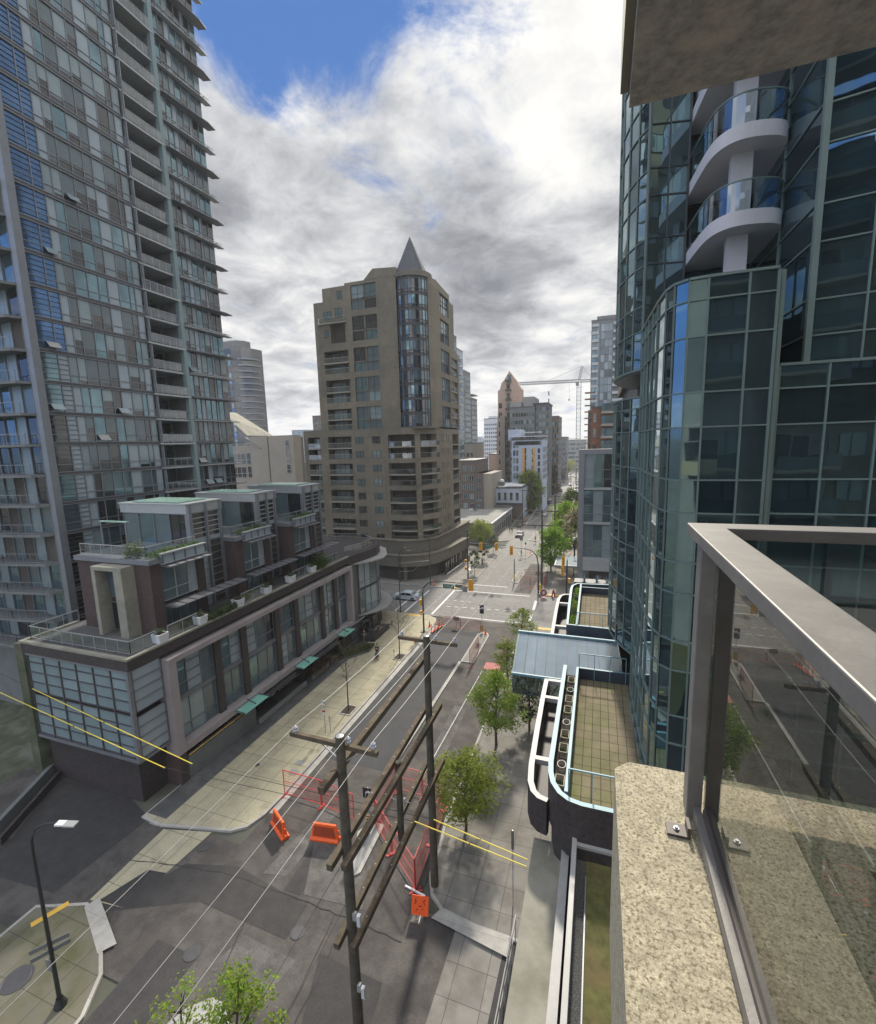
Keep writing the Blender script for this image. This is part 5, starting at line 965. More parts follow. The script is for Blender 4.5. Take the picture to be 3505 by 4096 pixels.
# recess behind the white balconies
for k in range(16):
    z = 31.9+k*2.87; put_window(GT, (3.5, 25.66, z+.2), 0, 2.7, 2.5, 3, 1, 'glass_dark' if k % 2 else 'glass_teal', 'tower_mull_d', name='recess_window')
# side reveal of glass between bay1 and the recess
curtain(dense([(1.86, 24.3), (3.45, 24.65)], .8), 31.9, 75, 30.2, 'tower_mull_d')
def chaikin(p_, n=2):
    for _ in range(n):
        q_ = [p_[0]]
        for a_, c_ in zip(p_, p_[1:]): q_ += [(a_[0]*.75+c_[0]*.25, a_[1]*.75+c_[1]*.25), (a_[0]*.25+c_[0]*.75, a_[1]*.25+c_[1]*.75)]
        p_ = q_+[p_[-1]]
    return p_
slabp = [(3.45, 25.6), (3.5, 24.8), (3.62, 23.4), (3.75, 22.2), (3.95, 21.5), (4.35, 21.05), (4.9, 20.95), (5.6, 21.1), (6.05, 21.35), (6.28, 21.75), (6.3, 22.4), (6.3, 25.6)]
slabp = chaikin(slabp[:-1])+[(6.3, 25.6)]
for k in range(12):
    z = 34.65+k*2.9
    b = MB(); b.prism(slabp, z, z+.52, 'white_conc'); b.build('balcony_slab', GT)
    b = MB()
    for p_, q_ in zip(slabp[1:], slabp[2:-1]):
        a0 = Vector((p_[0]*.985+.07, p_[1]+.1, z+.52)); a1 = Vector((q_[0]*.985+.07, q_[1]+.1, z+.52)); up = Vector((0, 0, 1.05)); b.quad(a0, a1, a1+up, a0+up, M['guard_tint']) if 'guard_tint' in M else b.quad(a0, a1, a1+up, a0+up, PANE); b.bar(a0+up, a1+up, .05, .05, 'tower_mull')
    b.build('balcony_railing', GT)
b = MB(); b.prism([(4.55, 21.9), (5.25, 21.95), (5.25, 22.4), (4.55, 22.4)], 31.0, 70, 'white_conc'); b.build('round_column', GT)

# ================================================================== TERRACES beside the tower
def rim(name, T, pts, w, z0, z1, m, top=None):
    b = MB(); n = len(pts); L = []; Rr = []
    for i, p_ in enumerate(pts):
        p_ = Vector(p_); d = (Vector(pts[min(i+1, n-1)])-Vector(pts[max(i-1, 0)])).normalized(); nn = Vector((d.y, -d.x)); L.append(p_+nn*w/2); Rr.append(p_-nn*w/2)
    for i in range(n-1):
        for A, Bq in ((L[i], L[i+1]), (Rr[i+1], Rr[i])): b.quad((*A, z0), (*Bq, z0), (*Bq, z1), (*A, z1), m)
        b.quad((*L[i], z1), (*L[i+1], z1), (*Rr[i+1], z1), (*Rr[i], z1), top or m); b.quad((*Rr[i], z0), (*Rr[i+1], z0), (*L[i+1], z0), (*L[i], z0), m)
    for i in (0, n-1): b.quad((*L[i], z0), (*Rr[i], z0), (*Rr[i], z1), (*L[i], z1), m)
    return b.build(name, T)
NT = thing('near_roof_terrace', 'near paved roof terrace with light blue rims and empty planter strip below the glass tower', 'terrace')
b = MB(); b.prism([(-1.5, 17.2), (-1.3, 16.2), (-.8, 15.7), (-.3, 15.6), (1.2, 15.6), (2.2, 17), (2.2, 26.2), (-1.5, 26.2)], 8, 13.2, 'granite'); b.build('wall', NT)
b = MB(); b.poly([(x, y, 13.3) for x, y in ((-.82, 16.1), (1.9, 16.1), (2.15, 17.5), (2.0, 20), (1.9, 24.3), (2.4, 25.4), (2.4, 26.0), (-.82, 26.0))], 'pave'); b.build('paved_floor', NT)
b = MB(); b.poly([(x, y, 13.45) for x, y in ((-1.5, 17.2), (-1.3, 16.2), (-.82, 15.9), (-.82, 26.0), (-1.5, 26.0))], 'soil'); b.build('planter_bed', NT)
rim('blue_rim', NT, [(-1.57, 26.1), (-1.57, 17.5), (-1.52, 16.9), (-1.38, 16.35), (-1.1, 15.9), (-.75, 15.65), (-.3, 15.55), (1.6, 15.55)], .2, 12.2, 14.0, 'granite', 'cyan_metal')
rim('blue_rim', NT, [(-.88, 26.0), (-.88, 16.0)], .13, 13.3, 14.0, 'cyan_metal'); rim('blue_rim', NT, [(-.9, 26.1), (2.4, 26.1)], .14, 12.9, 13.95, 'navy', 'cyan_metal')
b = MB()
for y0 in (16.15, 26.0): 
    xs = (-.8, 1.7); b.bar((xs[0], y0, 14.85), (xs[1], y0, 14.85), .05, .05, 'cyan_metal')
    for k in range(4): x = xs[0]+(xs[1]-xs[0])*k/3; b.bar((x, y0, 13.3), (x, y0, 14.85), .04, .04, 'cyan_metal')
b.build('guard_rail', NT)
for k in range(9):
    b = MB(); y = 17.0+k*1.02; w, l = .17, .30
    if k % 3 != 1:
        for a0, a1 in (((-w, -l), (w, -l)), ((w, -l), (w, l)), ((w, l), (-w, l)), ((-w, l), (-w, -l))): b.bar((-1.18+a0[0], y+a0[1], 13.62), (-1.18+a1[0], y+a1[1], 13.62), .035, .05, 'walk')
    else:
        pr = [(math.cos(t*PI/6)*.17, math.sin(t*PI/6)*.24) for t in range(12)]
        for i in range(12): a0, a1 = pr[i], pr[(i+1) % 12]; b.bar((-1.18+a0[0], y+a0[1], 13.58), (-1.18+a1[0], y+a1[1], 13.58), .025, .03, 'alum_d')
    b.build('planter_frame', NT)
for k in (0, 2, 3, 5, 7, 8): shrub('planting', [(-1.18, 17.0+k*1.02, 13.5)], 60 if k < 6 else 120, .045, 'leaf_g', .1, NT, spread=.09, seed=k)
WR = thing('white_rimmed_light_well', 'curved dark wall with a broad white rim and cross beams beside the near terrace', 'wall')
wr = [(-1.75, 26.0), (-2.63, 26.05), (-2.62, 24), (-2.56, 21), (-2.48, 18.4), (-2.38, 17.4), (-2.2, 16.9), (-1.95, 16.65), (-1.6, 16.55)]
rim('rim', WR, [(x, y) for x, y in wr[1:]], .24, 11.5, 13.0, 'granite', 'white_flash')
for y in (26.0, 24.1, 18.95): b = MB(); b.box(-2.52, -1.66, y-.13, y+.13, 12.75, 12.99, 'white_flash'); b.build('cross_beam', WR)
b = MB(); b.prism([(-2.6, 26.1), (-2.5, 18.4), (-2.38, 17.4), (-2.0, 16.75), (-1.6, 16.6), (-1.5, 26.1)], 11.4, 11.5, 'granite'); b.build('floor', WR)
FT = thing('far_roof_terrace', 'far paved roof terrace with light blue rims and green planter boxes by the crossing', 'terrace')
b = MB(); b.prism([(-1.75, 32.4), (1.6, 32.4), (2.6, 34), (2.0, 42.6), (-1.9, 42.6), (-2.05, 41.5)], 8, 13.2, 'granite'); b.build('wall', FT)
b = MB(); b.poly([(x, y, 13.3) for x, y in ((-1.25, 32.5), (2.4, 32.5), (2.4, 42.3), (-1.25, 42.3))], 'pave'); b.build('paved_floor', FT)
b = MB(); b.poly([(x, y, 13.4) for x, y in ((-1.8, 32.5), (-1.25, 32.5), (-1.25, 42.3), (-1.9, 42.3))], 'soil'); b.build('planter_bed', FT)
rim('blue_rim', FT, [(1.7, 32.3), (-1.85, 32.35), (-1.95, 36), (-2.03, 40.5), (-1.98, 41.6), (-1.6, 42.3), (1.4, 42.6)], .2, 12.2, 14.0, 'navy', 'cyan_metal')
rim('blue_rim', FT, [(-1.27, 42.2), (-1.22, 32.5)], .14, 13.3, 14.0, 'cyan_metal'); rim('blue_rim', FT, [(-1.2, 41.7), (1.4, 41.7)], .12, 13.3, 13.9, 'navy', 'cyan_metal'); rim('blue_rim', FT, [(1.4, 42.4), (1.45, 41.0), (1.15, 40)], .14, 13.2, 13.9, 'cyan_metal')
b = MB(); b.bar((-1.2, 32.6, 14.85), (1.4, 32.6, 14.85), .05, .05, 'cyan_metal')
for k in range(4): b.bar((-1.2+k*.86, 32.6, 13.3), (-1.2+k*.86, 32.6, 14.85), .04, .04, 'cyan_metal')
b.build('guard_rail', FT)
for k in range(8): shrub('planting', [(-1.56, 33.1+k*1.12, 13.5), (-1.56, 33.5+k*1.12, 13.5)], 220, .07, ('leaf', 'leaf_b', 'leaf_g')[k % 3], .35, FT, spread=.12, seed=30+k)
for k in range(3): shrub('planting', [(-.9+k*.8, 42.0, 13.5), (-.5+k*.8, 42.0, 13.5)], 90, .06, 'leaf_g', .2, FT, spread=.12, seed=40+k)
WF = thing('far_white_rimmed_light_well', 'white rimmed dark light well alongside the far terrace near the crossing', 'wall')
wf = [(-2.1, 42.0), (-2.65, 41.95), (-2.98, 41.5), (-3.1, 40.5), (-3.08, 38), (-3.0, 35), (-2.93, 32.4), (-1.9, 32.3)]
rim('rim', WF, wf, .24, 11.2, 13.0, 'granite', 'white_flash')
for y in (34.4, 39.6): b = MB(); b.box(-2.95, -2.0, y-.13, y+.13, 12.75, 12.99, 'white_flash'); b.build('cross_beam', WF)
b = MB(); b.prism([(-2.95, 32.4), (-1.9, 32.4), (-2.0, 41.9), (-2.7, 41.8), (-3.0, 40.5)], 11.3, 11.4, 'granite'); b.build('floor', WF)
# spiky plants by the corner
for k, (x, y, l) in enumerate(((-1.0, 43.2, 'grey spiky plant at the left behind the far terrace rim'), (.1, 43.4, 'grey spiky plant in the middle behind the far terrace rim'), (1.0, 43.2, 'grey spiky plant at the right behind the far terrace rim'))):
    b = MB(); r = random.Random(k)
    for i in range(26): a_ = r.uniform(0, 2*PI); e_ = r.uniform(.3, 1.3); L = r.uniform(.5, .8); d = Vector((math.cos(a_)*math.cos(e_), math.sin(a_)*math.cos(e_), math.sin(e_))); s_ = d.cross(Vector((0, 0, 1))).normalized()*.04; b.poly([s_, d*L, -s_], 'spandrel')
    o = b.build('spiky_plant', loc=(x, y, 14.0)); tag(o, l, 'plant', 'spiky plants behind the far terrace')
b = MB(); b.box(-1.9, 2.4, 42.7, 44, 12.6, 14.0, 'navy'); b.build('planter_trough', FT)
# glass entrance canopy
GC = thing('glass_gable_canopy', 'low gabled glass canopy with light blue steel frame between the two roof terraces', 'canopy')
e0, rg, e1, zr, ze = 26.6, 30.3, 33.0, 13.9, 12.75
xl, xr = -4.75, 1.75; xrl, xrr = -4.95, 1.4
CG = mat('cloudy_canopy_glass', (.30, .36, .40), .08, .55, var=.15, scale=.6, spec=1.0)
for k in range(10):
    t0, t1 = k/10, (k+1)/10; b = MB(); b.quad((xl+(xr-xl)*t0, e0, ze), (xl+(xr-xl)*t1, e0, ze), (xrl+(xrr-xrl)*t1, rg, zr), (xrl+(xrr-xrl)*t0, rg, zr), CG); b.build('glass_panel', GC)
    b = MB(); b.quad((xrl+(xrr-xrl)*t0, rg, zr), (xrl+(xrr-xrl)*t1, rg, zr), (-4.9+(1.4+4.9)*t1, e1, ze), (-4.9+(1.4+4.9)*t0, e1, ze), CG); b.build('glass_panel', GC)
b = MB()
for k in range(11): t = k/10; b.bar((xl+(xr-xl)*t, e0, ze+.03), (xrl+(xrr-xrl)*t, rg, zr+.03), .04, .05, 'navy'); b.bar((xrl+(xrr-xrl)*t, rg, zr+.03), (-4.9+6.3*t, e1, ze+.03), .04, .05, 'navy')
b.build('glazing_bar', GC)
b = MB(); b.bar((xl-.05, e0, ze), (xr, e0, ze), .12, .14, 'cyan_metal'); b.bar((xrl-.05, rg, zr+.06), (xrr, rg, zr+.06), .16, .12, 'cyan_metal'); b.bar((-4.95, e1, ze), (1.4, e1, ze), .12, .12, 'cyan_metal'); b.bar((xl, e0, ze), (xrl, rg, zr), .1, .1, 'cyan_metal'); b.bar((xrl, rg, zr), (-4.9, e1, ze), .1, .1, 'cyan_metal'); b.build('frame', GC)
b = MB(); z0 = 11.5
b.bar((xl, e0, z0), (-1.7, e0, z0), .07, .07, 'tower_mull_d')
for k in range(6): x = xl+k*.75; b.bar((x, e0, z0), (x, e0, ze), .05, .05, 'tower_mull_d')
for k in range(5): x = xl+k*.75; b.bar((x, e0, z0 if k % 2 else ze), (x+.75, e0, ze if k % 2 else z0), .05, .05, 'tower_mull_d')
b.bar((xl, e0, z0), (xl, e1, z0), .07, .07, 'tower_mull_d'); b.build('truss', GC)
b = MB(); b.quad((xl, e0+.1, z0), (xl, e1, z0), (xl, e1, ze), (xl, e0+.1, ze), DGL); b.quad((xl, e0+.12, z0), (-1.7, e0+.12, z0), (-1.7, e0+.12, ze), (xl, e0+.12, ze), DGL); b.build('side_glass', GC)
b = MB(); b.box(-1.7, 1.7, 26.6, 32.4, 8, 12.6, 'granite'); b.build('entrance_wall', GC)

# ================================================================== CAMERA SIDE BUILDING: roof strips, ledge, balcony
OB = thing('stepped_ledge_building', 'flat concrete ledge, white flashings and moss roof of the building directly below on the right', 'building')
b = MB(); b.box(-2.15, -1.0, -14, 16.75, 10.6, 11.0, 'ledge'); b.build('concrete_ledge', OB)
b = MB(); b.box(-1.5, .9, -14, 15.5, 0, 10.6, 'brick_dark'); b.box(-.6, .9, -14, 15.5, 10.6, 11.8, 'grey_d'); b.build('wall', OB)
b = MB(); b.box(-1.0, -.72, -14, 16.62, 10.9, 11.6, 'white_flash'); b.build('flashing', OB)
b = MB(); b.box(-.60, -.44, -14, 16.9, 11.7, 12.6, 'white_flash'); b.box(-.44, 1.6, 16.72, 16.92, 12.3, 12.6, 'white_flash'); b.build('flashing', OB)
b = MB(); b.box(-.44, 1.6, 15.3, 15.5, 11.8, 12.5, 'white_flash'); b.build('flashing', OB)
b = MB(); b.box(-.44, 1.6, 15.5, 16.72, 11.0, 11.1, 'asphalt_dark'); b.box(-.44, 1.6, 15.28, 15.3, 11.8, 12.4, 'granite'); b.build('light_well', OB)
b = MB(); b.box(-.44, -.1, -14, 15.28, 11.8, 11.95, 'gravel'); b.build('gravel_strip', OB)
b = MB(); b.box(-.1, 1.6, -14, 15.28, 11.8, 11.98, 'moss'); b.build('moss_roof', OB)
b = MB(); b.box(-.12, -.08, -14, 14.6, 11.95, 12.05, 'alum'); b.build('gravel_edging', OB)
# own balcony
PB = thing('concrete_balcony', 'speckled concrete balcony ledge in the bottom right corner', 'balcony')
conc = mat('speckled_concrete', (.42, .375, .27), .92, var=.3, scale=18, bump=.25, bscale=200, col2=(.19, .16, .10), c2=(.50, .60), c2scale=75, grain=.45, gscale=130)
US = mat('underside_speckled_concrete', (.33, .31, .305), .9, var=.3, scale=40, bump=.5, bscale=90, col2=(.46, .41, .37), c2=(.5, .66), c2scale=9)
zb = 25.44
b = MB(); b.prism([(.105, -3), (.105, 2.14), (.17, 2.205), (6, 2.205), (6, 1.85), (.95, 1.85), (.95, -3)][::-1], zb-.9, zb, conc)
o = b.build('parapet', PB); bv = o.modifiers.new('bevel', 'BEVEL'); bv.width = .012; bv.segments = 2
b = MB(); b.box(.9, 6, -3, 1.86, zb-1.1, zb-.30, US); b.build('floor', PB)
RL = thing('balcony_railing', 'brown aluminium and glass railing standing on the balcony ledge at the right', 'railing')
al = mat('bronze_grey_aluminium', (.215, .205, .192), .5, .15, var=.08, scale=4, bump=.05, bscale=90, col2=(.265, .255, .235), c2=(.48, .7), c2scale=7, grain=.08, gscale=120)
ald = mat('brown_aluminium_channel', (.10, .085, .08), .5, .15, var=.1, scale=4)
# top rail: broad flat cap
b = MB(); b.add([(x, y, z) for z in (26.60, 26.645) for x, y in ((.355, -3), (.355, 2.12), (6, 2.12), (6, 2.005), (.475, 2.005), (.475, -3))],
  [(5, 4, 3, 2, 1, 0), (6, 7, 8, 9, 10, 11), (0, 1, 7, 6), (1, 2, 8, 7), (2, 3, 9, 8), (3, 4, 10, 9), (4, 5, 11, 10), (5, 0, 6, 11)], al)
tr_ = b.build('top_rail', RL); bv = tr_.modifiers.new('bevel', 'BEVEL'); bv.width = .004; bv.segments = 2
b = MB(); b.box(.37, .425, 1.90, 1.975, zb+.02, 26.60, al); ps_ = b.build('post', RL); bv = ps_.modifiers.new('bevel', 'BEVEL'); bv.width = .003
b = MB(); b.box(.435, .475, 1.86, 1.90, zb+.02, 26.60, ald); b.build('post', RL)
b = MB(); b.box(.395, .42, -3, 1.90, zb+.03, zb+.075, al); b.box(.42, .455, -3, 1.86, zb+.03, zb+.10, ald); b.build('bottom_channel', RL)
b = MB(); b.box(.29, .37, 1.80, 1.86, zb+.002, zb+.012, ald); b.box(.36, .372, 1.80, 1.86, zb+.012, zb+.05, ald); br = b.build('bracket', RL)
b = MB(); b.lathe([(.011, .012), (.011, .017), (.006, .017), (.006, .024), (0, .024)], 12, 'galv', (.325, 1.83, zb)); b.build('bolt', br)
RG = pane_mat('railing_glass', (.70, .71, .70), .13, (.62, .62, .60))
b = MB(); b.quad((.43, -3, zb+.08), (.43, 1.9, zb+.08), (.43, 1.9, 26.6), (.43, -3, 26.6), RG); b.build('glass_pane', RL)
b = MB(); b.quad((.46, 2.06, zb+.08), (6, 2.06, zb+.08), (6, 2.06, 26.6), (.46, 2.06, 26.6), DGL); b.build('glass_pane', RL)
b = MB(); b.prism([(.045, -1.0), (.05, 1.33), (3.5, 1.33), (3.5, -1.0)][::-1], 27.79, 28.0, US); o = b.build('upper_balcony'); tag(o, 'underside of the speckled concrete balcony above in the top right corner', 'balcony')
b = MB(); b.box(.03, .05, -1.0, 1.34, 27.83, 27.99, 'ledge'); b.build('edge_trim', o)
# own facade behind the camera, seen in mirror glass only
OF = thing('brown_balcony_building', 'brown balcony building of the viewer, seen only mirrored in the glass tower', 'building')
b = MB(); b.box(-1.4, 8.7, -14, -1.2, 12, 44, 'grey_w'); b.box(11.4, 20.5, -14, -1.2, 12, 60, 'tan'); b.build('wall', OF)
for k in range(15):
    z = 13+k*2.9
    if abs(z-27.5) < 1.6: continue
    for x in (4.6, 11.6, 17.6):
        b = MB(); b.box(x, x+3.6, -1.2, .4, z, z+.2, 'tan_l'); b.box(x, x+3.6, .35, .4, z+.2, z+1.1, 'blind'); b.build('balcony', OF)
        put_window(OF, (x+3.4, -1.17, z+.25), PI, 3.2, 2.2, 3, 1, 'blind_l' if (k+int(x)) % 3 else 'glass_dark', 'alum')
    for x in (1.4, 15.6): put_window(OF, (x+1.4, -1.17, z+.8), PI, 1.4, 1.5, 2, 1, 'blind_l', 'alum')
# ================================================================== TREES
def tree(name, label, x, y, h, rx, ch0, nleaf, ls, leaf, group=None, seed=1, lean=0.0, shape='round', trunk_r=None, bark='bark', leaf2=None, clumps=None, cat='tree', z0=0.1):
    """h total height, rx crown radius, ch0 crown bottom"""
    r = random.Random(seed); T = thing(name, label, cat, group, (x, y, z0), r.uniform(0, 6)); tr = trunk_r or h*.016+.03
    b = MB(); top = h*.9; n = 6; pts = [(math.sin(k*.9+seed)*.05*k*h/12, math.cos(k*1.1+seed)*.04*k*h/12, top*k/n) for k in range(n+1)]; b.tube(pts, [tr*(1-.85*k/n) for k in range(n+1)], 7, bark)
    cz = (ch0+h)/2; rz = (h-ch0)/2; cl = []
    nc = clumps or 26
    for i in range(nc):
        t = (i+.5)/nc; zz = ch0+(h-ch0)*(t**.85); f = math.sin(PI*min(1, max(0.04, (zz-ch0)/(h-ch0)))) if shape == 'round' else (1-(zz-ch0)/(h-ch0))*1.0+.08
        f = f**.6; a = i*2.4+r.uniform(-.4, .4); rad = rx*f*r.uniform(.45, .98); c = Vector((math.cos(a)*rad, math.sin(a)*rad, zz)); cl.append((c, rx*r.uniform(.22, .42)))
        k = min(n-1, int(max(ch0*.7, zz-rad*.8)/top*n)); s = Vector(pts[k]).lerp(Vector(pts[k+1]), .5); m = s.lerp(c, .55)+Vector((0, 0, rad*.12)); b.tube([s, m, c], [tr*.34, tr*.2, .008], 5, bark, False)
    b.build('trunk', T)
    b = MB()
    for i in range(nleaf):
        c, q = cl[r.randrange(nc)]; d = Vector((r.gauss(0, 1), r.gauss(0, 1), r.gauss(0, .7))); d = d.normalized()*q*(r.random()**.45); p = c+d
        s = ls*r.uniform(.6, 1.3); u = Vector((r.uniform(-1, 1), r.uniform(-1, 1), r.uniform(-.5, .6))).normalized()*s; w = u.cross(Vector((r.uniform(-1, 1), r.uniform(-1, 1), r.uniform(.2, 1.5)))).normalized()*s*.42
        b.poly([p-u, p+w, p+u, p-w], leaf if (not leaf2 or r.random() < .7) else leaf2)
    b.build('crown', T); return T
def bare_tree(label, x, y, h, seed):
    r = random.Random(seed); T = thing('bare_tree', label, 'tree', 'young bare street trees on the pale sidewalk', (x, y, .13)); b = MB(); tips = []
    b.tube([(0, 0, 0), (.03, 0, h*.35), (-.02, .03, h*.7), (0, 0, h)], [.075, .06, .035, .01], 7, 'bark')
    def br(p, d, L, w, dep):
        q = p+d*L*.5+Vector((r.uniform(-.06, .06), r.uniform(-.06, .06), .03))*L; e = q+(d+Vector((r.uniform(-.3, .3), r.uniform(-.3, .3), .12))).normalized()*L*.5; b.tube([p, q, e], [w, w*.7, w*.3], 4, 'bark', False); tips.append(e); tips.append(q)
        if dep:
            for _ in range(3): br(p.lerp(e, r.uniform(.35, .95)), (d+Vector((r.uniform(-.9, .9), r.uniform(-.9, .9), r.uniform(-.2, .6)))).normalized(), L*.58, w*.5, dep-1)
    for i in range(15):
        t = .36+.6*i/15; a = i*2.4; br(Vector((0, 0, h*t)), Vector((math.cos(a), math.sin(a), .85)).normalized(), h*.30*(1.15-t*.8), .022, 2)
    b.build('trunk', T); b = MB()
    for i in range(420):
        p = r.choice(tips)+Vector((r.uniform(-.1, .1), r.uniform(-.1, .1), r.uniform(-.1, .1))); u = Vector((r.uniform(-1, 1), r.uniform(-1, 1), r.uniform(-1, 1))).normalized()*.035; w = u.cross(Vector((r.random(), r.random(), 1))).normalized()*.02; b.poly([p-u, p+w, p+u, p-w], 'bud')
    b.build('buds', T)
    b = MB(); b.box(x-.55, x+.55, y-.75, y+.75, .135, .15, 'mudbed')
    for a0, a1, c0, c1 in ((x-.65, x+.65, y-.85, y-.73), (x-.65, x+.65, y+.73, y+.85), (x-.65, x-.53, y-.73, y+.73), (x+.53, x+.65, y-.73, y+.73)): b.box(a0, a1, c0, c1, .13, .2, 'kerb')
    o = b.build('tree_pit'); tag(o, 'square kerbed tree pit under the %s bare tree' % ('nearer' if y < 45 else 'farther'), 'tree pit')
bare_tree('leafless young tree with russet buds, the nearer one on the pale sidewalk', -23.75, 37.9, 7.9, 1)
bare_tree('leafless young tree with russet buds, the farther one on the pale sidewalk', -23.5, 50.3, 6.8, 2)
G1 = 'street trees along the right kerb'
tree('street_tree', 'fresh green street tree nearest the utility pole with a brown tinged crown', -8.2, 27.3, 5.5, 2.5, 1.7, 6500, .12, 'leaf', G1, 3, leaf2='leaf_y', clumps=40)
tree('street_tree', 'full green street tree in front of the white rimmed wall', -8.1, 36.9, 6.7, 2.5, 1.8, 6500, .12, 'leaf', G1, 4, leaf2='leaf_b', clumps=38)
tree('street_tree', 'sparse street tree beside the glass gable canopy', -8.9, 46.8, 5.4, 1.9, 1.6, 2600, .12, 'leaf', G1, 5, clumps=24)
tree('street_tree', 'small street tree by the crossing beside the yellow signal', -9.0, 57.5, 5.0, 1.9, 1.5, 2600, .12, 'leaf', G1, 6, clumps=22)
tree('street_tree', 'dark green tree tucked between the sidewalk and the white rimmed wall', -5.6, 40.0, 5.6, 2.2, 1.2, 3600, .12, 'leaf_d', G1, 7, leaf2='leaf_g')
tree('street_tree', 'leafy tree top at the bottom edge in front of the near pole', -12.2, 10.6, 7.6, 1.5, 3.4, 3000, .09, 'leaf', None, 8, leaf2='leaf_b', clumps=22)
tree('street_tree', 'small leafy twigs of a tree at the bottom left of the near pole', -14.9, 10.4, 6.2, 1.4, 3.0, 900, .08, 'leaf', None, 9, leaf2='leaf_b', clumps=16)
G2 = 'street trees past the crossing'
tree('street_tree', 'bright green tree directly past the crossing on the right', -8.9, 95.0, 9.0, 3.6, 1.6, 5200, .24, 'leaf_b', G2, 11, clumps=34)
tree('street_tree', 'bright green tree filling the kerb just beyond the first one on the right', -8.1, 108.0, 8.2, 3.4, 1.8, 3600, .26, 'leaf_b', G2, 12)
tree('street_tree', 'wide yellow green tree further along the right kerb', -8.0, 128.0, 9.6, 5.2, 2.2, 4200, .32, 'leaf_b', G2, 13, leaf2='leaf_y')
tree('street_tree', 'round dark green tree furthest along the right kerb before the red sign', -8.0, 152.0, 10.8, 4.4, 3.4, 3000, .34, 'leaf_d', G2, 14, leaf2='leaf')
tree('blossom_tree', 'tree with pale cream blossom left of the grey framed building', -4.6, 104.0, 11.6, 3.6, 3.4, 4200, .22, 'leaf_p', None, 15, leaf2='leaf_r')
tree('broad_tree', 'large rounded mid green tree beside the white shop building', -23.8, 172.0, 15.5, 6.1, 1.2, 6000, .38, 'leaf', None, 16, leaf2='leaf_g', clumps=46)
tree('conifer_tree', 'dark green pointed tree behind the large rounded tree', -23.6, 240.0, 14.6, 5.2, 1.5, 3000, .42, 'leaf_d', None, 17, shape='cone', leaf2='leaf_r')
tree('red_leaf_tree', 'dark reddish tree left of the dark pointed tree', -25.5, 236.0, 12.5, 4.4, 3, 1600, .42, 'leaf_r', None, 18)
for k, (x, y, h, rr_, lf, lab) in enumerate(((-23.6, 290, 10.8, 5.5, 'leaf_r', 'brown tree on the left kerb past the dark pointed tree'), (-23.6, 340, 9.4, 6, 'leaf_g', 'olive green tree left of the yellow trees'), (-23.8, 395, 9.8, 7.5, 'leaf_y', 'bright yellow green tree in the distance at the left kerb'), (-23.8, 470, 10.5, 8.5, 'leaf_o', 'golden orange tree furthest down the street'), (-24, 250, 15, 5, 'leaf_r', 'dark brown tree behind the brown balcony tower foot'))): tree('avenue_tree', lab, x, y, h, rr_, 2.5, 1500, .55, lf, 'trees far down the street', 20+k, leaf2='leaf_y' if lf != 'leaf_r' else None)
tree('plaza_tree', 'yellow green tree between the tan tower podium and the flat roof building', -29.2, 116.5, 6.2, 3.5, .9, 3600, .22, 'leaf', None, 31, leaf2='leaf_y')
for x, y, h, lab in ((-23.6, 88.6, 4.9, 'nearest thin staked sapling by the tan tower podium'), (-24.1, 99.0, 4.4, 'second thin staked sapling by the tan tower podium'), (-24.0, 108.0, 4.2, 'third thin sapling near the plaza tree')): tree('sapling', lab, x, y, h, 1.5, 1.5, 1500, .16, 'leaf_g', 'saplings along the left kerb past the crossing', int(y), trunk_r=.05, clumps=14)
shrub('patio_shrub', [(-30.6+.3*k, 47.6+.42*k, .3) for k in range(9)], 900, .12, 'hedge', .8, label='low green shrubs in the bed beside the bare trees and patio', cat='shrub', spread=.35, seed=50)
shrub('patio_shrub', [(-31.0, 42.4+.45*k, .4) for k in range(9)], 700, .1, 'bud', 1.2, label='tangled russet bushes under the glass canopies', cat='shrub', spread=.4, seed=51)
b = MB(); b.prism([(-31.2, 46.5), (-30.2, 46.8), (-28.0, 50.6), (-28.2, 52.6), (-29.4, 52.4), (-31.2, 50)], .13, .42, 'grey_d', 'mudbed'); o = b.build('planting_bed'); tag(o, 'raised planting bed with dark kerb beside the patio', 'planting bed')
b = MB(); b.prism([(-18.8, 5), (-15.2, 5), (-15.2, 12.4), (-15.7, 13.3), (-16.6, 13.9), (-17.5, 13.9), (-18.3, 13.2), (-18.8, 12.2)], 0, .22, 'white_flash'); b.prism([(-18.4, 5), (-15.6, 5), (-15.6, 12.3), (-16.1, 13.1), (-17.1, 13.5), (-18.0, 12.9), (-18.4, 12.1)], .22, .24, 'kerb'); structure('traffic_island', b)

# ================================================================== UTILITY POLES, BEAMS, WIRES
def pole(name, label, x, y, h, r0=.17, arms=(), m='wood_pole', group=None):
    T = thing(name, label, 'utility pole', group, (x, y, 0)); b = MB(); b.tube([(0, 0, 0), (0, 0, h*.5), (0, 0, h)], [r0*1.12, r0, r0*.86], 14, m); b.tube([(0, 0, h), (0, 0, h+.04)], [r0*.7, r0*.2], 14, 'galv'); b.build('post', T, smooth=False)
    for z, x0, x1, ins in arms:
        b = MB(); b.bar((x0, .25, z), (x1, .13, z), .17, .19, 'timber'); b.build('crossarm', T); b = MB(); b.bar((x0*.45, .2, z-.05), (0, .15, z-.75), .03, .05, 'galv'); b.bar((x1*.55, .15, z-.05), (0, .15, z-.75), .03, .05, 'galv'); b.build('brace', T)
        for xi in ins: b = MB(); b.lathe([(.03, 0), (.035, .12), (.10, .13), (.11, .18), (.06, .22), (.09, .24), (.10, .30), (.03, .36), (0, .37)], 12, 'porcelain', (xi, .18, z+.07)); b.build('insulator', T)
    return T
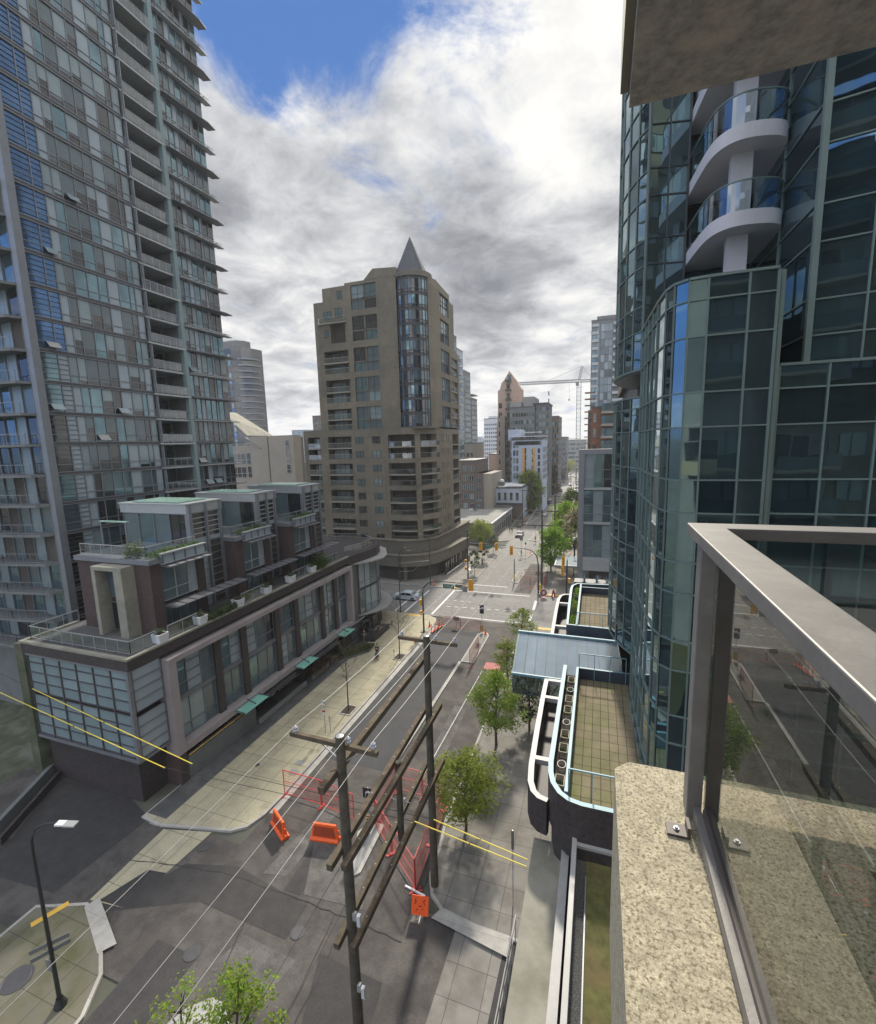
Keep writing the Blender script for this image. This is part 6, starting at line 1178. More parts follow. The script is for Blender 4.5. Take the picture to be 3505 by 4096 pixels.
PA = pole('wooden_utility_pole', 'large wooden utility pole in the foreground with a single mossy crossarm', -9.3, 14.1, 15.85, .215, [(15.3, -2.5, 1.55, (-2.2, .25, 1.35))])
for z in (7.7, 4.2): b = MB(); b.box(.17, .32, -.2, -.05, z, z+.35, 'galv'); b.bar((.1, -.1, z+.1), (.5, -.25, z+.2), .05, .05, 'galv'); b.box(.45, .6, -.35, -.2, z, z+.5, 'white_w'); b.build('meter_box', PA)
PBp = pole('wooden_utility_pole', 'wooden utility pole at the right kerb joined to the foreground pole by beams', -8.96, 22.84, 16.3, .215, [(15.9, -1.85, 1.75, (-1.6, .5, 1.6))])
def beam(label, a, c, w=.25, h=.30):
    b = MB(); b.bar(a, c, w, h, 'timber')
    for k in range(1, 9): p_ = Vector(a).lerp(Vector(c), k/9); b.box(p_.x-.02, p_.x+.02, p_.y-.02, p_.y+.02, p_.z+h/2, p_.z+h/2+.02, 'galv')
    o = b.build('timber_beam'); tag(o, label, 'beam', 'timber beams bolted between the two near utility poles')
beam('single long timber beam highest up, passing behind the foreground crossarm', (-9.56, 13.0, 14.25), (-9.4, 23.7, 14.6))
beam('left timber beam of the middle pair between the two near poles', (-9.58, 13.2, 10.75), (-9.4, 23.9, 11.5)); beam('right timber beam of the middle pair between the two near poles', (-9.05, 13.4, 10.7), (-8.7, 24.1, 11.4))
beam('left timber beam of the lowest pair between the two near poles', (-9.58, 13.3, 7.0), (-9.4, 23.5, 8.0)); beam('right timber beam of the lowest pair between the two near poles', (-9.02, 13.6, 6.7), (-8.7, 24.3, 7.6))
b = MB(); b.tube([(-9.2, 18.95, 6.8), (-9.2, 19.0, 11.2)], [.17, .16], 10, 'wood_pole'); o = b.build('hanging_post'); tag(o, 'short round wooden post held between the two pairs of beams', 'post')
b = MB(); b.bar((-9.2, 18.9, 9.2), (-8.6, 19.2, 8.8), .03, .03, 'galv'); b.bar((-9.2, 18.9, 9.0), (-9.7, 18.7, 9.4), .03, .03, 'galv'); b.tube([(-8.9, 18.9, 8.9), (-8.9, 18.9, 9.3)], .06, 8, 'porcelain'); b.build('bracket', o)
pole('wooden_utility_pole', 'tall thin dark utility pole rising through the green tree past the crossing', -9.6, 84.7, 14.6, .16, [(14.2, -3.4, 3.0, (-3, -1, 1, 2.8)), (11.5, -3.6, 1.9, (-3.3, -1.6, 1.7))])
for x, y, h, lab in ((-10.2, 118, 13.5, 'second utility pole past the crossing beside the yellow green tree'), (-12.7, 149.5, 13.5, 'third utility pole past the crossing'), (-10.3, 190, 13, 'fourth utility pole far along the right kerb'), (-10.4, 240, 13, 'fifth utility pole furthest along the right kerb'), (-22.7, 146, 12, 'utility pole at the left kerb by the far side street')): pole('wooden_utility_pole', lab, x, y, h, .15, [(h-.5, -1.3, 1.3, (-1.1, 1.1))])
def wire(label, pts, r=.012, m='wire', sag=0.0, group=None, name='overhead_wire'):
    P = []; pts = [Vector(p_) for p_ in pts]
    for a, c in zip(pts, pts[1:]):
        for k in range(9): t = k/8; q = a.lerp(c, t); q.z -= sag*4*t*(1-t)*(c-a).length/40; P.append(q) if not (P and k == 0) else None
    b = MB(); b.tube(P, r, 5, m, False); o = b.build(name); tag(o, label, 'wire', group); return o
WGp = 'overhead lines running along the street'
wire('left bare wire over the pale sidewalk to the foreground crossarm', [(-12.6, -32, 15.3), (-11.5, 14.4, 15.75), (-10.56, 23.2, 16.3), (-12.6, 84.8, 14.7)], .009, sag=.5, group=WGp)
wire('middle bare wire passing just left of the foreground pole top', [(-9.9, -32, 15.3), (-9.07, 14.4, 15.75), (-8.46, 23.2, 16.3), (-10.6, 84.8, 14.7)], .009, sag=.5, group=WGp)
wire('right bare wire passing over the foreground crossarm right end', [(-8.9, -32, 15.3), (-7.95, 14.4, 15.75), (-7.36, 23.2, 16.3), (-8.6, 84.8, 14.7)], .009, sag=.5, group=WGp)
wire('thin dark wire low over the road left of the near pole', [(-10.5, -30, 9.0), (-9.5, 14, 10.2)], .010, 'wire_black', .4, WGp)
wire('second thin dark wire low over the road left of the near pole', [(-10.0, -30, 7.0), (-9.5, 14, 8.2)], .010, 'wire_black', .4, WGp)
for k, (a, lab) in enumerate((((0, 2770, 8.2), 'lower black cable crossing the street with yellow line guards'), ((130, 2755, 8.3), 'upper black cable crossing the street with yellow line guards'))):
    L = [atz(*q) for q in ((0, 2770, 8.2), (660, 3072, 8.5), (1150, 3180, 8.8), (1659, 3286, 9.0), (2108, 3468, 9.2))] if k == 0 else [atz(*q) for q in ((-30, 2680, 8.3), (130, 2755, 8.35), (770, 3056, 8.6), (1318, 3183, 8.9), (1736, 3279, 9.1), (2112, 3440, 9.3))]
    T = thing('guarded_cable', lab, 'cable', 'cables crossing the street with yellow line guards'); b = MB(); b.tube(L, .014, 6, 'wire_black', False); b.build('cable', T)
    for i, j in (((0, 1), (3, 4)) if k == 0 else ((1, 2), (4, 5))):
        b = MB(); A, B_ = L[i], L[j]; m_ = A.lerp(B_, .52); b.tube([A, m_], .028, 8, 'yellow'); b.tube([m_+(B_-m_)*.02, B_], .028, 8, 'yellow'); b.build('line_guard', T)

# ================================================================== LAMPS, SIGNALS, SIGNS
ST = thing('street_lamp', 'black curved street lamp at the near left corner with crossed street name plates', 'street lamp', loc=(-24.46, 11.34, .1))
b = MB(); b.tube([(0, 0, 0), (0, 0, .5), (0, 0, 8.6), (.05, .0, 9.3), (.3, .1, 9.85), (.75, .25, 10.1), (1.3, .45, 10.1)], [.16, .10, .07, .06, .05, .045, .04], 10, 'black'); b.build('post', ST)
b = MB(); b.lathe([(.28, 0), (.28, .12), (.2, .3), (.14, .5)], 12, 'black'); b.build('base', ST)
b = MB(); b.bar((1.25, .43, 10.1), (1.62, .56, 10.08), .30, .08, 'white_w'); b.bar((1.62, .56, 10.06), (2.1, .72, 10.03), .34, .07, 'alum_l'); b.build('lamp_head', ST)
def text_obj(s, size, m, parent, loc, rot, name='lettering'):
    c = bpy.data.curves.new(name, 'FONT'); c.body = s; c.size = size; c.align_x = 'CENTER'; c.align_y = 'CENTER'; c.extrude = .004; t_ = bpy.data.objects.new(name, c); c.materials.append(M[m]); me = bpy.data.meshes.new_from_object(t_); o = bpy.data.objects.new(name, me); COL.objects.link(o); o.parent = parent; o.location = loc; o.rotation_euler = rot; return o
for rz_, z in ((R(25), 3.6), (R(30), 3.2)):
    b = MB(); d = Vector((math.cos(rz_+.5), math.sin(rz_+.5), 0)); b.bar(-d*.75+Vector((0, 0, z)), d*.75+Vector((0, 0, z)), .03, .22, 'grey_d'); b.build('name_plate', ST)
b = MB(); b.box(-.25, .1, -.16, -.1, 2.2, 2.8, 'grey_d'); b.build('notice_plate', ST)
def signal_head(T, x, y, z, rz=0.0, back=True, w=.34, h=1.05, lens=('signal_off', 'signal_off', 'signal_off'), boards=None):
    hd = bpy.data.objects.new('signal_head', None); COL.objects.link(hd); hd.parent = T; hd.location = (x, y, z); hd.rotation_euler = (0, 0, rz); hd.empty_display_size = .2
    b = MB(); b.box(-w/2, w/2, 0, .22, 0, h, 'amber'); b.build('housing', hd)
    if boards: b = MB(); b.box(-boards/2, boards/2, .02, .05, -.22, h+.22, 'amber'); b.build('backboard', hd)
    for k in range(3):
        zc = h*(k+.5)/3; b = MB(); b.lathe([(0, 0), (.1, 0)], 12, lens[k]); o = b.build('lens', hd); o.location = (0, -.012, zc); o.rotation_euler = (R(90), 0, 0)
        b = MB()
        for i in range(7):
            a0, a1 = PI*i/7-.1, PI*(i+1)/7-.1; b.quad((.13*math.cos(a0), 0, zc+.13*math.sin(a0)), (.13*math.cos(a1), 0, zc+.13*math.sin(a1)), (.13*math.cos(a1), -.22, zc+.13*math.sin(a1)), (.13*math.cos(a0), -.22, zc+.13*math.sin(a0)), 'amber')
        b.build('visor', hd)
    return hd
# near mast (arm reaching over the road at the crossing)
S1 = thing('signal_mast', 'curved signal mast at the left near corner carrying the green name sign', 'traffic signal', loc=(-23.3, 58.5, .1))
b = MB(); b.tube([(0, 0, 0), (0, 0, .35), (0, 0, 5.9), (.25, 0, 6.8), (.9, 0, 7.45), (2.0, 0, 7.75), (3.6, 0, 7.8), (7.0, 0, 7.72)], [.2, .13, .11, .1, .09, .08, .07, .05], 10, 'pole_g'); b.build('mast', S1)
b = MB(); b.box(-.45, .45, -.35, .35, 0, .1, 'alum_d'); b.build('base_plate', S1)
b = MB(); b.box(3.1, 4.75, -.03, .03, 6.98, 7.5, 'sign_green'); sg = b.build('name_sign', S1); text_obj('Drake St', .36, 'white', sg, (3.92, -.04, 7.24), (R(90), 0, 0))
b = MB(); b.box(4.9, 5.9, -.03, .03, 7.1, 7.55, 'grey_d'); b.build('sign_back', S1)
b = MB(); b.box(5.95, 6.6, -.05, .15, 6.55, 7.35, 'grey_w'); b.box(5.9, 6.65, .15, .19, 7.36, 7.45, 'amber'); b.build('camera_box', S1)
b = MB(); b.box(6.8, 7.5, -.06, .02, 6.75, 8.4, 'amber'); b.build('backboard', S1); signal_head(S1, 7.15, .26, 7.05, PI)
for z in (2.6, 4.0): b = MB(); b.box(-.5, -.22, -.15, .2, z, z+.6 if z < 3 else z+.9, 'amber'); b.build('pedestrian_signal', S1)
S2 = thing('signal_mast', 'signal pole past the crossing with straight arm and two amber signals', 'traffic signal', loc=(-24.1, 85.3, .1))
b = MB(); b.tube([(0, 0, 0), (0, 0, 10)], [.16, .11], 10, 'pole_g'); b.tube([(0, 0, 7.3), (7.8, 0, 7.25)], [.1, .06], 8, 'pole_g'); b.build('mast', S2)
signal_head(S2, 2.75, -.3, 6.3, 0, boards=.62, h=1.2); signal_head(S2, 5.85, -.3, 6.4, 0, boards=.62, h=1.2)
b = MB(); b.box(3.5, 5.0, -.03, .03, 6.5, 6.95, 'sign_green'); b.build('name_sign', S2); b = MB(); b.box(6.4, 7.7, -.03, .03, 6.75, 7.0, 'white_w'); b.build('lane_sign', S2)
for z in (1.9, 3.4): b = MB(); b.box(-.6, -.2, -.2, .1, z, z+.55, 'amber'); b.box(-.52, -.28, -.22, -.2, z+.12, z+.42, 'signal_red'); b.build('pedestrian_signal', S2)
S3 = thing('signal_mast', 'signal pole at the far right corner with curved arm and one amber signal', 'traffic signal', loc=(-9.67, 79.97, .1))
b = MB(); b.tube([(0, 0, 0), (0, 0, 4.6), (-.05, 0, 5.6), (-.3, 0, 6.8), (-1.1, 0, 7.7), (-2.4, 0, 8.05), (-4.9, 0, 8.1)], [.15, .12, .1, .09, .08, .07, .05], 10, 'black'); b.build('mast', S3)
signal_head(S3, -4.74, -.25, 7.0, 0, boards=.6, h=1.25, lens=('signal_off', 'signal_off', 'signal_red')); b = MB(); b.box(.15, .5, -.1, .2, .6, 1.7, 'paint_yellow'); b.build('controller_box', S3)
S4 = thing('signal_post', 'black signal post with two amber signal heads beside the far terrace', 'traffic signal', loc=(-4.6, 76.6, .1))
b = MB(); b.tube([(0, 0, 0), (0, 0, 1.2), (0, 0, 5), (.05, 0, 7.2)], [.22, .14, .12, .09], 10, 'black'); b.tube([(.0, 0, 7.1), (.25, 0, 8.0), (.8, 0, 8.5)], [.06, .05, .04], 8, 'galv'); b.build('mast', S4)
signal_head(S4, -.55, -.25, 6.5, R(15), h=1.25, boards=.5); signal_head(S4, -.65, -.25, 4.8, R(-10), h=1.25, boards=.5)
b = MB(); b.box(.25, .6, -.1, .2, 3.3, 4.1, 'amber'); b.build('pedestrian_signal', S4)
def lamp(label, x, y, h, dx, m='pole_g', globe=False):
    T = thing('street_lamp', label, 'street lamp', 'street lamps around the crossing', (x, y, .1)); b = MB()
    if globe:
        b.tube([(0, 0, 0), (0, 0, .8), (0, 0, h)], [.14, .08, .06], 8, m); b.build('post', T); b = MB(); b.lathe([(.05, 0), (.25, .1), (.3, .32), (.2, .55), (0, .62)], 14, 'white', (0, 0, h)); b.build('globe', T)
    else:
        b.tube([(0, 0, 0), (0, 0, .5), (0, 0, h-1.2), (dx*.12, 0, h-.5), (dx*.5, 0, h-.05), (dx, 0, h)], [.15, .1, .07, .06, .05, .04], 8, m); b.build('post', T); b = MB(); b.bar((dx, 0, h), (dx*1.45, 0, h-.03), .22, .1, 'grey_w'); b.build('lamp_head', T)
    return T
lamp('dark green street lamp on the left near corner by the curved glass building', -29.8, 64.9, 10.4, 1.5); lamp('dark street lamp on the far left corner in front of the tan podium', -29.96, 79.5, 10, -1.4)
lamp('lamp on the cross street beside the tan podium', -36.5, 80.2, 7, 1.0); lamp('black globe lamp beside the grey framed building', -4.2, 92.0, 7.4, 0, 'black', True)
for k, (x, y) in enumerate(((-10.6, 172), (-10.6, 186), (-10.4, 214))): lamp(('slim street lamp on the right kerb by the dark round tree', 'slim street lamp behind the dark round tree', 'slim street lamp farthest along the right kerb')[k], x, y, 8, 0, 'black', True)
b = MB(); b.bar((-29.8, 64.9, 8.3), (-24.8, 65.5, 8.9), .06, .06, 'galv'); b.bar((-29.8, 64.9, 6.9), (-27.5, 65.2, 7.1), .05, .05, 'galv'); b.bar((-27.5, 65.2, 7.1), (-25.6, 65.4, 8.8), .05, .05, 'galv'); o = b.build('tram_wire_bracket'); tag(o, 'pale bracket arms reaching out from the left corner street lamp', 'bracket')
def sign_post(label, x, y, h, kind, w=.6, hh=.75, post='galv', z=.13):
    T = thing('road_sign', label, 'sign', None, (x, y, z)); b = MB(); b.bar((0, 0, 0), (0, 0, h), .06, .06, post); b.build('post', T)
    if kind in ('turn', 'turn_w'):
        b = MB(); b.box(-w/2, w/2, -.05, -.03, h-hh, h, 'black' if kind == 'turn' else 'grey_w'); s_ = b.build('panel', T); b = MB()
        mm = 'white' if kind == 'turn' else 'black'; zc = h-hh*.5; pr = [(-.14, -.26), (-.14, -.02), (-.08, .08), (.04, .11)]
        k_ = hh/.75
        for a_, c_ in zip(pr, pr[1:]): b.bar((a_[0]*k_, -.055, zc+a_[1]*k_), (c_[0]*k_, -.055, zc+c_[1]*k_), .01, .085*k_, mm)
        b.poly([(.02*k_, -.06, zc+.24*k_), (.02*k_, -.06, zc-.02*k_), (.23*k_, -.06, zc+.11*k_)], mm); b.build('arrow', s_)
        b = MB(); b.box(-.2, .2, -.05, -.03, .25, 1.15, 'paint_yellow'); s_ = b.build('hazard_panel', T); b = MB()
        for k in range(4): z0_ = .28+k*.24; b.poly([(-.2, -.052, z0_), (.2, -.052, z0_+.14), (.2, -.052, min(1.15, z0_+.25)), (-.2, -.052, z0_+.11)], 'black')
        b.build('stripe', s_)
    elif kind == 'parking':
        for z0_, c in ((h-.55, 'steel_blue'), (h-1.45, 'signal_red')): b = MB(); b.box(-w/2, w/2, -.05, -.03, z0_, z0_+.5, 'white_w'); s_ = b.build('panel', T); b = MB(); b.box(-w/2+.04, w/2-.04, -.056, -.051, z0_+.24, z0_+.44, c); b.build('emblem', s_)
    elif kind == 'post': b = MB(); b.box(-.13, .13, -.14, -.02, .4, 1.5, 'paint_yellow'); b.box(-.1, .1, -.02, .1, 0, h, 'grey_d'); b.build('marker', T)
    else: b = MB(); b.box(-w/2, w/2, -.05, -.03, h-hh, h, kind); b.build('panel', T)
    return T
sign_post('black right turn arrow sign with yellow black hazard panel on the near traffic island', -14.7, 25.3, 3.3, 'turn', .75, .8); sign_post('grey turn arrow sign with hazard panel at the crossing end of the long island', -15.15, 60.4, 4.2, 'turn', .62, 1.3)
sign_post('dark bollard like post on the small island past the crossing', -14.9, 85.6, 4.5, 'post'); sign_post('arrow sign with hazard panel on the angular island beyond the crossing', -17.0, 107.5, 4.4, 'turn_w', .7, .95); sign_post('arrow sign with hazard panel on the long far island', -15.8, 124.0, 4.4, 'turn_w', .7, .95)
sign_post('small dark flag sign on a thin post on the angular island', -15.6, 105, 3.6, 'black', .35, .5); sign_post('pair of small parking signs on a post near the pale sidewalk kerb', -23.9, 33.9, 3.4, 'parking', .42); sign_post('thin post with parking meter beside the parking signs', -23.6, 34.3, 1.6, 'galv', .18, .4); sign_post('parking meter near the farther bare tree', -23.8, 49.3, 1.5, 'galv', .16, .35)
sign_post('brown backed sign on a yellow post by the small street tree at the crossing', -9.5, 61.2, 4.0, 'tan_d', .4, 1.1, 'paint_yellow'); sign_post('small dark panel sign standing at the crossing kerb line', -19.4, 61.8, 1.5, 'grey_d', .9, .6)
sign_post('brown narrow post sign at the right edge of the lane below the ledge', -4.15, 23.0, 5.0, 'tan_d', .16, 1.2); sign_post('red and white sign board on the right sidewalk further up', -6.0, 165, 7.5, 'signal_red', 3.0, 1.6)
sign_post('white notice box by the pedestrian signal left of the saplings', -25.3, 92.5, .25, 'white', 1.0, .2)
b = MB(); b.poly([(-26.0, 91.5, .15), (-24.9, 91.5, .15), (-24.9, 93.6, .15), (-26.0, 93.6, .15)], 'white'); structure('white_paving_plate', b)

# ================================================================== CONSTRUCTION THINGS
def cone(label, x, y, h=.75, m='orange', z=.14, deline=False):
    T = thing('traffic_cone' if not deline else 'delineator_post', label, 'traffic cone' if not deline else 'delineator', 'orange traffic cones' if not deline else 'orange delineator posts at the left near corner', (x, y, z)); b = MB()
    if deline: b.lathe([(.2, 0), (.2, .05), (.05, .07), (.05, h), (.03, h+.03), (0, h+.03)], 12, m); b.build('body', T); b = MB(); b.lathe([(.053, h*.62), (.053, h*.78)], 12, 'white'); b.build('stripe', T)
    else: b.box(-.2, .2, -.2, .2, 0, .04, m); b.lathe([(.15, .04), (.03, h), (0, h)], 12, m); b.build('body', T); b = MB(); b.lathe([(.105, h*.42), (.075, h*.6)], 12, 'white'); b.build('stripe', T)
for x, y, l in ((-23.2, 60.6, 'orange cone left of the row of delineators at the near left corner'), (-23.1, 55.0, 'orange cone on the pale sidewalk under the far crossarm'), (-29.3, 79.9, 'orange cone by the far left street lamp'), (-21.8, 127.2, 'orange cone beside the dark pickup'), (-22.4, 145.6, 'orange cone at the far left kerb corner'), (-14.6, 60.2, 'orange cone at the crossing end of the long island'), (-22.6, 155.2, 'orange cone beyond the side street')): cone(l, x, y, .95, z=.14 if x != -21.8 else .01)
for k in range(6): cone(('nearest', 'second', 'third', 'fourth', 'fifth', 'farthest')[k]+' orange delineator post in the row at the near left corner', -22.25+k*.13+(k % 2)*.1, 58.9+k*.5, 1.15, 'orange' if k % 3 else 'orange_flu', .13, True)
cone('tall red post on the angular island beyond the crossing', -15.0, 108.5, 1.3, 'orange_flu', .13, True)
MESHM = pane_mat('red_fence_mesh', (.90, .74, .73), .0, (.5, .1, .1))
def fence(label, a, c, h=2.1, m='red', ft=True):
    T = thing('mesh_fence_panel', label, 'fence', 'red mesh fence panels around the road works', ((a[0]+c[0])/2, (a[1]+c[1])/2, 0)); o = Vector(((a[0]+c[0])/2, (a[1]+c[1])/2, 0)); A = Vector((*a, .12))-o; C_ = Vector((*c, .12))-o; up = Vector((0, 0, h)); b = MB()
    b.bar(A, A+up, .05, .05, m); b.bar(C_, C_+up, .05, .05, m); b.bar(A+up, C_+up, .05, .05, m); b.bar(A+Vector((0, 0, .1)), C_+Vector((0, 0, .1)), .045, .045, m); b.bar(A+up*.55, C_+up*.55, .03, .03, m); b.build('frame', T)
    b = MB(); L = (C_-A).length; n = int(L/.12)
    for k in range(1, n): p_ = A.lerp(C_, k/n); b.bar(p_+Vector((0, 0, .1)), p_+up, .008, .008, m)
    for k in range(1, 9): z = Vector((0, 0, .1+k*(h-.1)/9)); b.bar(A+z, C_+z, .008, .008, m)
    b.build('mesh', T)
    if ft:
        d = (C_-A).normalized(); nn = Vector((-d.y, d.x, 0))
        for P_ in (A, C_): b = MB(); b.bar(P_+nn*.4-Vector((0, 0, .09)), P_-nn*.4-Vector((0, 0, .09)), .1, .06, m); b.build('foot', T)
fence('red mesh fence panel standing from the left kerb into the road', (-22.7, 26.3), (-19.3, 26.2)); fence('red mesh fence panel between the left kerb panel and the arrow sign', (-19.2, 26.2), (-16.2, 25.7)); fence('red mesh fence panel running away behind the middle beams', (-14.5, 26.0), (-14.5, 29.3))
fence('red mesh fence panel at the back of the enclosure, left half', (-14.4, 29.4), (-12.3, 29.3)); fence('red mesh fence panel at the back of the enclosure, right half beside the tree', (-12.2, 29.3), (-10.2, 28.8)); fence('red mesh fence panel right of the arrow sign at the near side', (-14.5, 25.8), (-12.5, 24.1)); fence('red mesh fence panel ending at the front corner near the orange sign', (-12.4, 24.1), (-10.0, 22.2)); fence('red mesh fence panel on the right side of the enclosure behind the pole', (-10.0, 22.3), (-10.1, 25.4)); fence('red mesh fence panel in the right rear by the street tree kerb', (-10.1, 25.5), (-10.15, 28.6))
fence('red mesh fence panel standing on the long island by the trench', (-14.2, 50.3), (-14.2, 54.5), m='red_dark'); fence('red mesh fence panel on the far side of the trench', (-10.5, 50.6), (-10.4, 55), m='red_dark'); fence('faded red mesh fence across the left near crosswalk, left half', (-22.0, 61.5), (-18.7, 61.4), 1.5, 'red_dark'); fence('faded red mesh fence across the near crosswalk, right half', (-18.6, 61.4), (-15.6, 61.2), 1.5, 'red_dark')
fence('faded red mesh panel past the crossing, left one', (-13.2, 82.8), (-11.5, 82.7), 2.1, 'red_dark'); fence('faded red mesh panel past the crossing, middle one', (-11.4, 82.7), (-9.9, 82.6), 2.1, 'red_dark'); fence('faded red mesh panel past the crossing turning along the kerb', (-9.0, 83.5), (-8.8, 87.0), 2.1, 'red_dark'); fence('faded red mesh panel past the crossing, back row', (-13.2, 87.5), (-10.2, 87.4), 2.1, 'red_dark')
b = MB(); b.box(-1.0, 1.0, -.9, .9, 0, .06, 'red_dark')
for k in range(-4, 5): b.box(k*.22-.02, k*.22+.02, -.9, .9, .06, .09, 'red')
o = b.build('trench_cover', loc=(-11.6, 51.2, .02)); tag(o, 'flat red grating lying on the road inside the trench fence', 'grating')
def barricade(label, x, y, rz, L=1.85):
    T = thing('plastic_barricade', label, 'barricade', 'orange plastic barricades', (x, y, .01), rz); b = MB()
    b.add([(-L/2, -.3, 0), (L/2, -.3, 0), (L/2, .3, 0), (-L/2, .3, 0), (-L/2, -.3, .16), (L/2, -.3, .16), (L/2, .3, .16), (-L/2, .3, .16), (-L/2+.05, -.17, .22), (L/2-.05, -.17, .22), (L/2-.05, .17, .22), (-L/2+.05, .17, .22), (-L/2+.2, -.08, 1.22), (L/2-.2, -.08, 1.22), (L/2-.2, .08, 1.22), (-L/2+.2, .08, 1.22)],
      [(0, 1, 5, 4), (1, 2, 6, 5), (2, 3, 7, 6), (3, 0, 4, 7), (4, 5, 9, 8), (5, 6, 10, 9), (6, 7, 11, 10), (7, 4, 8, 11), (8, 9, 13, 12), (9, 10, 14, 13), (10, 11, 15, 14), (11, 8, 12, 15), (12, 13, 14, 15), (3, 2, 1, 0)], 'orange'); o_ = b.build('body', T); bv = o_.modifiers.new('bevel', 'BEVEL'); bv.width = .03; bv.segments = 2
    b = MB()
    for s_ in (-1, 1):
        b.add([(-L/2+.2, s_*.165, .32), (L/2-.2, s_*.165, .32), (L/2-.32, s_*.105, 1.05), (-L/2+.32, s_*.105, 1.05)], [(0, 1, 2, 3)], mat('recess_shade_orange', (.32, .045, .01), .7) if 'rec' not in M else M['rec'])
    b.build('recess_shade_panel', T); b = MB(); b.tube([(L/2-.1, 0, .3), (L/2+.12, 0, .3)], .07, 8, 'orange'); b.tube([(L/2-.1, 0, .8), (L/2+.05, 0, .8)], .05, 8, 'orange'); b.build('connector', T)
M['rec'] = mat('recess_shade_orange', (.32, .045, .01), .7)  # darker orange stands in for recess shade; the panel itself is flat
barricade('orange plastic barricade standing askew near the left kerb corner', -20.9, 23.4, R(-30), 2.1); barricade('orange plastic barricade lying broadside left of the foreground pole', -17.35, 23.75, R(8), 2.1)
OS = thing('construction_sign', 'square fluorescent orange construction sign leaning on a stand below the fence corner', 'sign', loc=(-9.15, 20.9, 0), rz=R(8)); b = MB(); b.add([(-.5, -.18, .25), (.5, -.18, .25), (.5, .12, 1.22), (-.5, .12, 1.22), (-.5, -.15, .25), (.5, -.15, .25), (.5, .15, 1.22), (-.5, .15, 1.22)], [(0, 1, 2, 3), (7, 6, 5, 4), (0, 4, 5, 1), (1, 5, 6, 2), (2, 6, 7, 3), (3, 7, 4, 0)], 'orange_flu'); pnl = b.build('panel', OS)
b = MB(); k_ = lambda u, v: (u, -.19+.3*(v-.25)/.97, v)
for a_, c_ in (((-.3, .95), (-.22, 1.08)), ((-.3, .8), (-.2, .95)), ((.2, .95), (.32, 1.08)), ((.3, .8), (.22, .93)), ((-.08, .7), (.1, .72)), ((-.22, .45), (-.1, .6)), ((.12, .55), (.2, .6))): b.bar(k_(*a_), k_(*c_), .008, .045, 'black')
b.build('symbol', pnl); b = MB(); b.bar((-.3, .3, 0), (-.1, .0, .6), .04, .04, 'galv'); b.bar((.3, .3, 0), (.1, 0, .6), .04, .04, 'galv'); b.bar((0, -.5, .02), (0, .5, .02), .04, .04, 'galv'); b.build('stand', OS)
b = MB(); b.bar((-10.7, 22.3, .04), (-9.3, 22.05, .04), .1, .08, 'white'); o = b.build('fence_foot_bar'); tag(o, 'white bar lying at the foot of the front fence corner', 'bar')
for k, (x, y, rz_, l) in enumerate(((-8.5, 77.9, .3, 'round pinkish sign on a low stand at the far right corner'), (-6.9, 78.6, 1.2, 'narrow folded dark red sign board at the far right corner'))):
    T = thing('folded_sign', l, 'sign', None, (x, y, .1), rz_); b = MB()
    if k == 0: pr = [(math.cos(t*PI/8)*.6, math.sin(t*PI/8)*.6+.85) for t in range(16)]; b.add([(u, -.03, v) for u, v in pr]+[(u, .03, v) for u, v in pr], [tuple(range(16)), tuple(16+i for i in reversed(range(16)))]+[(i, 16+i, 16+(i+1) % 16, (i+1) % 16) for i in range(16)], 'red_dark'); b.box(-.2, .2, -.04, -.031, .6, 1.1, 'white_w')
    else: b.add([(-.3, -.3, 0), (.3, -.3, 0), (.3, 0, 1.3), (-.3, 0, 1.3)], [(0, 1, 2, 3)], 'red_dark'); b.add([(-.3, .3, 0), (.3, .3, 0), (.3, 0, 1.3), (-.3, 0, 1.3)], [(3, 2, 1, 0)], 'red_dark')
    b.build('panel', T); b = MB(); b.bar((-.3, 0, .03), (.3, 0, .03), .3, .05, 'orange'); b.build('foot', T)

# street railing at the corner of the lane, thin white frames
b = MB()
for k in range(9): y = 13.5+k*.95; b.bar((-3.85+.02*k, y, .13), (-3.85+.02*k, y, 1.6), .05, .05, 'white_flash')
b.bar((-3.85, 13.5, 1.6), (-3.7, 21.3, 1.6), .05, .05, 'white_flash'); b.bar((-3.85, 13.5, .9), (-3.7, 21.3, .9), .04, .04, 'white_flash')
o = b.build('shopfront_railing'); tag(o, 'thin white frame railing along the building edge at the right of the lane', 'railing')

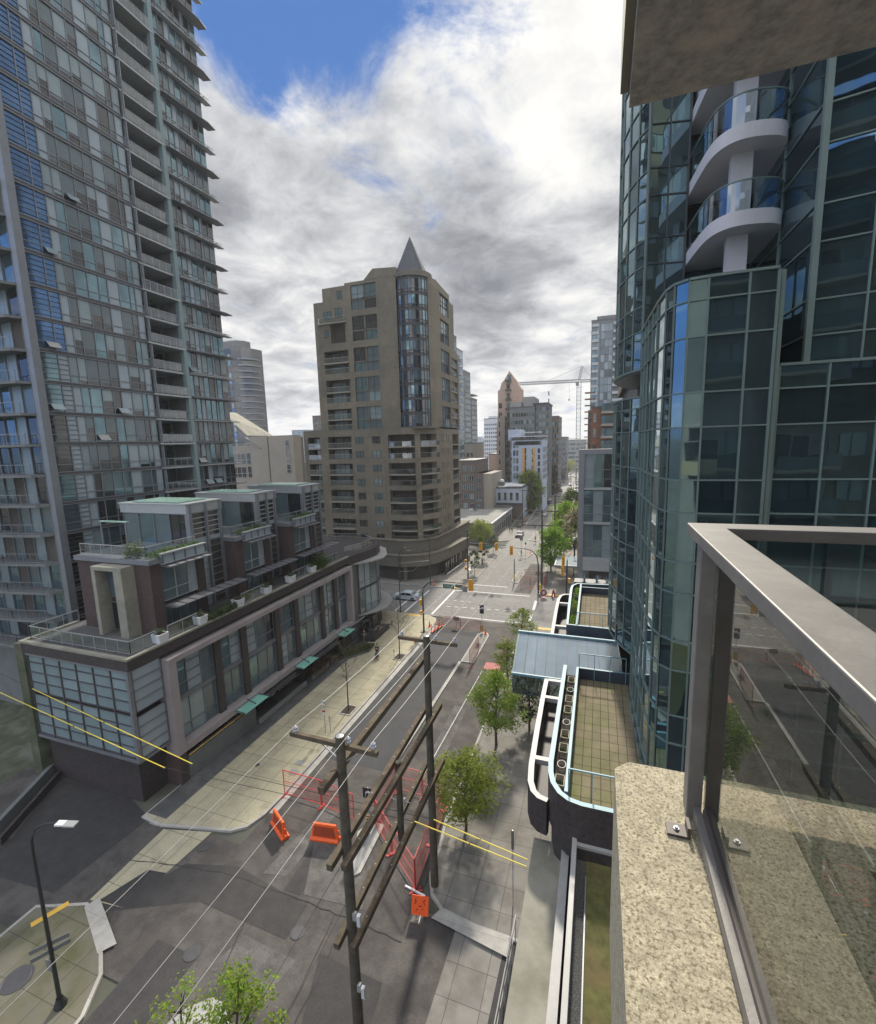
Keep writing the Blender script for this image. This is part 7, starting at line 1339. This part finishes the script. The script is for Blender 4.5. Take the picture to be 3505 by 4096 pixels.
# ================================================================== CARS
def car_mesh():
    T = thing('parked_car', 'car', 'car'); L, Wd = 4.5, 1.78
    prof = [(-2.25, .42), (-2.22, .75), (-1.95, .88), (-1.2, .96), (-.55, 1.38), (.2, 1.46), (1.1, 1.40), (1.75, 1.02), (2.15, .95), (2.25, .70), (2.22, .40)]
    def sec(x, z):   # half width narrowing with height and toward the ends
        w = Wd/2*(1-.12*max(0, (z-.9)/.5))*(1-.10*max(0, abs(x)-1.7)/.55); return w
    b = MB(); n = len(prof); vs = [(x, -sec(x, z), z) for x, z in prof]+[(x, sec(x, z), z) for x, z in prof]+[(x, -Wd/2, .28) for x, z in prof]+[(x, Wd/2, .28) for x, z in prof]; low = lambda x: max(-2.15, min(2.15, x))
    vs = [(x, -sec(x, z), z) for x, z in prof]+[(x, sec(x, z), z) for x, z in prof]+[(low(x), -Wd/2*.98, .25) for x, z in prof]+[(low(x), Wd/2*.98, .25) for x, z in prof]
    fs = [(i, i+1, n+i+1, n+i) for i in range(n-1)]+[(2*n+i, 2*n+i+1, i+1, i) for i in range(n-1)]+[(n+i, n+i+1, 3*n+i+1, 3*n+i) for i in range(n-1)]+[(0, n, 3*n, 2*n), (n-1, 3*n-1, 4*n-1, 2*n-1), tuple(range(2*n, 3*n))[:1]+(3*n, 4*n-1, 3*n-1)]
    b.add(vs, fs, 'white'); body = b.build('body', T); body.material_slots[0].link = 'OBJECT'
    b = MB()
    for s_ in (-1, 1):
        q = lambda x, z, e=.012: (x, s_*(sec(x, z)+e), z)
        b.poly([q(-.98, 1.0), q(-.48, 1.32), q(.1, 1.38), q(.1, .98)], 'glass_dark'); b.poly([q(.18, .98), q(.18, 1.38), q(1.0, 1.32), q(1.45, 1.02)], 'glass_dark')
    b.build('side_window', T)
    for nm, a_, c_ in (('windscreen', (-1.14, 1.00), (-.60, 1.35)), ('rear_window', (1.15, 1.37), (1.70, 1.06))):
        b = MB(); w0, w1 = sec(*a_)*.9, sec(*c_)*.9; nx = Vector((c_[0]-a_[0], 0, c_[1]-a_[1])).normalized(); nn = Vector((-nx.z, 0, nx.x))*.012; b.poly([Vector((a_[0], -w0, a_[1]))+nn, Vector((a_[0], w0, a_[1]))+nn, Vector((c_[0], w1, c_[1]))+nn, Vector((c_[0], -w1, c_[1]))+nn], 'glass_dark'); b.build(nm, T)
    for x in (-1.4, 1.4):
        for s_ in (-1, 1):
            o = MB(); o.lathe([(0, -.1), (.3, -.1), (.33, -.06), (.33, .08), (.3, .1), (0, .1)], 16, 'tyre'); w_ = o.build('wheel', T); w_.location = (x, s_*.80, .33); w_.rotation_euler = (R(90), 0, 0); o = MB(); o.lathe([(0, .115), (.19, .11), (.2, .0)], 12, 'rim'); rr_ = o.build('rim', w_); rr_.rotation_euler = (0 if s_ < 0 else PI, 0, 0)
    for s_ in (-1, 1): b = MB(); b.box(-2.27, -2.19, s_*.7-.17, s_*.7+.17, .62, .76, 'white'); b.build('headlight', T); b = MB(); b.box(2.19, 2.28, s_*.7-.13, s_*.7+.13, .68, .86, 'signal_red'); b.build('tail_light', T)
    b = MB(); b.box(-2.29, -2.2, -.5, .5, .42, .58, 'black'); b.build('grille', T); return T
paint = {k: mat(k+'_car_paint', c, .3, .1, var=.03, coat=.6) for k, c in (('white', (.75, .76, .78)), ('silver', (.45, .46, .48)), ('dark', (.03, .035, .04)), ('blue', (.10, .14, .22)), ('red', (.35, .03, .03)), ('pale_blue', (.55, .66, .72)))}
c0 = car_mesh(); first = True
for x, y, rz_, c, l in ((-20.9, 129.5, PI/2, 'dark', 'dark pickup sized car parked by the orange cone on the left kerb, facing the viewer'), (-31.5, 71.4, 0, 'pale_blue', 'pale car on the cross street behind the curved corner building'), (-18.4, 168, PI/2, 'white', 'white car nearest beyond the far side street'), (-21.4, 183.2, PI/2, 'silver', 'silver car beneath the large rounded tree'), (-23.9, 180, PI/2, 'white', 'white car parked left of the silver car'), (-19.8, 200, PI/2, 'dark', 'dark car in the middle of the street far away'), (-14.2, 197, -PI/2, 'dark', 'dark car on the right lane far away'), (-12, 236, -PI/2, 'silver', 'silver car in the right kerb lane beyond the dark round tree'),
    (-13.5, 262, -PI/2, 'white', 'white car in the distant queue, first'), (-15.8, 286, PI/2, 'white', 'white car in the distant queue beside the red sign'), (-12.4, 312, -PI/2, 'silver', 'silver car near the end of the distant queue'), (-15.5, 345, PI/2, 'white', 'white car near the end of the distant queue, left lane'), (-12.8, 380, -PI/2, 'white', 'white car farthest away in the right lane'), (-18.6, 250, PI/2, 'dark', 'dark car parked on the left side far away'), (-6.6, 118, PI/2, 'silver', 'silver car glimpsed behind the blossom tree on the right'))+tuple((-11.4 if k % 2 else -21.0, 212+k*11.5, PI/2, ('white', 'silver', 'dark', 'white', 'blue', 'silver')[k % 6], 'car parked %s along the far street, %s' % ('on the right side' if k % 2 else 'on the left side', ('pale and nearest of its side', 'silver and nearest of its side', 'dark, second of its side', 'white, second of its side', 'blue, third of its side', 'silver, third of its side', 'white, fourth of its side', 'silver, fourth of its side', 'dark, fifth of its side', 'white, fifth of its side', 'blue, sixth of its side', 'silver, sixth of its side', 'white, seventh of its side', 'silver, seventh of its side', 'dark, last of its side', 'white, last of its side')[k])) for k in range(16)):
    t = c0 if first else clone(c0); first = False; t.location = (x, y, .01); t.rotation_euler = (0, 0, rz_); tag(t, l, 'car', 'cars on the street')
    for k in kids(t):
        if k.name.startswith('body'): k.material_slots[0].link = 'OBJECT'; k.material_slots[0].material = paint[c]

# ================================================================== PEOPLE
def person(label, x, y, rz_, top, leg, step=.25, z=.14, carry=None, seed=0):
    T = thing('person', label, 'person', None, (x, y, z), rz_); r = random.Random(seed)
    J = {'pel': (0, 0, .95, .13), 'sp': (0, .0, 1.15, .13), 'ch': (0, -.02, 1.35, .155), 'nk': (0, -.02, 1.5, .055), 'hd': (0, -.04, 1.62, .095), 'ht': (0, -.02, 1.74, .08),
         'lh': (-.09, 0, .9, .095), 'lk': (-.1, -step*.6, .5, .065), 'la': (-.1, -step*.9, .08, .042), 'lt': (-.1, -step*.9-.16, .035, .035), 'rh': (.09, 0, .9, .095), 'rk': (.1, step*.1, .5, .065), 'ra': (.1, step*.9, .1, .042), 'rt': (.1, step*.9-.15, .04, .035),
         'ls': (-.19, -.01, 1.42, .06), 'le': (-.24, .06, 1.15, .045), 'lw': (-.23, -.08, .93, .032), 'lf': (-.22, -.12, .86, .03), 'rs': (.19, -.01, 1.42, .06), 're': (.24, -.04, 1.15, .045), 'rw': (.23, -.22, .97, .032), 'rf': (.22, -.27, .92, .03)}
    E_ = [('pel', 'sp'), ('sp', 'ch'), ('ch', 'nk'), ('nk', 'hd'), ('hd', 'ht'), ('pel', 'lh'), ('lh', 'lk'), ('lk', 'la'), ('la', 'lt'), ('pel', 'rh'), ('rh', 'rk'), ('rk', 'ra'), ('ra', 'rt'), ('ch', 'ls'), ('ls', 'le'), ('le', 'lw'), ('lw', 'lf'), ('ch', 'rs'), ('rs', 're'), ('re', 'rw'), ('rw', 'rf')]
    def skin(name, joints, edges, m, grow=1.0):
        ks = [k for k in J if k in joints]; me = bpy.data.meshes.new(name); me.from_pydata([J[k][:3] for k in ks], [(ks.index(a), ks.index(b_)) for a, b_ in edges if a in ks and b_ in ks], []); o = bpy.data.objects.new(name, me); COL.objects.link(o); o.parent = T
        s_ = o.modifiers.new('skin', 'SKIN'); 
        for i, k in enumerate(ks): me.skin_vertices[0].data[i].radius = (J[k][3]*grow, J[k][3]*grow); me.skin_vertices[0].data[i].use_root = (i == 0)
        ss = o.modifiers.new('smooth', 'SUBSURF'); ss.levels = 1; ss.render_levels = 1; me.materials.append(M[m] if isinstance(m, str) else m); return o
    def mk(me):
        pass
    for name, js, m, g in (('body', list(J), 'skin', 1.0), ('jacket', ['sp', 'ch', 'ls', 'le', 'lw', 'rs', 're', 'rw'], top, 1.22), ('trousers', ['pel', 'lh', 'lk', 'la', 'rh', 'rk', 'ra'], leg, 1.18), ('hair', ['ht'], 'hair', 1.0)):
        if name == 'hair': b = MB(); b.lathe([(.0, .13), (.07, .11), (.10, .05), (.105, -.02), (.09, -.08)], 10, 'hair', (0, .0, 1.68)); b.build('hair', T); continue
        ks = [k for k in J if k in js]; me = bpy.data.meshes.new(name); me.from_pydata([J[k][:3] for k in ks], [(ks.index(a), ks.index(b_)) for a, b_ in E_ if a in ks and b_ in ks], []); o = bpy.data.objects.new(name, me); COL.objects.link(o); o.parent = T
        o.modifiers.new('skin', 'SKIN')
        if not me.skin_vertices: continue
        for i, k in enumerate(ks): me.skin_vertices[0].data[i].radius = (J[k][3]*g, J[k][3]*g); me.skin_vertices[0].data[i].use_root = (i == 0)
        ss = o.modifiers.new('smooth', 'SUBSURF'); ss.levels = 1; ss.render_levels = 1; me.materials.append(M[m])
    if carry == 'stroller':
        c = thing('stroller', 'black stroller pushed by the dark dressed walker', 'stroller', None, (x+math.sin(rz_)*.75, y-math.cos(rz_)*.75, z), rz_); b = MB(); b.box(-.22, .22, -.25, .3, .35, .7, 'black'); b.bar((-.2, .3, .6), (-.2, .62, 1.0), .03, .03, 'black'); b.bar((.2, .3, .6), (.2, .62, 1.0), .03, .03, 'black'); b.bar((-.2, .62, 1.0), (.2, .62, 1.0), .03, .03, 'black'); b.build('seat', c)
        for wx in (-.24, .24):
            for wy in (-.3, .3): b = MB(); b.lathe([(0, -.02), (.12, -.02), (.12, .02), (0, .02)], 10, 'tyre'); o = b.build('wheel', c); o.location = (wx, wy, .12); o.rotation_euler = (0, R(90), 0)
            b = MB(); b.bar((wx, -.3, .12), (wx*.9, 0, .4), .03, .03, 'galv'); b.bar((wx, .3, .12), (wx*.9, 0, .4), .03, .03, 'galv'); b.build('frame', c)
person('person in dark clothes pushing a stroller along the pale sidewalk', -26.3, 49.6, R(20), 'black', 'black', .3, carry='stroller')
person('person in dark jacket standing with a light bag near the patio', -30.2, 53.3, R(60), 'black', 'grey_d', .06, seed=2)
for k, (x, y, rz_, tp, lg, l) in enumerate(((-24.8, 134.7, 0, 'black', 'black', 'person in black standing left of the dark pickup'), (-24.0, 134.2, .4, 'grey_d', 'black', 'person in grey right beside the person in black by the pickup'), (-24.8, 145.9, 3.0, 'black', 'grey_d', 'lone person walking on the far left sidewalk'), (-26.7, 150.0, 1.0, 'grey_d', 'black', 'person near the wall of the flat roof building'), (-23.2, 140.0, 3.1, 'black', 'black', 'person in black directly behind the pickup'), (-22.7, 140.8, 3.1, 'blue_w', 'black', 'person in a blue top directly behind the pickup'), (-7.4, 110.3, 3.1, 'red_dark', 'black', 'person in a dark red top on the right brick sidewalk'), (-23.9, 96.4, .2, 'grey_w', 'black', 'person between the nearest two saplings'), (-24.8, 90.6, 1.6, 'white_w', 'black', 'person in a white top beside the first sapling'), (-27.5, 159.3, .5, 'black', 'black', 'person at the far corner by the white shop'))): person(l, x, y, rz_, tp, lg, .22, seed=k)
# patio furniture
for k, (x, y, l) in enumerate(((-30.3, 55.6, 'dark patio table nearest the standing person'), (-29.4, 57.8, 'dark patio table nearer the crossing'))):
    T = thing('patio_table', l, 'table', 'patio tables by the curved corner building', (x, y, .13)); b = MB(); b.box(-.4, .4, -.4, .4, .7, .74, 'alum_d'); b.build('table_top', T); b = MB(); b.tube([(0, 0, 0), (0, 0, .7)], .04, 8, 'black'); b.build('leg', T)
def chair(x, y, rz_, l):
    T = thing('patio_chair', l, 'chair', 'patio chairs by the curved corner building', (x, y, .13), rz_); b = MB(); b.box(-.22, .22, -.22, .22, .42, .46, 'alum_d'); b.build('seat', T); b = MB(); b.box(-.22, .22, .2, .24, .46, .9, 'alum_d'); b.build('backrest', T)
    for sx in (-.2, .2):
        for sy in (-.2, .2): b = MB(); b.bar((sx, sy, 0), (sx, sy, .42), .03, .03, 'black'); b.build('leg', T)
chair(-30.9, 54.9, 2.2, 'dark patio chair left of the nearer table'); chair(-29.7, 56.3, -.6, 'dark patio chair right of the nearer table'); chair(-30.1, 58.3, 1.2, 'dark patio chair left of the farther table'); chair(-28.8, 58.9, -.9, 'dark patio chair nearest the crossing')
b = MB(); b.box(-28.9, -28.7, 53.5, 58.2, .13, 1.0, 'granite'); b.box(-31.0, -28.9, 53.4, 53.6, .13, 1.0, 'granite'); o = b.build('patio_screen'); tag(o, 'low dark screen wall around the corner patio', 'wall')

# ================================================================== AIR
hb = MB(); hb.box(-3100, 3100, -450, 5100, -1.2, 130, 'white')
hm = bpy.data.materials.new('city_haze'); hm.use_nodes = True; t = hm.node_tree; t.nodes.clear(); ho = t.nodes.new('ShaderNodeOutputMaterial'); hv = t.nodes.new('ShaderNodeVolumePrincipled')
hv.inputs['Color'].default_value = (.92, .95, 1, 1); hv.inputs['Density'].default_value = .0003; hv.inputs['Anisotropy'].default_value = .2; t.links.new(hv.outputs[0], ho.inputs['Volume'])
hb.ms = [hm]; hz_o = hb.build('haze', kind='stuff')
